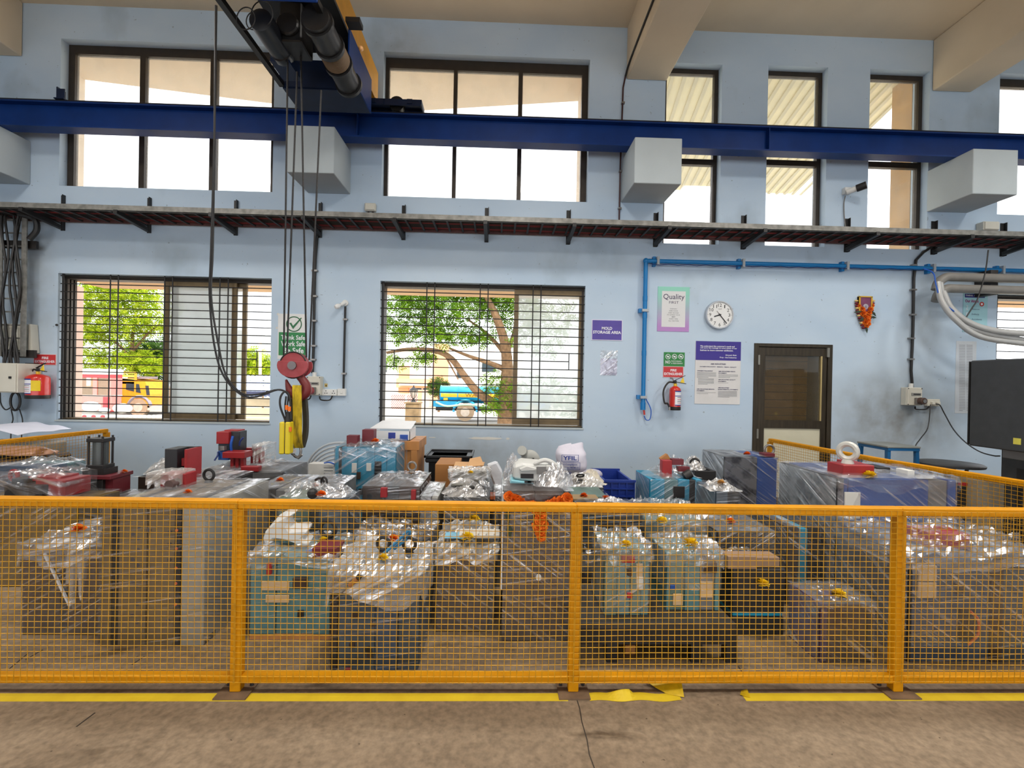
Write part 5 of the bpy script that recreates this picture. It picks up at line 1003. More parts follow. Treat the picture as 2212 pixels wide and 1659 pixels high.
def fence(label, pts, group='yellow mesh fence panels'):
    t = thing('mesh_fence', label, 'fence', (pts[0][0], pts[0][1], 0)); P = [Vector((p[0], p[1], 0)) for p in pts]
    cam_side = None
    for i, p in enumerate(P):
        d = (P[min(i + 1, len(P) - 1)] - P[max(i - 1, 0)]).normalized(); n = Vector((-d.y, d.x, 0))
        po = MB().bar(p + Vector((0, 0, .008)), p + Vector((0, 0, HF - .04)), .05, .045, up=n).build('post', FY, t, bevel=.003)
        B(p.x - .075, p.x + .075, p.y - .07, p.y + .08, 0, .008).build('base_plate', RUSTP, t)
        for sx in (-1, 1): MB().cyl((p.x + sx * .055, p.y + .03, .008), (p.x + sx * .055, p.y + .03, .02), .009, n=6).build('anchor_bolt', TRAYD, t)
    for i in range(len(P) - 1):
        a, b_ = P[i], P[i + 1]; d = (b_ - a).normalized(); n = Vector((-d.y, d.x, 0)); s = -1 if n.dot(-(a + b_) / 2) < 0 else 1
        MB().bar(a + Vector((0, 0, HF - .02)), b_ + Vector((0, 0, HF - .02)), .05, .04).build('top_rail', FY, t, bevel=.004)
        MB().bar(a + d * .025 + Vector((0, 0, .066)), b_ - d * .025 + Vector((0, 0, .066)), .045, .036).build('bottom_rail', FY, t, bevel=.004)
        o = wire_panel(a + n * s * .031, b_ + n * s * .031, .056, HF - .012, s, i * 7 + len(P)).build('wire_mesh', WIRE, t); o['kind'] = 'stuff'
    return t
xp = [onz(513, 1491).x, onz(1238, 1497).x, onz(1934, 1493).x]; sp_ = (xp[2] - xp[0]) / 2
cl_, cr_ = xp[0] - 2 * sp_, xp[2] + sp_
fence('long yellow mesh fence across the front of the molds', [(cl_, YFN), (xp[0] - sp_, YFN), (xp[0], YFN), (xp[1], YFN), (xp[2], YFN), (cr_ - .06, YFN)])
e_ = onz(1664, 947, HF); m_ = onz(1922, 993, HF); fence('yellow mesh fence returning to the wall at the right, worn paint', [(cr_, YFN + .2), (m_.x, m_.y), (e_.x, min(e_.y, 5.68))])
e_ = onz(230, 926, HF); fence('yellow mesh fence returning to the wall at the far left', [(cl_ - .03, YFN + .22), ((cl_ + e_.x) / 2 - .01, (YFN + e_.y) / 2 + .05), (e_.x, min(e_.y, 5.6))])

# floor tape
TAPE = M('floor_tape_yellow', (232, 204, 44), .5, var=.08, scale=7, rgb2=(214, 182, 34)); ya, yb = onz(600, 1515).y, onz(600, 1498).y
for lab, a, b_ in (('yellow floor tape running left along the fence', -700, 1226), ('yellow floor tape running right from the torn gap', 1606, 2900)):
    x0, x1 = onz(a, 1506).x, onz(b_, 1508).x; tag(B(x0, x1, ya, yb, 0, .0012).build('floor_tape', TAPE), lab, 'tape', 'yellow floor tape')
x0, x1 = onz(1272, 1506).x, onz(1470, 1508).x
def crump(u, v):
    x = x0 + (x1 - x0) * u; lift = .022 * max(0, math.sin((u - .22) * 9)) * (u < .5) * v; return Vector((x, ya + (yb - ya) * v + .006 * math.sin(u * 14), .0015 + lift))
r = thing('torn_tape', 'torn crumpled piece of yellow floor tape by the middle fence post', 'tape', ((x0 + x1) / 2, ya, 0))
MB().grid(24, 3, crump).build('strip', TAPE, r, solid=.0012)
p0, p1, p2, p3 = onz(1393, 1478), onz(1410, 1475), onz(1478, 1508), onz(1440, 1500)
MB().add([p0 + Vector((0, 0, .02)), p1 + Vector((0, 0, .03)), onz(1462, 1488) + Vector((0, 0, .03)), onz(1470, 1484) + Vector((0, 0, .05)), p2 + Vector((0, 0, .004)), p3 + Vector((0, 0, .003)), onz(1415, 1490) + Vector((0, 0, .012))], [(0, 1, 2, 6), (6, 2, 5), (2, 4, 5), (2, 3, 4)]).build('folded_flap', M('tape_back', (204, 170, 20), .4, var=.15, scale=30), r, solid=.001)
p = onz(1601, 1493); q = onz(1612, 1509); MB().add([p + Vector((0, 0, .002)), (p.x + .03, p.y, .012), (q.x + .02, q.y, .002), (q.x - .02, q.y + .02, .006)], [(0, 1, 2, 3)]).build('curled_end', MATS['tape_back'], r, solid=.001)
# ================================================================== MOLDS AND THINGS IN THE STORAGE AREA
def steel(name, rgb, var=.2, rough=.5, metal=.25, scale=7): return M(name, rgb, rough, metal=metal, var=var, scale=scale, bump=.05, bscale=30)
S_GREY = steel('steel_grey', (122, 122, 122), .3); S_DARK = steel('steel_dark', (46, 44, 44), .3); S_BROWN = steel('steel_brown', (68, 54, 46), .3); S_BEIGE = steel('steel_beige', (122, 104, 76), .18); S_TEAL = steel('mold_teal', (92, 134, 138), .18); S_CYAN = steel('mold_cyan', (22, 148, 186), .12, .4, .05)
S_BLUE = steel('mold_blue', (26, 76, 152), .12, .4, .05); S_SLATE = steel('mold_slate', (70, 84, 96), .25); S_BLUEG = steel('mold_bluegrey', (62, 82, 106), .25); S_PURP = steel('mold_purple', (72, 56, 84), .25); S_OLIVE = steel('mold_olive', (116, 92, 36), .3); S_RED = steel('mold_red', (160, 36, 40), .15, .45, .05); S_PALE = steel('steel_pale', (160, 156, 146), .12); S_GREEN = steel('mold_green', (104, 128, 118), .2)
S_MOTT = M('mottled_steel', (150, 150, 150), .35, metal=.6, rgb2=(58, 58, 60), scale=9, thr=(.44, .6), bump=.05); HOLE = M('bolt_black', (22, 22, 22), .5); TAG_ = M('masking_tape', (206, 176, 136), .7, var=.06); PAPER = M('white_label', (226, 224, 216), .6, var=.03)
F_UP = film('film_rising', 0.55, .55, white=.30); F_DN = film('film_falling', -0.62, .55, white=.30); F_LAT = film('film_side', 0, .95, white=.35, lat=-.5); F_LATL = film('film_side_left', 0, .7, white=.3, lat=.45); F_H = film('film_level', 0.08, .45, white=.25); F_TOP = film('film_top', 0.25, .80, sc=.6, white=.40); F_TOPD = film('film_top_thin', -0.3, .55, sc=.7, white=.3); F_MILK = film('film_milky', 0.5, 1.15, sc=.7, white=.62, tint=(226, 222, 216)); F_THIN = film('film_thin', 0.15, .18, white=.2)

def wrap(par, x0, x1, y0, y1, z0, z1, side=None, top=None, seed=0, hump=.02, name='stretch_film', off=.006, lat=True):
    if side:
        sid = [((x0, y0), (x1, y0), (0, -1)), ((x1, y0), (x1, y1), (1, 0)), ((x0, y1), (x0, y0), (-1, 0))]
        for k, (a, b_, n) in enumerate(sid):
            def fn(u, v, a=a, b_=b_, n=n, k=k):
                z = z0 + (z1 - z0) * v; e = off + .010 * vn(u * 7 + seed, z * 9, k) * (.4 + .6 * math.sin(math.pi * u))
                return Vector((a[0] + (b_[0] - a[0]) * u + n[0] * e, a[1] + (b_[1] - a[1]) * u + n[1] * e, z))
            if k == 0 or lat: MB().grid(10, 8, fn).build(name, side if k == 0 else (F_LATL if k == 1 else F_LAT), par, smooth=True)
    if top:
        def ft(u, v):
            e = min(u, 1 - u, v, 1 - v) * 6; e = min(1, e); x = x0 - off + (x1 - x0 + 2 * off) * u; y = y0 - off + (y1 - y0 + off) * v
            return Vector((x, y, z1 + off + e * hump * 1.1 * (ridge(x * 7, y * 7, seed) + .5 * ridge(x * 19, y * 19, seed) - .55) + .004 * vn(x * 40, y * 40)))
        MB().grid(34, 24, ft).build('film_top', top, par)
def drape(par, x0, x1, y0, y1, zt, drop, mat, seed, hump=.03, name='film_hood'):
    """loose film thrown over the top and hanging a little down the front and sides in folds"""
    def fn(u, v):
        U, V = u * 1.3 - .15, v * 1.3 - .3; cu, cv = min(max(U, 0), 1), min(max(V, 0), 1)
        x = x0 + (x1 - x0) * cu; y = y0 + (y1 - y0) * cv; over = max(abs(U - cu) / .15, abs(V - cv) / .3)
        k = vn(u * 9 + seed, v * 9) ; z = zt + .008 + hump * (ridge(u * 6, v * 5, seed) + .6 * ridge(u * 15, v * 13, seed) - .6) * (1 - over) - drop * over * (.55 + .75 * vn(u * 8 + seed, v * 3))
        n = Vector((U - cu, V - cv, 0)); ex = n.normalized() * (.010 + .022 * k) if n.length > 0 else Vector((0, 0, 0))
        return Vector((x, y, z)) + ex
    return MB().grid(36, 30, fn).build(name, mat, par)
def crumple(par, c, sx, sy, h, seed, mat, name='crumpled_film'):
    def fn(u, v):
        a, b_ = u * 2 - 1, v * 2 - 1; rr = min(1, math.hypot(a, b_)); k = ridge(u * 6, v * 6, seed) + .5 * ridge(u * 15, v * 15, seed) - .3
        return Vector((c[0] + a * sx * (.8 + .3 * vn(u * 5, v * 5 + seed)), c[1] + b_ * sy, c[2] + h * max(0, 1 - rr ** 2.2) * (.35 + .75 * k)))
    return MB().grid(28, 24, fn).build(name, mat, par)
def eyebolt(par, p, R, mat=None, axis=(.25, 1, 0), rr=None, name='eye_bolt'):
    p = Vector(p); rr = rr or R * .26; mb = MB().ring(p + Vector((0, 0, R + rr * 1.6)), R, rr, axis, 22, 8); mb.cyl(p, p + Vector((0, 0, rr * 1.3)), R * .75, R * .6, 14)
    return mb.build(name, mat or S_DARK, par, smooth=True)
class Mold: pass
def mold(label, xl, xr, Yf, dep, zt, plates, axis='x', z0=0.0, name='injection_mold', proud=.006, group=None, xr_back=False):
    py = 825 + (1.5 - (zt + z0) / 2) * FOC / Yf; x0, x1 = at(xl, py, Yf).x, at(xr, py, Yf).x
    o = Mold(); o.x0, o.x1, o.y0, o.y1, o.z0, o.z1 = x0, x1, Yf, Yf + dep, z0, zt
    o.t = thing(name, label, 'mold', ((x0 + x1) / 2, Yf + dep / 2, z0)); tot = sum(p[0] for p in plates); c = 0
    for i, (w_, mt) in enumerate(plates):
        a, b_ = c / tot, (c + w_) / tot; c += w_; e = proud * (i % 2); g = .0012
        if axis == 'x': B(x0 + (x1 - x0) * a + g, x0 + (x1 - x0) * b_ - g, Yf + e, Yf + dep - e, z0 + (e if z0 == 0 else 0) * 0, zt - e).build('plate', mt, o.t, bevel=.003)
        elif axis == 'y': B(x0 + e, x1 - e, Yf + dep * a + g, Yf + dep * b_ - g, z0, zt - e).build('plate', mt, o.t, bevel=.003)
        else: B(x0 + e, x1 - e, Yf + e, Yf + dep - e, z0 + (zt - z0) * a + g * (a > 0), z0 + (zt - z0) * b_ - g).build('plate', mt, o.t, bevel=.003)
    def P(u, v, d=0.0): return Vector((x0 + (x1 - x0) * u, Yf - d, z0 + (zt - z0) * v))
    o.P = P
    def hole(u, v, rad=.012, mt=HOLE, nm='bolt_hole', d=.002): p = P(u, v); MB().cyl((p.x, Yf + .004, p.z), (p.x, Yf - d, p.z), rad, n=12).build(nm, mt, o.t)
    def block(u0, u1, v0, v1, mt, d=.02, nm='latch_block'): a, b_ = P(u0, v0), P(u1, v1); return B(a.x, b_.x, Yf - d, Yf + .004, a.z, b_.z).build(nm, mt, o.t, bevel=.002)
    def tb(u0, u1, v0, v1, h, mt, nm='top_block', zz=0.0): return B(x0 + (x1 - x0) * u0, x0 + (x1 - x0) * u1, Yf + dep * v0, Yf + dep * v1, zt + zz, zt + zz + h).build(nm, mt, o.t, bevel=.002)
    o.hole, o.block, o.tb = hole, block, tb
    o.top = lambda u, v, dz=0.0: Vector((x0 + (x1 - x0) * u, Yf + dep * v, zt + dz))
    o.wrap = lambda side=None, top=None, z=None, hump=.02, seed=0: wrap(o.t, x0, x1, Yf, Yf + dep, z if z is not None else z0 + .01, zt, side, top, seed, hump)
    o.drape = lambda mat, drop=.08, hump=.03, seed=0: drape(o.t, x0, x1, Yf, Yf + dep, zt, drop, mat, seed, hump)
    o.onto = lambda px, py, dz=.012: onz(px, py, zt + dz)
    return o

def flower(label, p, rad, mat, k): return tag(bloom(MB(), (p[0], p[1], p[2] + rad * .1), rad, k + 3).build('marigold_flower', mat), label, 'flower', 'loose marigold flowers')

# ---- beige long mold (front left)
m = mold('long beige steel mold with dark vertical strips at the front left', 217, 440, 2.666, .74, .775, [(.10, S_BEIGE), (.07, S_DARK), (.27, S_BEIGE), (.27, S_BEIGE), (.06, S_DARK), (.23, S_PALE)])
for u, vs in ((.36, (.85, .77, .69, .58, .43, .30, .17)), (.31, (.80, .62, .46, .22)), (.66, (.82, .73, .62, .34, .18)), (.46, (.83, .55))):
    for v in vs: m.hole(u, v, .010, M('dirty_bolt', (92, 90, 96), .5, metal=.5), 'bolt')
for v in (.83, .70, .56, .45, .30): m.hole(.73, v, .008, M('orange_mark', (206, 98, 60), .7), 'orange_plug')
B(m.x0, m.x1, m.y0 + .02, m.y0 + .12, 0, .03).build('foot', S_DARK, m.t)
m.wrap(F_THIN, F_TOP, hump=.018, seed=3); wrap(m.t, m.x0, m.x1, m.y0, m.y1, .02, .22, F_THIN, None, 8, off=.012, name='loose_film', lat=False)
p = m.onto(399, 1052); q = m.onto(384, 1048)
B(q.x - .10, q.x + .06, q.y - .02, q.y + .10, m.z1, m.z1 + .09).build('red_bracket', S_RED, m.t, bevel=.004); MB().cyl((q.x + .01, q.y - .10, m.z1 + .035), (q.x + .01, q.y - .02, m.z1 + .035), .028, n=16).build('hollow_boss', M('brown_boss', (92, 70, 66), .5), m.t, smooth=True)
drape(m.t, q.x - .14, q.x + .02, q.y - .05, q.y + .12, m.z1 + .09, .09, F_MILK, 31, .01, 'film_hood')
eyebolt(m.t, m.onto(451, 1042, 0), .036, S_DARK, (.1, 1, 0)); flower('faded orange flower wrapped on the long beige mold', m.onto(405, 1064), .022, ORG, 1)
for k, (a, b_) in enumerate(((.3, .62), (.5, .3))): B(m.x0 + .04, m.x1 - .05, m.y0 + .74 * b_, m.y0 + .74 * b_ + .004, m.z1 - .0, m.z1 + .002).build('top_seam', S_DARK, m.t)
# ---- black and red block behind it
p = onz(404, 1010, .70)
m = mold('grey mold carrying a tall black and red block behind the beige mold', 330, 470, 3.55, .5, .70, [(1, S_GREY), (1, S_DARK)]); m.wrap(None, F_TOP, hump=.03, seed=5)
x0, x1, z0_, z1_ = wr(365, 968, 417, 1012, 3.75); B(x0, x0 + (x1 - x0) * .52, 3.70, 3.86, .70, z1_).build('black_block', M('satin_black', (44, 44, 48), .4), m.t, bevel=.003); B(x0 + (x1 - x0) * .88, x1, 3.68, 3.86, .70, z1_).build('red_plate', S_RED, m.t, bevel=.002); B(x0 + (x1 - x0) * .5, x1 - .005, 3.82, 3.86, .70, z1_).build('rear_plate', S_DARK, m.t); B(x0 + (x1 - x0) * .56, x0 + (x1 - x0) * .86, 3.74, 3.80, .80, .86).build('red_lever', S_RED, m.t); B(x0 + (x1 - x0) * .62, x0 + (x1 - x0) * .8, 3.74, 3.78, .70, .78).build('cream_pin', M('cream_pin', (196, 172, 140), .5), m.t)
# ---- red tower mold
m = mold('grey film-wrapped mold topped by a red and black tower with blue hose', 426, 608, 4.15, .55, .68, [(1, S_GREY), (1, S_PALE), (1, S_GREY)], 'z'); m.wrap(F_H, F_TOP, hump=.05, seed=7)
def rc(a, b_, c_, d_, Y, dep, mt, nm): x0, x1, z0_, z1_ = wr(a, b_, c_, d_, Y); return B(x0, x1, Y, Y + dep, z0_, z1_).build(nm, mt, m.t, bevel=.003)
rc(467, 933, 494, 959, 4.30, .14, S_RED, 'red_cube'); rc(471, 959, 494, 990, 4.33, .10, S_SLATE, 'lower_bracket'); rc(496, 932, 518, 978, 4.34, .12, M('satin_black', (44, 44, 48), .4), 'black_plate'); rc(484, 929, 514, 932.5, 4.36, .12, S_RED, 'cap_plate'); rc(471, 974, 494, 994, 4.30, .10, S_BLUE, 'blue_cup')
MB().cyl(at(482, 972, 4.30), at(482, 963, 4.30), .035, n=14).build('steel_cup', STEEL, m.t, smooth=True)
rc(480, 977, 528, 990, 4.18, .14, S_RED, 'red_shelf')
for a in (497, 508, 519): rc(a, 990, a + 7, 1012, 4.22, .05, S_RED, 'red_leg')
rc(526, 968, 557, 977, 4.45, .08, S_RED, 'red_arm'); rc(541, 977, 563, 1003, 4.45, .08, S_RED, 'red_upright'); rc(520, 1008, 558, 1019, 4.14, .06, S_RED, 'red_strip')
MB().tube(smooth_path([at(500, 976, 4.28), at(499, 960, 4.27), at(503, 942, 4.28)], 5), .011, 8).build('blue_hose', MATS['hose_blue'], m.t, smooth=True); MB().tube(smooth_path([at(517, 962, 4.33), at(519, 953, 4.32), at(526, 945, 4.32)], 5), .008, 8).build('dark_hose', MATS['tube_navy'], m.t, smooth=True); MB().tube(smooth_path([at(471, 976, 4.3), at(470, 984, 4.28), at(463, 995, 4.26)], 5), .007, 6).build('loose_wire', MATS['tube_navy'], m.t, smooth=True)
q = wr(548, 962, 572, 1004, 4.4); drape(m.t, q[0], q[1], 4.42, 4.58, q[3] - .0, .16, F_MILK, 41, .01)
# ---- wrapped mold right of beige
m = mold('dark grey film-wrapped mold just right of the beige mold', 545, 640, 3.43, .50, .70, [(1, S_DARK), (1, S_GREY)]); m.wrap(F_DN, F_TOP, hump=.03, seed=9); flower('bright orange flower on the film right of the steel ring', m.onto(604, 1040), .03, ORG, 2)
m = mold('grey-green mold in crinkled film with black knob left of the cyan mold', 600, 752, 3.17, .25, .705, [(1, S_GREEN), (.3, S_DARK), (1, S_SLATE)]); m.wrap(F_H, None, seed=11); crumple(m.t, m.top(.35, .5), .20, .12, .09, 12, F_TOP); crumple(m.t, m.top(.78, .5), .12, .12, .06, 14, F_TOP)
p = m.onto(675, 1066, .06); MB().ball(p, .035, 8, 6).build('black_knob', BLK, m.t); p = m.onto(693, 1070, .06); flower('orange flower on crinkled film in front of the cyan mold', p, .032, ORG, 3)
m = mold('low wrapped mold with dark hooks beside the hose coil', 646, 725, 3.45, .48, .70, [(1, S_GREY)]); m.wrap(None, F_TOP, hump=.04, seed=15)
p = m.onto(690, 1043, .03); MB().ring(p, .035, .009, (0, 1, 0), 14, 6).build('dark_hook', S_DARK, m.t, smooth=True); p2 = m.onto(700, 1040, .05); MB().ring(p2, .03, .008, (.6, 1, 0), 14, 6).build('dark_hook', S_DARK, m.t, smooth=True); flower('orange flower beside dark hooks left of the cyan mold', m.onto(680, 1050), .025, ORG, 4)
# ---- hose coil and paper board by the wall
t = thing('hose_coil', 'coil of clear hose leaning on the wall behind the cyan mold', 'hose', at(730, 1080, 5.3)); c_ = at(738, 1035, 5.35)
for k in range(6): MB().ring(c_ + Vector((.01 * k, -.035 * k, -.02 * k)), .42 - .018 * k, .013, (.1, 1, .12), 40, 8).build('turn', M('clear_hose', (196, 200, 204), .2, var=.05, coat=.5), t, smooth=True)
x0, x1, z0_, z1_ = wr(664, 1003, 722, 1045, 4.9); t = thing('card_carton', 'white printed carton standing behind the dark hooks', 'box', ((x0 + x1) / 2, 4.95, 0)); B(x0, x1, 4.92, 5.05, 0, z1_).build('carton', M('carton_white', (220, 218, 212), .7), t)
for k in range(4): B(x0 + .16, x1 - .02, 4.918, 4.92, z1_ - .04 - k * .03, z1_ - .035 - k * .03).build('print_line', GINK, t)
MB().tube(smooth_path([at(700, 1000, 4.88), at(712, 999, 4.88), at(724, 1003, 4.88)], 4), .008, 6).build('blue_edge', MATS['hose_blue'], t, smooth=True)
# ---- tall cyan mold
m = mold('tall bright cyan mold in loose clear film near the wall', 722, 853, 4.30, .42, .885, [(.06, S_CYAN), (.05, S_DARK), (.26, S_CYAN), (.28, S_CYAN), (.20, S_CYAN), (.15, S_CYAN)], proud=.004)
m.block(.28, .36, .74, .84, PAPER, .004, 'paper_label'); m.block(.52, .60, .76, .84, PAPER, .004, 'paper_label'); m.block(.37, .43, .68, .75, S_BROWN, .02); m.block(.66, .77, .50, .86, S_DARK, .006, 'hose_manifold'); m.block(.13, .22, .38, .50, S_GREY, .012); m.block(.14, .20, .10, .28, PAPER, .004, 'paper_label'); m.block(.40, .47, .52, .58, HOLE, .012)
for u, v in ((.35, .55), (.58, .48), (.70, .49)): m.hole(u, v, .022)
for k in range(9): a = m.P(.66, .52 + .035 * k); B(a.x, m.P(.77, 0).x, m.y0 - .014, m.y0 - .004, a.z, a.z + .012).build('hose_stub', HOLE, m.t)
m.wrap(F_UP, None, z=.3, seed=17); wrap(m.t, m.x0, m.x1, m.y0, m.y1, .3, .885, None, F_TOP, 18, .05); drape(m.t, m.x0 + .05, m.x1, m.y0, m.y1, .89, .10, F_TOPD, 19, .04)
m.tb(.16, .34, .1, .3, .10, M('maroon_block', (112, 38, 46), .5), 'maroon_block'); m.tb(.34, .54, .45, .7, .14, MATS['maroon_block'], 'maroon_block'); flower('orange flower on top of the tall cyan mold', m.top(.63, .12, .045), .035, ORG, 5)
# wooden crate with white carton
WOOD = M('pine_wood', (190, 130, 72), .6, var=.25, scale=3, stretch=(2, 2, .5)); x0, x1, z0_, z1_ = wr(842, 953, 900, 1100, 4.75)
t = thing('wooden_crate', 'upright pine crate behind the cyan mold', 'crate', ((x0 + x1) / 2, 5.0, 0)); zt = z1_
for i in range(5): a = x0 + (x1 - x0) * i / 5; B(a + .002, a + (x1 - x0) / 5 - .002, 4.77, 4.785, .04, zt - .04).build('board', WOOD, t, bevel=.002)
for i in range(6): a = 4.79 + i * .075; B(x1 - .015, x1, a, a + .071, .04, zt - .04).build('board', WOOD, t, bevel=.002)
for z in (.0, zt - .09): B(x0, x1 + .004, 4.75, 4.77, z, z + .09).build('batten', WOOD, t, bevel=.002); B(x1, x1 + .018, 4.75, 5.24, z, z + .09).build('batten', WOOD, t, bevel=.002)
B(x0 - .0, x0 + .06, 4.75, 4.77, .09, zt - .09).build('batten', WOOD, t); B(x1 - .06, x1, 4.75, 4.77, .09, zt - .09).build('batten', WOOD, t); B(x0, x1, 4.77, 5.22, zt - .012, zt).build('lid', WOOD, t)
q = wr(808, 934, 886, 952, 4.80); t = thing('white_carton', 'open white carton with blue print lying on the pine crate', 'box', ((q[0] + q[1]) / 2, 4.95, zt)); CW = M('carton_gloss', (232, 232, 232), .5, var=.02); z1_ = zt + .115
xA, xB = q[0] - .03, q[1]
B(xA, xB, 4.79, 5.12, zt, zt + .006).build('bottom', CW, t); B(xA, xB, 4.79, 4.796, zt, z1_ - .02).build('front', CW, t); B(xB - .006, xB, 4.79, 5.12, zt, z1_).build('side', CW, t); B(xA, xA + .006, 4.79, 5.12, zt, z1_).build('side', CW, t)
MB().prism([(xA - .01, 4.80, z1_), (xB + .01, 4.80, z1_), (xB, 5.14, z1_ + .05), (xA + .03, 5.14, z1_ + .05)], (0, 0, .006)).build('lid', CW, t); B((xA + xB) / 2 - .02, (xA + xB) / 2 + .05, 4.785, 4.79, zt + .02, zt + .08).build('print_patch', NVB, t); B(xB - .10, xB - .02, 4.785, 4.79, zt + .005, zt + .06).build('print_patch', M('print_blue', (40, 80, 170), .5), t)
# ---- brown-grey wrapped mold with ring
m = mold('brown-grey mold with maroon blocks and a steel ring, wrapped in film', 781, 905, 3.52, .55, .705, [(.5, S_BROWN), (.35, S_DARK), (.5, S_BROWN)]); m.wrap(F_H, F_TOP, hump=.05, seed=21)
for u, v in ((.13, .90), (.13, .82), (.85, .9), (.85, .82)): m.hole(u, v, .020)
m.block(.33, .44, .90, 1.0, S_RED, .03); m.block(.86, .94, .88, .98, S_RED, .03); eyebolt(m.t, m.top(.72, .6, .05), .034, STEEL, (.15, 1, 0))
m = mold('narrow film-wrapped steel mold beside the cardboard boxes', 906, 944, 3.40, .5, .665, [(1, S_GREY), (.6, S_PALE)]); m.wrap(F_DN, F_TOP, seed=23)
# ---- cardboard boxes and black lid
CB_ = M('cardboard', (170, 116, 62), .8, var=.1, scale=4); CBL = M('cardboard_light', (206, 160, 110), .8, var=.06)
x0, x1, z0_, z1_ = wr(939, 1003, 990, 1100, 4.30); t = thing('cardboard_box', 'plain brown cardboard box below the black bin', 'box', ((x0 + x1) / 2, 4.5, 0)); B(x0, x1, 4.30, 4.68, 0, z1_).build('carton', CB_, t, bevel=.004); B(x0, x1, 4.296, 4.30, z1_ * .42, z1_ * .46).build('tape', PAPER, t)
x0, x1, z0_, z1_ = wr(979, 1011, 1040, 1100, 4.12); t = thing('cardboard_box', 'cardboard box with a raised lid flap beside the wrapped stack', 'box', ((x0 + x1) / 2, 4.2, 0)); B(x0, x1, 4.05, 4.28, 0, z1_).build('carton', CB_, t, bevel=.003); MB().prism([(x0, 4.05, z1_), (x1, 4.05, z1_), (x1 + .02, 4.30, z1_ + .02), (x0, 4.30, z1_ + .02)], (0, 0, .004)).build('flap', CBL, t); MB().prism([(x0 + .12, 4.10, z1_ + .012), (x1 + .02, 4.08, z1_ + .03), (x1 - .02, 4.30, z1_ + .07), (x0 + .13, 4.30, z1_ + .05)], (0, 0, .004)).build('flap', CBL, t)
x0, x1, z0_, z1_ = wr(925, 988, 1007, 1100, 4.85); t = thing('black_bin', 'black plastic bin with a long shallow black lid tray', 'bin', ((x0 + x1) / 2, 5.0, 0)); BP = M('black_plastic', (28, 28, 30), .4); B(x0, x1, 4.85, 5.2, 0, z1_).build('body', BP, t, bevel=.01); xA, xB = x0 - .03, x1 + .05
B(xA, xB, 4.80, 5.25, z1_ - .05, z1_).build('lid', BP, t, bevel=.012); 
for a in ((xA - .01, xB + .01, 4.79, 4.81), (xA - .01, xB + .01, 5.24, 5.26), (xA - .01, xA + .01, 4.79, 5.26), (xB - .01, xB + .01, 4.79, 5.26)): B(a[0], a[1], a[2], a[3], z1_, z1_ + .025).build('rim', BP, t, bevel=.004)
# ---- wrapped stack
m = mold('pale film-wrapped stack of dark plates in front of the cardboard boxes', 972, 1052, 3.86, .17, .755, [(.45, S_DARK), (.12, S_PALE), (.12, S_DARK), (.1, S_PALE), (.1, S_DARK), (.11, S_PALE)], 'z', proud=.012); m.wrap(F_H, None, z=.35, seed=25); drape(m.t, m.x0, m.x1, m.y0, m.y1, m.z1, .07, F_MILK, 26, .03); flower('small yellow flower on the pale wrapped stack', m.onto(1016, 1022, .03), .022, YLW, 6)
m = mold('dark mold with wire and black clips in a clear bag', 957, 1056, 3.44, .36, .66, [(1, S_DARK), (.4, S_BROWN), (1, S_DARK)]); crumple(m.t, m.top(.4, .4), .16, .16, .10, 28, F_MILK); crumple(m.t, m.top(.85, .4), .07, .12, .10, 29, F_TOPD); m.wrap(F_DN, None, seed=27)
for a in ((1018, 1070, 1028, 1062), (1022, 1072, 1032, 1060)): MB().cyl(at(a[0], a[1], 3.55), at(a[2], a[3], 3.55), .009, n=8).build('black_clip', BLK, m.t)
for k in range(7): p = m.top(.25 + .06 * k, .2, .05); MB().ball(p, .018, 8, 6).build('fitting', BLK, m.t)
MB().ring(m.top(.30, .25, .06), .05, .012, (0, .4, 1), 18, 6).build('ring_part', M('grey_ring', (120, 118, 110), .5), m.t, smooth=True)
flower('yellow flower hanging on the dark mold under the fence rail', at(1025, 1122, 3.42), .036, YLW, 7)
p0 = at(1068, 1040, 4.3); t = tag(MB().prism([at(1050, 1005, 4.3), at(1073, 997, 4.3), at(1086, 1020, 4.3), at(1083, 1052, 4.3), at(1068, 1052, 4.3), at(1060, 1030, 4.3)], (0, .08, 0)).build('plastic_sack', M('milky_plastic', (222, 224, 230), .4, var=.06, bump=.5, bscale=14), bevel=.015), 'folded white plastic sack left of the white machine part', 'sack')
B(p0.x - .12, p0.x + .10, 4.25, 4.7, 0, p0.z - .05).build('dummy', S_DARK) if False else None
m = mold('dark mold with orange cable supporting the folded white sack', 1046, 1092, 4.15, .5, at(1068, 1053, 4.25).z, [(1, S_DARK), (1, S_GREY)]); B(m.x0 + .02, m.x0 + .12, m.y0 - .02, m.y0, m.z1 - .08, m.z1 - .02).build('orange_cover', M('orange_cover', (214, 104, 50), .5), m.t)
m = mold('slim film-wrapped pale mold left of the garlanded mold', 1066, 1086, 3.45, .4, .66, [(1, S_PALE), (1, S_DARK)], 'z'); m.wrap(F_DN, F_TOP, seed=30)
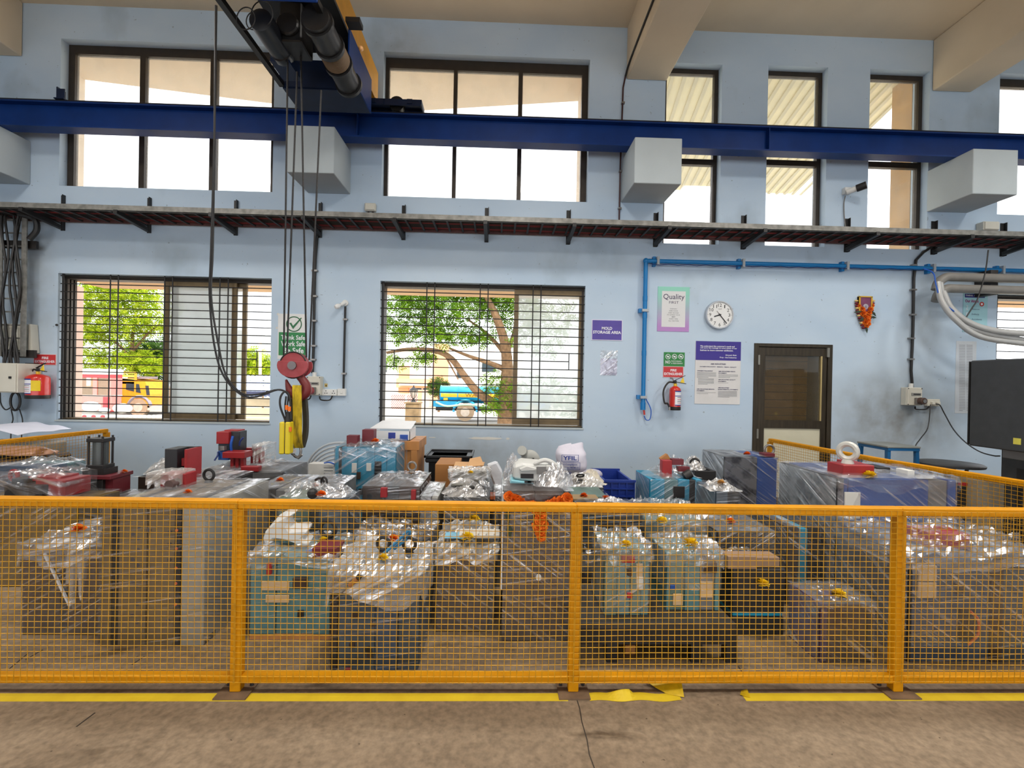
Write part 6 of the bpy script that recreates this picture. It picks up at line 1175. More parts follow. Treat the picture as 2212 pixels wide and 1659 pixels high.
# ---- brown garlanded mold with white machine part
m = mold('tall brown mold draped with an orange marigold garland', 1086, 1232, 2.727, .58, .86, [(.5, S_BROWN), (.5, S_BROWN), (.10, S_DARK)]); m.wrap(F_DN, None, seed=33); wrap(m.t, m.x0, m.x1, m.y0, m.y1, .1, .86, F_THIN, F_TOPD, 34, .015, off=.014, name='loose_film', lat=False)
B(m.x0 - .012, m.x0 - .002, m.y0 - .004, m.y0 + .03, .3, .86).build('film_roll_edge', M('film_bunch', (206, 206, 210), .3, var=.1), m.t)
gar = thing('marigold_garland', 'string of orange marigolds hung across the brown mold', 'garland', (m.P(.5, 1).x, m.y0 - .05, .66))
gp = [(.07, .985, .034), (.12, .965, .036), (.17, .96, .034), (.22, .95, .032), (.27, .935, .032), (.32, .925, .03), (.37, .92, .032), (.42, .93, .03), (.50, .90, .03), (.60, .92, .03), (.66, .93, .032), (.71, .94, .032), (.76, .945, .034), (.81, .955, .034), (.86, .965, .034), (.91, .975, .036), (.54, .87, .036), (.53, .83, .038), (.57, .80, .036), (.50, .79, .036), (.54, .755, .036), (.55, .72, .03), (.47, .90, .03), (.53, .91, .03)]
for k, (u, v, rr) in enumerate(gp): bloom_wall(MB(), m.P(u, v, .028 + .008 * (k % 2)), rr * .9, k + 40).build('marigold', ORG, gar)
for u, v in ((.08, .80), (.05, .90)): a = m.P(u, v, .02); MB().prism([a, a + Vector((.02, 0, -.03)), a + Vector((.01, 0, -.09)), a + Vector((-.015, 0, -.04))], (0, .004, 0)).build('leaf', LEAF, gar)
m.hole(.53, .435, .016, PAPER, 'paper_dot', .016)
PW = M('machine_white', (204, 204, 200), .45, var=.04); z_ = m.z1 + .02; t = thing('labelling_machine', 'white plastic machine head with pale blue foot lying on the brown mold', 'machine part', (m.P(.45, 1).x, 3.0, m.z1))
xa, xb = at(1108, 1040, 2.95).x, at(1190, 1040, 2.95).x; wd = xb - xa; za = gz(1046, 2.95, 1150); zb3 = gz(1001, 2.95, 1150)
hgt = zb3 - za
MB().prism([(xa, 2.95, za + hgt * .25), (xa + wd * .75, 2.95, za), (xa + wd * .82, 2.95, za + hgt * .30), (xa + wd * .80, 2.95, za + hgt * .55), (xa + wd * 1.0, 2.95, za + hgt * .72), (xa + wd * .98, 2.95, za + hgt * .9), (xa + wd * .25, 2.95, za + hgt * 1.0), (xa + wd * .02, 2.95, za + hgt * .85)], (0, .22, 0)).build('housing', PW, t, bevel=.012)
B(xa + wd * .20, xa + wd * .54, 2.945, 2.952, za + hgt * .28, za + hgt * .50).build('display', M('smoked_black', (38, 36, 38), .25), t); B(xa + wd * .62, xa + wd * .86, 2.94, 3.0, za + hgt * .50, za + hgt * .85).build('recess', M('grey_part', (120, 118, 116), .5), t)
MB().prism([(xa + wd * .15, 2.93, za + hgt * .75), (xa + wd * .35, 2.93, za + hgt * .92), (xa + wd * .62, 2.93, za + hgt * .80), (xa + wd * .60, 2.93, za + hgt * .66), (xa + wd * .2, 2.93, za + hgt * .62)], (0, .04, 0)).build('handle_ridge', PW, t, bevel=.006)
LB = M('pale_blue_plastic', (126, 190, 204), .4); MB().prism([(xa - .02, 2.92, m.z1 + .012), (xa + wd * .55, 2.92, m.z1 + .012), (xa + wd * .50, 2.92, za + hgt * .12), (xa - .01, 2.92, za + hgt * .22)], (0, .2, 0)).build('foot', LB, t, bevel=.006)
for u in (.38, .46): B(xa + wd * u - .02, xa + wd * u + .02, 2.912, 2.922, m.z1 + .02, m.z1 + .03).build('slot', S_DARK, t)
for k in range(3): MB().bar((xa + wd * (.60 + .06 * k), 2.93, m.z1 + .02), (xa + wd * (.52 + .06 * k), 2.93, za + hgt * .1), .012, .02).build('connector', M('grey_part', (120, 118, 116), .5), t)
MB().tube(smooth_path([(xa + wd * .55, 2.96, za + hgt * .98), (xa + wd * .85, 2.96, za + hgt * 1.15), (xa + wd * 1.12, 2.96, za + hgt * .9), (xa + wd * 1.15, 2.98, za + hgt * .4), (xa + wd * .9, 2.96, m.z1 + .04)], 6), .014, 8).build('cable_arm', PW, t, smooth=True); B(xa + wd * .86, xa + wd * 1.05, 2.94, 3.0, za + hgt * .68, za + hgt * .92).build('clamp', PW, t, bevel=.004)
crumple(t, (xa + wd * 1.05, 3.0, m.z1 + .01), .14, .15, .13, 50, film('foil_film', .9, 1.1, sc=1.6, white=.3)); crumple(t, (xa - .0, 3.12, m.z1 + .01), .07, .10, .15, 51, MATS['foil_film'])
c_ = at(1146, 995, 3.22); t2 = thing('blower_cover', 'round grey blower cover behind the white machine head', 'machine part', (c_.x, 3.25, c_.z - .07)); GP = M('blower_grey', (160, 160, 154), .5); MB().lathe([(.066, 0), (.066, .05), (.05, .065), (.02, .07)], (c_.x, 3.28, c_.z), (0, -1, 0), 24).build('housing', GP, t2, smooth=True); MB().cyl((c_.x - .045, 3.25, c_.z + .05), (c_.x - .062, 3.18, c_.z + .075), .03, .032, 14).build('outlet', GP, t2, smooth=True); MB().prism([(c_.x + .01, 3.208, c_.z + .02), (c_.x + .025, 3.208, c_.z + .02), (c_.x + .012, 3.208, c_.z - .03)], (0, .004, 0)).build('arrow_mark', S_DARK, t2)
B(c_.x - .05, c_.x + .05, 3.2, 3.29, m.z1, c_.z - .05).build('stand', GP, t2)
# ---- sack and stacks
m = mold('flat stack of dark plates in film with crumpled beige sheet under the sack', 1216, 1302, 3.95, .62, .63, [(.4, S_DARK), (.1, S_PALE), (.12, S_DARK), (.1, S_PALE), (.14, S_DARK)], 'z', proud=.01); m.wrap(F_H, None, z=.3, seed=35); crumple(m.t, m.top(.5, .22), .19, .15, .10, 36, F_MILK); crumple(m.t, m.top(.8, .35), .12, .14, .11, 37, M('beige_sheet', (206, 198, 182), .7, bump=.4)); eyebolt(m.t, m.top(.42, .02, .05), .03, S_DARK, (0, .6, 1))
Ys = 4.45; x0, x1, z0_, z1_ = wr(1206, 962, 1268, 1040, Ys); t = thing('printed_sack', 'white woven sack with blue YFIL print standing on a plate stack', 'sack', ((x0 + x1) / 2, Ys, .63)); cx, w_ = (x0 + x1) / 2, (x1 - x0) / 2; zS = .632; hS = z1_ - zS
def sackf(u, v):
    a = 2 * math.pi * u; fl = max(0, (v - .72) / .28); rx = w_ * (.92 + .16 * math.sin(math.pi * min(v, .9))) * (1 - .12 * fl); ry = .13 * (1 - .82 * fl) * (.7 + .5 * math.sin(math.pi * min(v, .85)))
    lean = -.03 * (v - .3) + .05 * max(0, v - .8)
    r_ = 1 + .07 * (vn(u * 9, v * 7, 3) - .5); z = zS + hS * v * (1 - .16 * fl * (.5 + .5 * math.cos(a * 1.0 + 2.6))) + .03 * fl * vn(u * 6, 2)
    return Vector((cx + lean + math.sin(a) * rx * r_, Ys + .06 - math.cos(a) * ry * r_, z))
MB().grid(34, 20, sackf).build('bag', M('woven_white', (216, 212, 224), .8, var=.05, bump=.3, bscale=30), t, smooth=True)
YT = Ys - .105; BI = M('sack_blue_ink', (30, 56, 140), .6)
def ST(s, a, b_, c_, d_, bold=.02): q = wr(a, b_, c_, d_, YT); text(s, q[0], q[1], q[2], q[3], YT, BI, t, 'lettering', bold)
ST('YFIL', 1216, 985, 1246, 994, .03); ST('S Compliance', 1217, 1002, 1247, 1006); ST('Convention 7002 MA OC', 1213, 1008.5, 1251, 1012); ST('25 KG', 1224, 1019.5, 1234, 1022.5); ST('NET WHEN PACKED', 1211, 1015, 1222, 1018, .0)
for a, b_, c_, d_ in ((1213, 982.5, 1249, 983.3), (1213, 996, 1250, 996.8), (1249, 982.5, 1250, 996.8), (1213, 982.5, 1214, 996.8), (1216, 999.3, 1253, 1000), (1252.5, 999.3, 1253.3, 1014.5), (1211, 1014, 1253, 1014.8), (1211, 1023.5, 1262, 1024.2)): q = wr(a, b_, c_, d_, YT); B(q[0], q[1], YT, YT + .001, q[2], q[3]).build('print_rule', BI, t)
tag(MB().ball(at(1279, 1025, 4.4), .09, 14, 10, (1.1, .5, .6)).build('rolled_bag', M('lilac_plastic', (186, 182, 196), .35, var=.1, bump=.6, bscale=18), smooth=True), 'small rolled lilac plastic bag right of the printed sack', 'bag')
m = mold('pale green mold with brown tag plate below the plate stack', 1232, 1312, 3.56, .34, .645, [(1, S_GREEN), (1, S_GREEN)], 'z'); m.wrap(None, F_THIN, seed=38, hump=.004); p = m.onto(1262, 1077, 0); B(p.x - .10, p.x + .10, p.y - .06, p.y + .08, m.z1, m.z1 + .012).build('tag_plate', M('kraft_plate', (150, 124, 86), .7), m.t); flower('orange flower on the brown tag plate', p + Vector((.0, .02, .012)), .028, ORG, 8)
# ---- blue crate
x0, x1, z0_, z1_ = wr(1303, 1039, 1368, 1100, 4.22); NB = M('crate_navy', (24, 52, 140), .45, var=.1); m = mold('grey mold hidden behind the plates carrying the blue crate', 1318, 1370, 4.1, .6, .32, [(1, S_DARK)]); t = thing('plastic_crate', 'open navy blue plastic crate with ribbed sides', 'crate', ((x0 + x1) / 2, 4.5, .32)); zc_ = z1_
B(x0, x1, 4.20, 4.22, .32, zc_).build('front_wall', NB, t); B(x0, x1, 4.74, 4.76, .32, zc_).build('rear_wall', NB, t); B(x0, x0 + .02, 4.22, 4.74, .32, zc_).build('side_wall', NB, t); B(x1 - .02, x1, 4.22, 4.74, .32, zc_).build('side_wall', NB, t); B(x0, x1, 4.22, 4.74, .32, .34).build('base', NB, t)
for z in (zc_ - .012, zc_ - .07, zc_ - .14, zc_ - .21): B(x0 - .006, x1 + .006, 4.188, 4.20, z, z + .012).build('rib', NB, t)
for k in range(5): a = x0 + (x1 - x0) * k / 4; B(a - .006, a + .006, 4.19, 4.20, .32, zc_).build('rib', NB, t)
B(x0 - .012, x1 + .012, 4.185, 4.21, zc_ - .004, zc_ + .014).build('rim', NB, t); B(x0 - .012, x0 + .012, 4.21, 4.77, zc_ - .004, zc_ + .014).build('rim', NB, t); B(x0, x1 + .012, 4.745, 4.77, zc_ - .004, zc_ + .014).build('rim', NB, t)
# ---- wrapped cyan mold (middle right)
m = mold('cyan mold tightly wrapped in glossy film with red blocks on top', 1403, 1515, 3.96, .42, .70, [(.28, S_CYAN), (.26, S_TEAL), (.22, S_CYAN), (.12, S_DARK), (.12, S_CYAN)]); m.block(.44, .66, .78, .92, S_DARK, .012, 'maker_plate'); m.block(.12, .30, .40, .60, S_OLIVE, .02); m.block(.44, .54, .46, .60, HOLE, .01)
B(m.x0, m.x0 + .0, m.y0, m.y1, 0, m.z1); m.wrap(F_UP, None, z=.2, seed=43); crumple(m.t, m.top(.35, .5), .16, .2, .07, 44, F_TOP); crumple(m.t, m.top(.66, .6), .18, .18, .16, 45, F_TOPD)
p = at(1442, 1016, 4.05); B(p.x - .045, p.x + .04, 4.05, 4.12, m.z1, p.z + .085).build('red_block', S_RED, m.t, bevel=.003); MB().bar(at(1428, 995, 4.2), at(1443, 985, 4.2), .05, .05).build('brown_block', WOOD, m.t); B(p.x + .06, p.x + .16, 4.10, 4.16, m.z1 + .1, m.z1 + .15).build('maroon_bar', MATS['maroon_block'], m.t); B(p.x + .10, p.x + .2, 4.06, 4.12, m.z1 + .05, m.z1 + .09).build('maroon_bar', MATS['maroon_block'], m.t); MB().cyl(at(1478, 1030, 4.0), at(1492, 1022, 4.0), .04, n=12).build('dark_roll', S_DARK, m.t, smooth=True)
m = mold('small dark wrapped mold with a dried flower beside the cyan mold', 1545, 1596, 3.52, .36, .70, [(.5, S_SLATE), (.5, S_DARK)]); m.wrap(F_H, F_TOPD, hump=.03, seed=46); crumple(m.t, m.top(.5, .4), .13, .13, .07, 47, F_MILK); flower('pale dried flower in film on the small dark mold', m.top(.4, .2, .05), .03, M('dried_flower', (214, 170, 100), .9), 9)
m = mold('dark steel mold behind the small dark one, in torn film', 1500, 1546, 4.43, .35, .69, [(1, S_DARK)]); crumple(m.t, m.top(.3, .5), .10, .15, .12, 48, F_MILK); MB().ring(m.top(.2, .3, .06), .04, .012, (.3, 1, 0), 16, 6).build('dark_ring', S_DARK, m.t, smooth=True)
# ---- mottled steel mold and blue mold
m = mold('mottled steel mold with a blue end plate and a shiny ring', 1563, 1678, 4.55, .5, .81, [(.62, S_MOTT), (.38, S_BLUE)]); m.wrap(F_DN, F_TOPD, z=.3, hump=.02, seed=49); eyebolt(m.t, m.top(.95, .2), .045, STEEL, (.1, 1, 0)); m.tb(.78, .98, .05, .25, .035, MATS['maroon_block'], 'maroon_block'); flower('orange flower on the mottled steel mold', m.top(.46, .06, .02), .032, ORG, 10)
m = mold('large royal-blue mold with a white ring on a red block, film-wrapped', 1806, 2063, 3.12, .66, .89, [(.05, S_MOTT), (.03, S_BLUE), (.58, S_BLUE), (.14, S_GREY), (.06, S_BLUE)]); wrap(m.t, m.x0, m.x1, m.y0, m.y1, .05, .89, F_DN, None, 51); wrap(m.t, m.x0, m.x1, m.y0, m.y1, .2, .89, None, F_TOP, 52, .03); drape(m.t, m.x0, m.x1, m.y0, m.y1 - .1, .90, .09, F_TOPD, 53, .02)
m.block(.06, .19, .70, .90, PAPER, .008, 'paper_label')
for u in (.27, .49): m.hole(u, .74, .026)
p = m.onto(1852, 1032, 0); B(p.x - .10, p.x + .12, p.y, p.y + .16, m.z1, m.z1 + .085).build('red_block', S_RED, m.t, bevel=.004); eyebolt(m.t, (p.x - .01, p.y + .08, m.z1 + .085), .052, M('ring_white', (206, 204, 196), .4, metal=.2), (.75, .65, 0), .020); flower('yellow flower leaning on the red block of the blue mold', (p.x + .07, p.y - .02, m.z1 + .012), .042, YLW, 11)
m.tb(.40, .52, .5, .7, .06, S_RED, 'red_block'); m.tb(.56, .68, .35, .6, .04, S_DARK, 'dark_block'); m.tb(.66, .72, .1, .25, .05, PAPER, 'white_block')
# ---- far-left group
m = mold('wide film-covered mold with blue-grey end at the far left back', -20, 100, 3.84, .36, .755, [(1, S_BLUEG), (1, S_TEAL)], 'y'); m.wrap(F_H, F_TOP, hump=.05, seed=55)
t = tag(MB().grid(22, 12, lambda u, v: at(-40 + 160 * u, 982, 4.6) + Vector((0, .16 * (v - .5) * 2 * math.sin(math.pi * min(max(u, .02), .98)) ** .5, .07 * math.sin(math.pi * u) ** .5 * math.sin(math.pi * v) - .06 * 0 + .03 * vn(u * 8, v * 6)))).build('plastic_bag', M('brown_bag', (176, 128, 98), .4, var=.15, bump=.3, bscale=20, coat=.4), smooth=True, solid=.004), 'flat brown plastic bag lying on the far-left film', 'bag')
m = mold('olive-brown mold under a wrapped red assembly at the left edge', -80, 166, 3.40, .38, .60, [(.5, S_OLIVE), (.5, S_OLIVE)], 'x'); m.wrap(F_UP, F_TOPD, hump=.02, seed=57)
def rb(a, b_, c_, d_, Y, dep, mt, nm): x0, x1, z0_, z1_ = wr(a, b_, c_, d_, Y); return B(x0, x1, Y, Y + dep, max(z0_, .605), z1_).build(nm, mt, m.t, bevel=.004)
rb(8, 1049, 90, 1075, 3.45, .2, S_DARK, 'black_base'); rb(76, 1038, 140, 1075, 3.50, .22, S_RED, 'red_block'); rb(60, 1030, 130, 1040, 3.56, .16, S_RED, 'red_block'); rb(24, 1034, 58, 1050, 3.52, .12, S_DARK, 'dark_fitting'); MB().ring(at(30, 1027, 3.6), .035, .014, (.2, 1, 0), 16, 6).build('red_ring', S_RED, m.t, smooth=True); q = wr(10, 1030, 140, 1070, 3.5); drape(m.t, q[0], q[1], 3.46, 3.74, q[3], .16, F_TOPD, 58, .05)
m = mold('dark mold carrying the upright hydraulic cylinder', 176, 262, 3.82, .3, .52, [(1, S_DARK), (1, S_BROWN)]); m.wrap(None, F_TOP, seed=59)
MB().ring(m.top(.1, .1, .05), .06, .012, (0, 1, .3), 18, 6).build('black_hose_loop', BLK, m.t, smooth=True)
cx, cy = at(215, 1000, 3.95).x, 3.96; t = thing('hydraulic_cylinder', 'black tie-rod hydraulic cylinder standing on a red and black base', 'cylinder', (cx, cy, .53)); zt = gz(1023, 3.95, 215); za, zb4 = gz(1013, 3.95, 215), gz(946, 3.95, 215)
B(cx - .10, cx + .09, cy - .09, cy + .12, .53, zt - .03).build('base_block', S_DARK, t, bevel=.004); B(cx - .13, cx + .16, cy - .10, cy + .14, zt - .03, zt).build('red_flange', MATS['maroon_block'], t, bevel=.003); B(cx + .09, cx + .15, cy - .06, cy + .12, .53, zt - .03).build('red_side', MATS['maroon_block'], t); B(cx - .025, cx + .0, cy - .095, cy - .09, .58, zt - .04).build('steel_strip', STEEL, t); B(cx - .085, cx + .085, cy - .07, cy + .07, zt, za + .012).build('foot_plate', S_DARK, t); B(cx - .068, cx + .068, cy - .062, cy + .062, za, za + .04).build('end_cap', S_DARK, t, bevel=.004); B(cx - .068, cx + .068, cy - .062, cy + .062, zb4 - .03, zb4).build('end_cap', S_DARK, t, bevel=.004)
MB().cyl((cx, cy, za + .04), (cx, cy, zb4 - .03), .052, n=20).build('barrel', M('cylinder_grey', (92, 98, 98), .35, metal=.4), t, smooth=True)
for sx in (-1, 1):
    for sy in (-1, 1): MB().cyl((cx + sx * .055, cy + sy * .05, za), (cx + sx * .055, cy + sy * .05, zb4 + .018), .008, n=8).build('tie_rod', S_DARK, t, smooth=True)
flower('small orange flower on the red corner beside the hydraulic cylinder', (cx + .15, cy + .05, zt + .002), .024, ORG, 12)
t = thing('film_heap', 'loose heap of clear film between the cylinder and the black block', 'plastic film', at(300, 1040, 4.0)); B(at(262, 1040, 4.0).x, at(370, 1040, 4.0).x, 4.18, 4.52, 0, .62).build('mold_block', S_BROWN, t, bevel=.004); q = (at(262, 1040, 4.0).x + at(370, 1040, 4.0).x) / 2; crumple(t, (q, 4.34, .62), .24, .17, .16, 60, F_MILK)
m = mold('brown mold under a film hood with orange flower at the left', 48, 226, 2.78, .52, .50, [(.5, S_BROWN), (.08, S_DARK), (.5, S_BROWN)]); m.wrap(F_UP, None, seed=61); m.drape(F_TOP, .10, .05, 62); flower('orange flower on the film hood of the brown mold at left', m.onto(168, 1146, .05), .04, ORG, 13)
MB().bar(m.P(.3, .95, .02), m.P(.62, .35, .02), .012, .01).build('twisted_film_strand', MATS['film_bunch'], m.t); drape(m.t, m.P(.62, 0).x, m.P(.75, 0).x, m.y0 - .01, m.y0 + .05, .52, .3, F_MILK, 63, .01, 'hanging_film')
t = tag(MB().grid(16, 8, lambda u, v: at(-60 + 160 * u, 945 - 24 * math.sin(math.pi * (.25 + .62 * u)) + 0 * v, 5.2) + Vector((0, -.3 + .6 * v, .03 * vn(u * 6, v * 5) - .0))).build('white_sheet', M('sheet_white', (222, 224, 238), .6, var=.04), smooth=True, solid=.004), 'white plastic sheet over goods beyond the left fence', 'sheet')
q0, q1 = at(-60, 960, 5.2).x, at(92, 960, 5.2).x; tag(B(q0, q1, 4.98, 5.5, 0, at(20, 952, 5.2).z - .02).build('covered_block', S_PALE, bevel=.02), 'pale block of goods under the white sheet at far left', 'goods'); q0, q1 = at(-60, 990, 4.6).x, at(92, 990, 4.6).x; tag(B(q0, q1, 4.38, 4.92, 0, at(40, 984, 4.6).z - .01).build('goods_block', S_BROWN, bevel=.02), 'brown block under the plastic bag beyond the left fence', 'goods')
# ---- teal mold front-left centre
m = mold('worn teal mold with tape patches under bent white plastic sheet', 540, 728, 2.737, .38, .465, [(.30, S_TEAL), (.44, S_TEAL), (.20, S_TEAL), (.08, S_DARK)], z0=.03); B(m.x0, m.x1, m.y0, m.y1, 0, .03).build('pallet_board', WOOD, m.t)
m.block(.13, .45, .58, .70, TAG_, .004, 'tape_patch'); m.block(.18, .45, .42, .52, TAG_, .004, 'tape_patch'); m.block(.50, .66, .62, .76, S_BROWN, .02); m.block(.20, .25, .80, .95, S_RED, .02); m.block(.55, .62, .22, .32, HOLE, .006); m.wrap(F_THIN, None, seed=64); drape(m.t, m.x0, m.x1, m.y0, m.y1, m.z1, .05, F_TOP, 65, .05); eyebolt(m.t, m.top(.72, .6, .03), .05, S_DARK, (.2, 1, 0)); MB().tube(smooth_path([at(663, 1191, 2.80), at(690, 1188, 2.80), at(714, 1178, 2.82)], 5), .012, 8).build('blue_hose', MATS['hose_blue'], m.t, smooth=True)
m.tb(.70, .98, .0, .4, .06, MATS['maroon_block'], 'maroon_block'); flower('yellow flower beside the dark ring on the teal mold', m.onto(697, 1170, .03), .03, YLW, 14)
P2 = [(566, 1168), (572, 1150), (590, 1130), (615, 1115), (640, 1107), (622, 1122), (618, 1138), (625, 1148), (660, 1146), (664, 1152), (650, 1165), (668, 1180), (650, 1182), (615, 1168), (590, 1165), (575, 1180)]
tag(MB().prism([at(a, b_, 2.90) for a, b_ in P2], (0, .10, .03)).build('bent_sheet', M('milk_plastic', (218, 218, 216), .45, var=.03), bevel=.012), 'bent white plastic offcut lying on the teal mold', 'plastic sheet')
# ---- slate mold at the fence
m = mold('dark slate mold nearest the fence under a white film hood', 714, 905, 2.45, .52, .478, [(.08, S_DARK), (.42, S_SLATE), (.26, S_BLUEG), (.24, S_SLATE)])
for u, v in ((.43, .85), (.43, .76), (.43, .22)): m.hole(u, v, .018)
for u, v in ((.25, .58), (.45, .48), (.22, .25), (.42, .15)): m.block(u, u + .06, v, v + .05, S_BROWN, .012)
m.block(.18, .24, .0, .03, S_RED, .01); m.wrap(F_THIN, None, seed=66); m.drape(F_MILK, .13, .06, 67)
for u in (.46, .78): eyebolt(m.t, m.top(u, .45, .045), .036, S_DARK, (.1, 1, .1))
MB().tube(smooth_path([at(818, 1206, 2.6), at(840, 1186, 2.62), at(868, 1160, 2.66), at(880, 1148, 2.68), (at(886, 1150, 2.68)), at(878, 1164, 2.68), at(850, 1186, 2.64)], 6), .009, 8).build('blue_hose_loop', M('teal_hose', (40, 110, 150), .35), m.t, smooth=True)
flower('yellow flower at the foot of the blue hose loop', at(826, 1207, 2.58), .028, YLW, 15); flower('orange flower behind the blue hose loop', at(848, 1166, 2.85), .034, ORG, 16)
MB().cyl(at(755, 1265, 2.42), at(772, 1250, 2.42), .012, n=8).build('wooden_handle', WOOD, m.t); MB().cyl(at(713, 1304, 2.42), at(755, 1265, 2.42), .004, n=6).build('steel_rod', STEEL, m.t); MB().cyl(at(772, 1250, 2.42), at(778, 1243, 2.43), .014, n=8).build('black_ferrule', BLK, m.t)
m = mold('film-wrapped dark mold behind the slate mold with loose folds', 770, 925, 3.04, .32, .46, [(1, S_DARK), (1, S_DARK)]); m.drape(F_TOPD, .12, .10, 68); m.wrap(F_DN, None, seed=69)
# ---- brown mold with white ridged cover
m = mold('brown-grey mold with pale plastic and a white ridged cover on top', 942, 1068, 2.83, .56, .462, [(.9, S_BROWN), (.1, S_DARK)]); m.wrap(F_DN, None, seed=70); drape(m.t, m.x0, m.x1, m.y0, m.y1, m.z1, .05, F_MILK, 71, .06)
q = m.onto(1032, 1160, .06); t = thing('ridged_cover', 'white ridged plastic cover lying on the pale film', 'cover', (q.x, q.y, m.z1 + .05)); RC = M('cover_white', (214, 206, 192), .5); B(q.x - .12, q.x + .14, q.y, q.y + .12, m.z1 + .05, m.z1 + .075).build('plate', RC, t, bevel=.004)
for k in range(5): B(q.x - .10 + k * .05, q.x - .092 + k * .05, q.y, q.y + .12, m.z1 + .075, m.z1 + .082).build('rib', RC, t)
q = m.onto(978, 1160, .05); B(q.x - .05, q.x + .08, q.y - .03, q.y + .08, m.z1 + .05, m.z1 + .055).build('blue_leaflet', M('leaflet_blue', (120, 180, 206), .6), m.t); flower('large yellow flower in front of the white ridged cover', m.onto(1008, 1163, .07), .04, YLW, 17)
# ---- low steel stand with two small molds
zS = .225; x0, x1 = at(1238, 1355, 2.50).x, at(1590, 1355, 2.50).x; STD = steel('stand_steel', (70, 66, 62), .25); t = thing('steel_stand', 'low dark steel stand carrying two small wrapped molds', 'stand', ((x0 + x1) / 2, 2.7, 0))
B(x0, x1, 2.50, 3.0, zS - .035, zS).build('top_plate', STD, t, bevel=.004); B(x0, x1, 2.51, 2.53, zS - .12, zS - .035).build('apron', S_DARK, t)
for a in (1320, 1500, 1575): x = at(a, 1400, 2.55).x; B(x - .03, x + .03, 2.52, 2.58, 0, zS - .035).build('leg', S_DARK, t)
for x in (x0 + .04, x1 - .04): B(x - .03, x + .03, 2.92, 2.98, 0, zS - .035).build('leg', S_DARK, t)
B(x0, x1, 2.94, 2.96, .03, .08).build('rear_bar', S_DARK, t); B(at(1350, 1430, 2.6).x, at(1372, 1430, 2.6).x, 2.6, 2.9, 0, .05).build('wood_block', WOOD, t); B(at(1490, 1410, 2.7).x, at(1512, 1410, 2.7).x, 2.7, 2.95, 0, .05).build('wood_block', WOOD, t)
m = mold('small green mold in glossy film on the left of the stand', 1306, 1402, 2.58, .32, .585, [(.28, S_GREEN), (.30, S_TEAL), (.24, S_GREEN), (.18, S_TEAL)], z0=zS, ); m.block(.36, .66, .82, .92, S_RED, .014, 'red_latch'); m.block(.5, .62, .28, .36, S_RED, .014, 'red_latch'); m.block(.5, .6, .62, .72, S_BROWN, .014); m.block(.70, .85, .50, .80, TAG_, .006, 'tape_patch'); m.block(.72, .86, .40, .60, PAPER, .008, 'paper_label'); m.wrap(F_UP, None, z=zS + .02, seed=73); m.drape(F_TOP, .07, .05, 74); flower('yellow flower on the small green mold', m.onto(1351, 1178, .04), .03, YLW, 18); drape(m.t, m.x0 - .07, m.x0 - .01, m.y0 + .06, m.y1, m.z1 - .03, .30, F_THIN, 75, .01, 'hanging_film')
m = mold('small cyan-grey mold in film on the right of the stand', 1440, 1556, 2.64, .30, .545, [(.06, S_TEAL), (.28, S_GREEN), (.28, S_TEAL), (.28, S_GREY), (.10, S_TEAL)], z0=zS); m.block(.68, .92, .68, .86, S_BROWN, .012); m.block(.62, .86, .24, .52, TAG_, .008, 'tape_patch'); m.block(.12, .30, .10, .30, TAG_, .008, 'tape_patch'); m.block(.06, .16, .38, .46, S_BLUE, .01); m.wrap(F_DN, None, z=zS + .12, seed=76); m.drape(F_TOP, .07, .05, 77); flower('large yellow flower on the small cyan-grey mold', m.top(.48, .12, .04), .042, YLW, 19)
# ---- row behind the stand
m = mold('dark plated mold with white film edge behind the small green mold', 1256, 1386, 3.10, .38, .64, [(1, S_DARK), (.5, S_GREY), (1, S_DARK)], 'z'); m.wrap(F_H, F_TOPD, hump=.03, seed=78); B(m.x0 - .014, m.x0 - .004, m.y0 - .006, m.y0 + .02, .25, .57).build('film_roll_edge', MATS['film_bunch'], m.t); crumple(m.t, m.top(.6, .5), .16, .14, .07, 79, F_TOP); flower('yellow flower at the fence rail on the dark plated mold', m.onto(1334, 1094, .03), .028, YLW, 20); MB().ring(m.top(.46, .3, .03), .05, .012, (0, .5, 1), 18, 6).build('dark_ring', S_DARK, m.t, smooth=True); flower('orange flower on crinkled film near the blue crate', m.onto(1308, 1078, .04), .028, ORG, 21)
m = mold('green-grey mold under a tall clear film hood behind the stand', 1394, 1520, 3.16, .45, .58, [(.5, S_GREEN), (.12, S_PALE), (.5, S_GREEN)], 'z'); m.wrap(F_H, None, seed=80); m.drape(F_TOP, .14, .08, 81); flower('pale yellow flower under the film hood behind the stand', m.onto(1430, 1128, .05), .036, YLW, 22)
m = mold('black mold in streaky film with an orange flower right of the film hood', 1548, 1672, 3.10, .38, .53, [(1, S_DARK), (.3, S_GREY), (1, S_DARK)], 'z'); m.wrap(F_UP, F_TOP, hump=.03, seed=82); flower('orange flower below the fence rail on the streaky black mold', m.onto(1578, 1128, .03), .03, ORG, 23); MB().cyl(m.top(.4, .5, 0), m.top(.4, .5, .06), .015, n=10).build('pin', S_PALE, m.t)
m = mold('black mold with cyan strip and wood boards on top', 1582, 1694, 2.80, .28, .40, [(.3, S_DARK), (.07, S_CYAN), (.7, S_DARK)], 'z'); m.tb(-.10, .45, .0, .35, .075, M('old_board', (150, 122, 98), .8, var=.15, scale=4), 'wood_board', 0); m.tb(.50, .95, .1, .5, .06, MATS['old_board'], 'wood_board'); crumple(m.t, m.top(.4, .6), .14, .1, .08, 84, F_TOPD); flower('yellow flower on the front of the black mold', at(1648, 1263, 2.77), .034, YLW, 24)
m = mold('tall dark mold with a cyan side plate beside the streaky black one', 1700, 1770, 3.20, .45, .53, [(.5, S_BROWN), (.4, S_CYAN), (.5, S_DARK)]); m.wrap(F_DN, F_TOPD, seed=85)
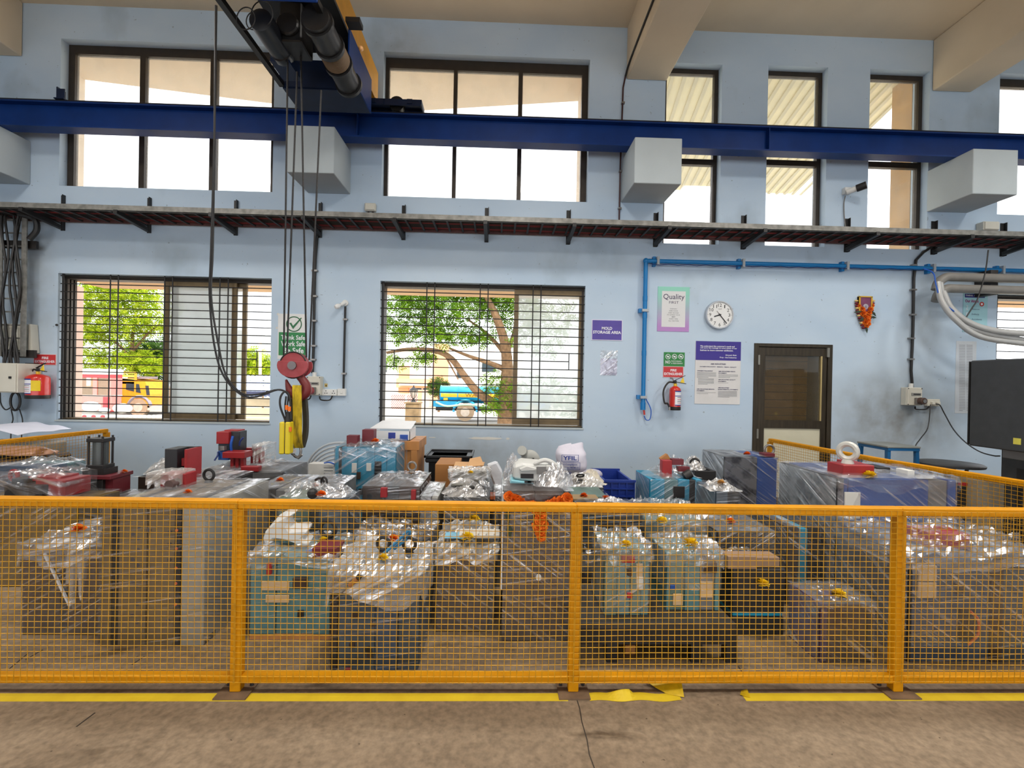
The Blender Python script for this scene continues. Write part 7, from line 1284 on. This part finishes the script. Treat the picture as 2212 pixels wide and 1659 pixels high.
# ---- purple mold
m = mold('small purple-black mold with clear film and yellow flower near the fence', 1771, 1886, 2.525, .27, .318, [(.14, S_PURP), (.75, S_BROWN), (.11, S_DARK)]); B(m.x0 - .004, m.x0, m.y0 + .02, m.y1, 0, m.z1 - .004).build('purple_side', M('purple_side', (84, 62, 104), .45), m.t); m.wrap(F_DN, F_TOPD, hump=.03, seed=86); m.drape(F_TOPD, .03, .02, 87); p = m.onto(1790, 1290, .0); MB().cyl(p, p + Vector((0, 0, .02)), .05, n=18).build('locating_ring', S_PURP, m.t, smooth=True); flower('large yellow flower on the small purple mold', m.onto(1812, 1286, .02), .036, YLW, 25)
# ---- big blue-grey mold front right
m = mold('large blue-grey mold at the front right under heavy clear film', 1962, 2236, 2.53, .55, .575, [(.03, S_DARK), (.62, S_BLUEG), (.10, S_BROWN), (.25, S_SLATE)]); m.wrap(F_THIN, None, seed=88); wrap(m.t, m.x0, m.x1, m.y0, m.y1, .1, .575, F_DN, None, 89, off=.02, name='loose_film', lat=False); m.drape(F_TOP, .07, .07, 90); drape(m.t, m.x0 - .05, m.x1, m.y0 + .1, m.y1, m.z1 + .06, .12, F_TOPD, 91, .06)
m.block(.07, .21, .78, .93, TAG_, .008, 'paper_tag'); m.block(.07, .21, .62, .77, TAG_, .008, 'paper_tag'); m.block(.40, .52, .22, .52, HOLE, .006, 'recess'); m.block(.36, .42, .66, .76, S_BROWN, .01)
q = m.onto(2035, 1180, 0); B(q.x - .12, q.x + .12, q.y - .05, q.y + .12, m.z1, m.z1 + .09).build('red_block', S_RED, m.t, bevel=.005); MB().tube(smooth_path([m.P(.47, .50, .012), m.P(.53, .42, .014), m.P(.53, .28, .014), m.P(.46, .18, .012)], 5), .007, 6).build('orange_cable', MATS['orange_cover'], m.t, smooth=True)
# ================================================================== RIGHT SIDE: machine panel, stool, table
DKG = M('machine_charcoal', (62, 64, 66), .45, var=.12, scale=12, bump=.08, bscale=140)
xa = at(2094, 870, 4.45).x; zt = at(2096, 779, 4.45).z; zb5 = at(2092, 962, 4.45).z; xp_ = at(2160, 1050, 4.40).x
t = thing('machine_cabinet', 'dark charcoal machine panel and pedestal at the right edge', 'machine', (xa + .3, 3.8, 0))
B(xa, xa + .18, 3.0, 4.45, zb5, zt).build('panel', DKG, t, bevel=.01); B(xa - .004, xa + .03, 4.45, 4.46, zb5 + .01, zt - .01).build('edge_trim', BLK, t)
B(xp_, xp_ + .8, 3.0, 4.40, 0, zb5 + .02).build('pedestal', DKG, t, bevel=.01); B(xa + .18, xp_ + .8, 3.02, 4.44, zb5, zt - .05).build('upper_housing', DKG, t, bevel=.01)
B(xp_ - .03, xp_, 3.9, 4.36, zb5 - .10, zb5 - .02).build('tray', M('grey_tray', (150, 150, 150), .5), t, bevel=.004)
B(xp_ - .008, xp_, 3.05, 4.25, .12, zb5 - .18).build('vent_panel', BLK, t)
for k in range(9): B(xp_ - .016, xp_ - .008, 3.1, 4.2, .16 + k * .05, .18 + k * .05).build('louvre', DKG, t)
q = at(2199, 954, 4.02); B(xa - .004, xa, q.y - .03, q.y + .03, q.z - .025, q.z + .03).build('sticker', M('sticker_bright', (226, 216, 90), .5), t)
# stool
z = at(1925, 960, 5.15).z; SB = M('stool_blue', (24, 96, 150), .5); x0, x1 = at(1868, 958, 5.3).x, at(1978, 958, 5.05).x; t = thing('work_stool', 'square stool with blue legs and grey top by the right wall', 'stool', ((x0 + x1) / 2, 5.2, 0))
B(x0, x1, 4.98, 5.42, z - .02, z).build('seat', M('stool_grey', (140, 144, 140), .5), t, bevel=.004); B(x0 + .01, x1 - .01, 4.985, 5.415, z - .05, z - .02).build('apron', SB, t)
for sx, sy in ((0, 0), (1, 0), (0, 1), (1, 1)):
    X = x0 + .03 + (x1 - x0 - .06) * sx; Yq = 5.01 + .38 * sy; MB().bar((X + (.03 if sx else -.03), Yq + (.02 if sy else -.02), 0), (X, Yq, z - .03), .035, .035, up=(0, 1, 0)).build('leg', SB, t)
MB().bar((x0, 5.0, .2), (x1, 5.0, .2), .02, .02).build('stretcher', SB, t)
# round table
c_ = at(2056, 1000, 4.93); t = thing('round_table', 'round black table top on a dark stand behind the right fence', 'table', (c_.x, 4.95, 0)); TB_ = M('table_black', (70, 70, 70), .5, var=.15); MB().lathe([(.05, c_.z - .05), (.28, c_.z - .03), (.285, c_.z - .01), (.27, c_.z)], (c_.x, 4.95, 0), n=36).build('top', TB_, t, smooth=True); MB().cyl((c_.x, 4.95, 0.03), (c_.x, 4.95, c_.z - .05), .05, n=16).build('column', TB_, t, smooth=True); MB().lathe([(.24, 0), (.24, .02), (.05, .04)], (c_.x, 4.95, 0), n=30).build('base', TB_, t, smooth=True)
for k in range(3): q = k * 2.1; MB().bar((c_.x + .05 * math.cos(q), 4.95 + .05 * math.sin(q), .3), (c_.x + .2 * math.cos(q), 4.95 + .2 * math.sin(q), c_.z - .05), .025, .02).build('brace', TB_, t)
x0, x1, z0_, z1_ = wr(2100, 1035, 2158, 1095, 4.4); tag(B(x0, x1, 4.35, 4.62, 0, z1_).build('storage_carton', M('buff_carton', (150, 140, 122), .8, var=.06), bevel=.004), 'plain buff carton standing behind the worn right fence rail', 'box')
x0, x1, z0_, z1_ = wr(2058, 1040, 2078, 1100, 4.5); t = thing('tool_trolley', 'dark tool trolley with red edge behind the right fence', 'trolley', ((x0 + x1) / 2, 4.7, 0)); B(x0, x1, 4.45, 4.62, .08, z1_).build('body', S_DARK, t, bevel=.005); B(x0, x1, 4.445, 4.45, z1_ - .03, z1_).build('red_edge', S_RED, t)
for X in (x0 + .03, x1 - .03): MB().cyl((X, 4.53, .04), (X + .02, 4.53, .04), .04, n=12).build('castor', BLK, t)
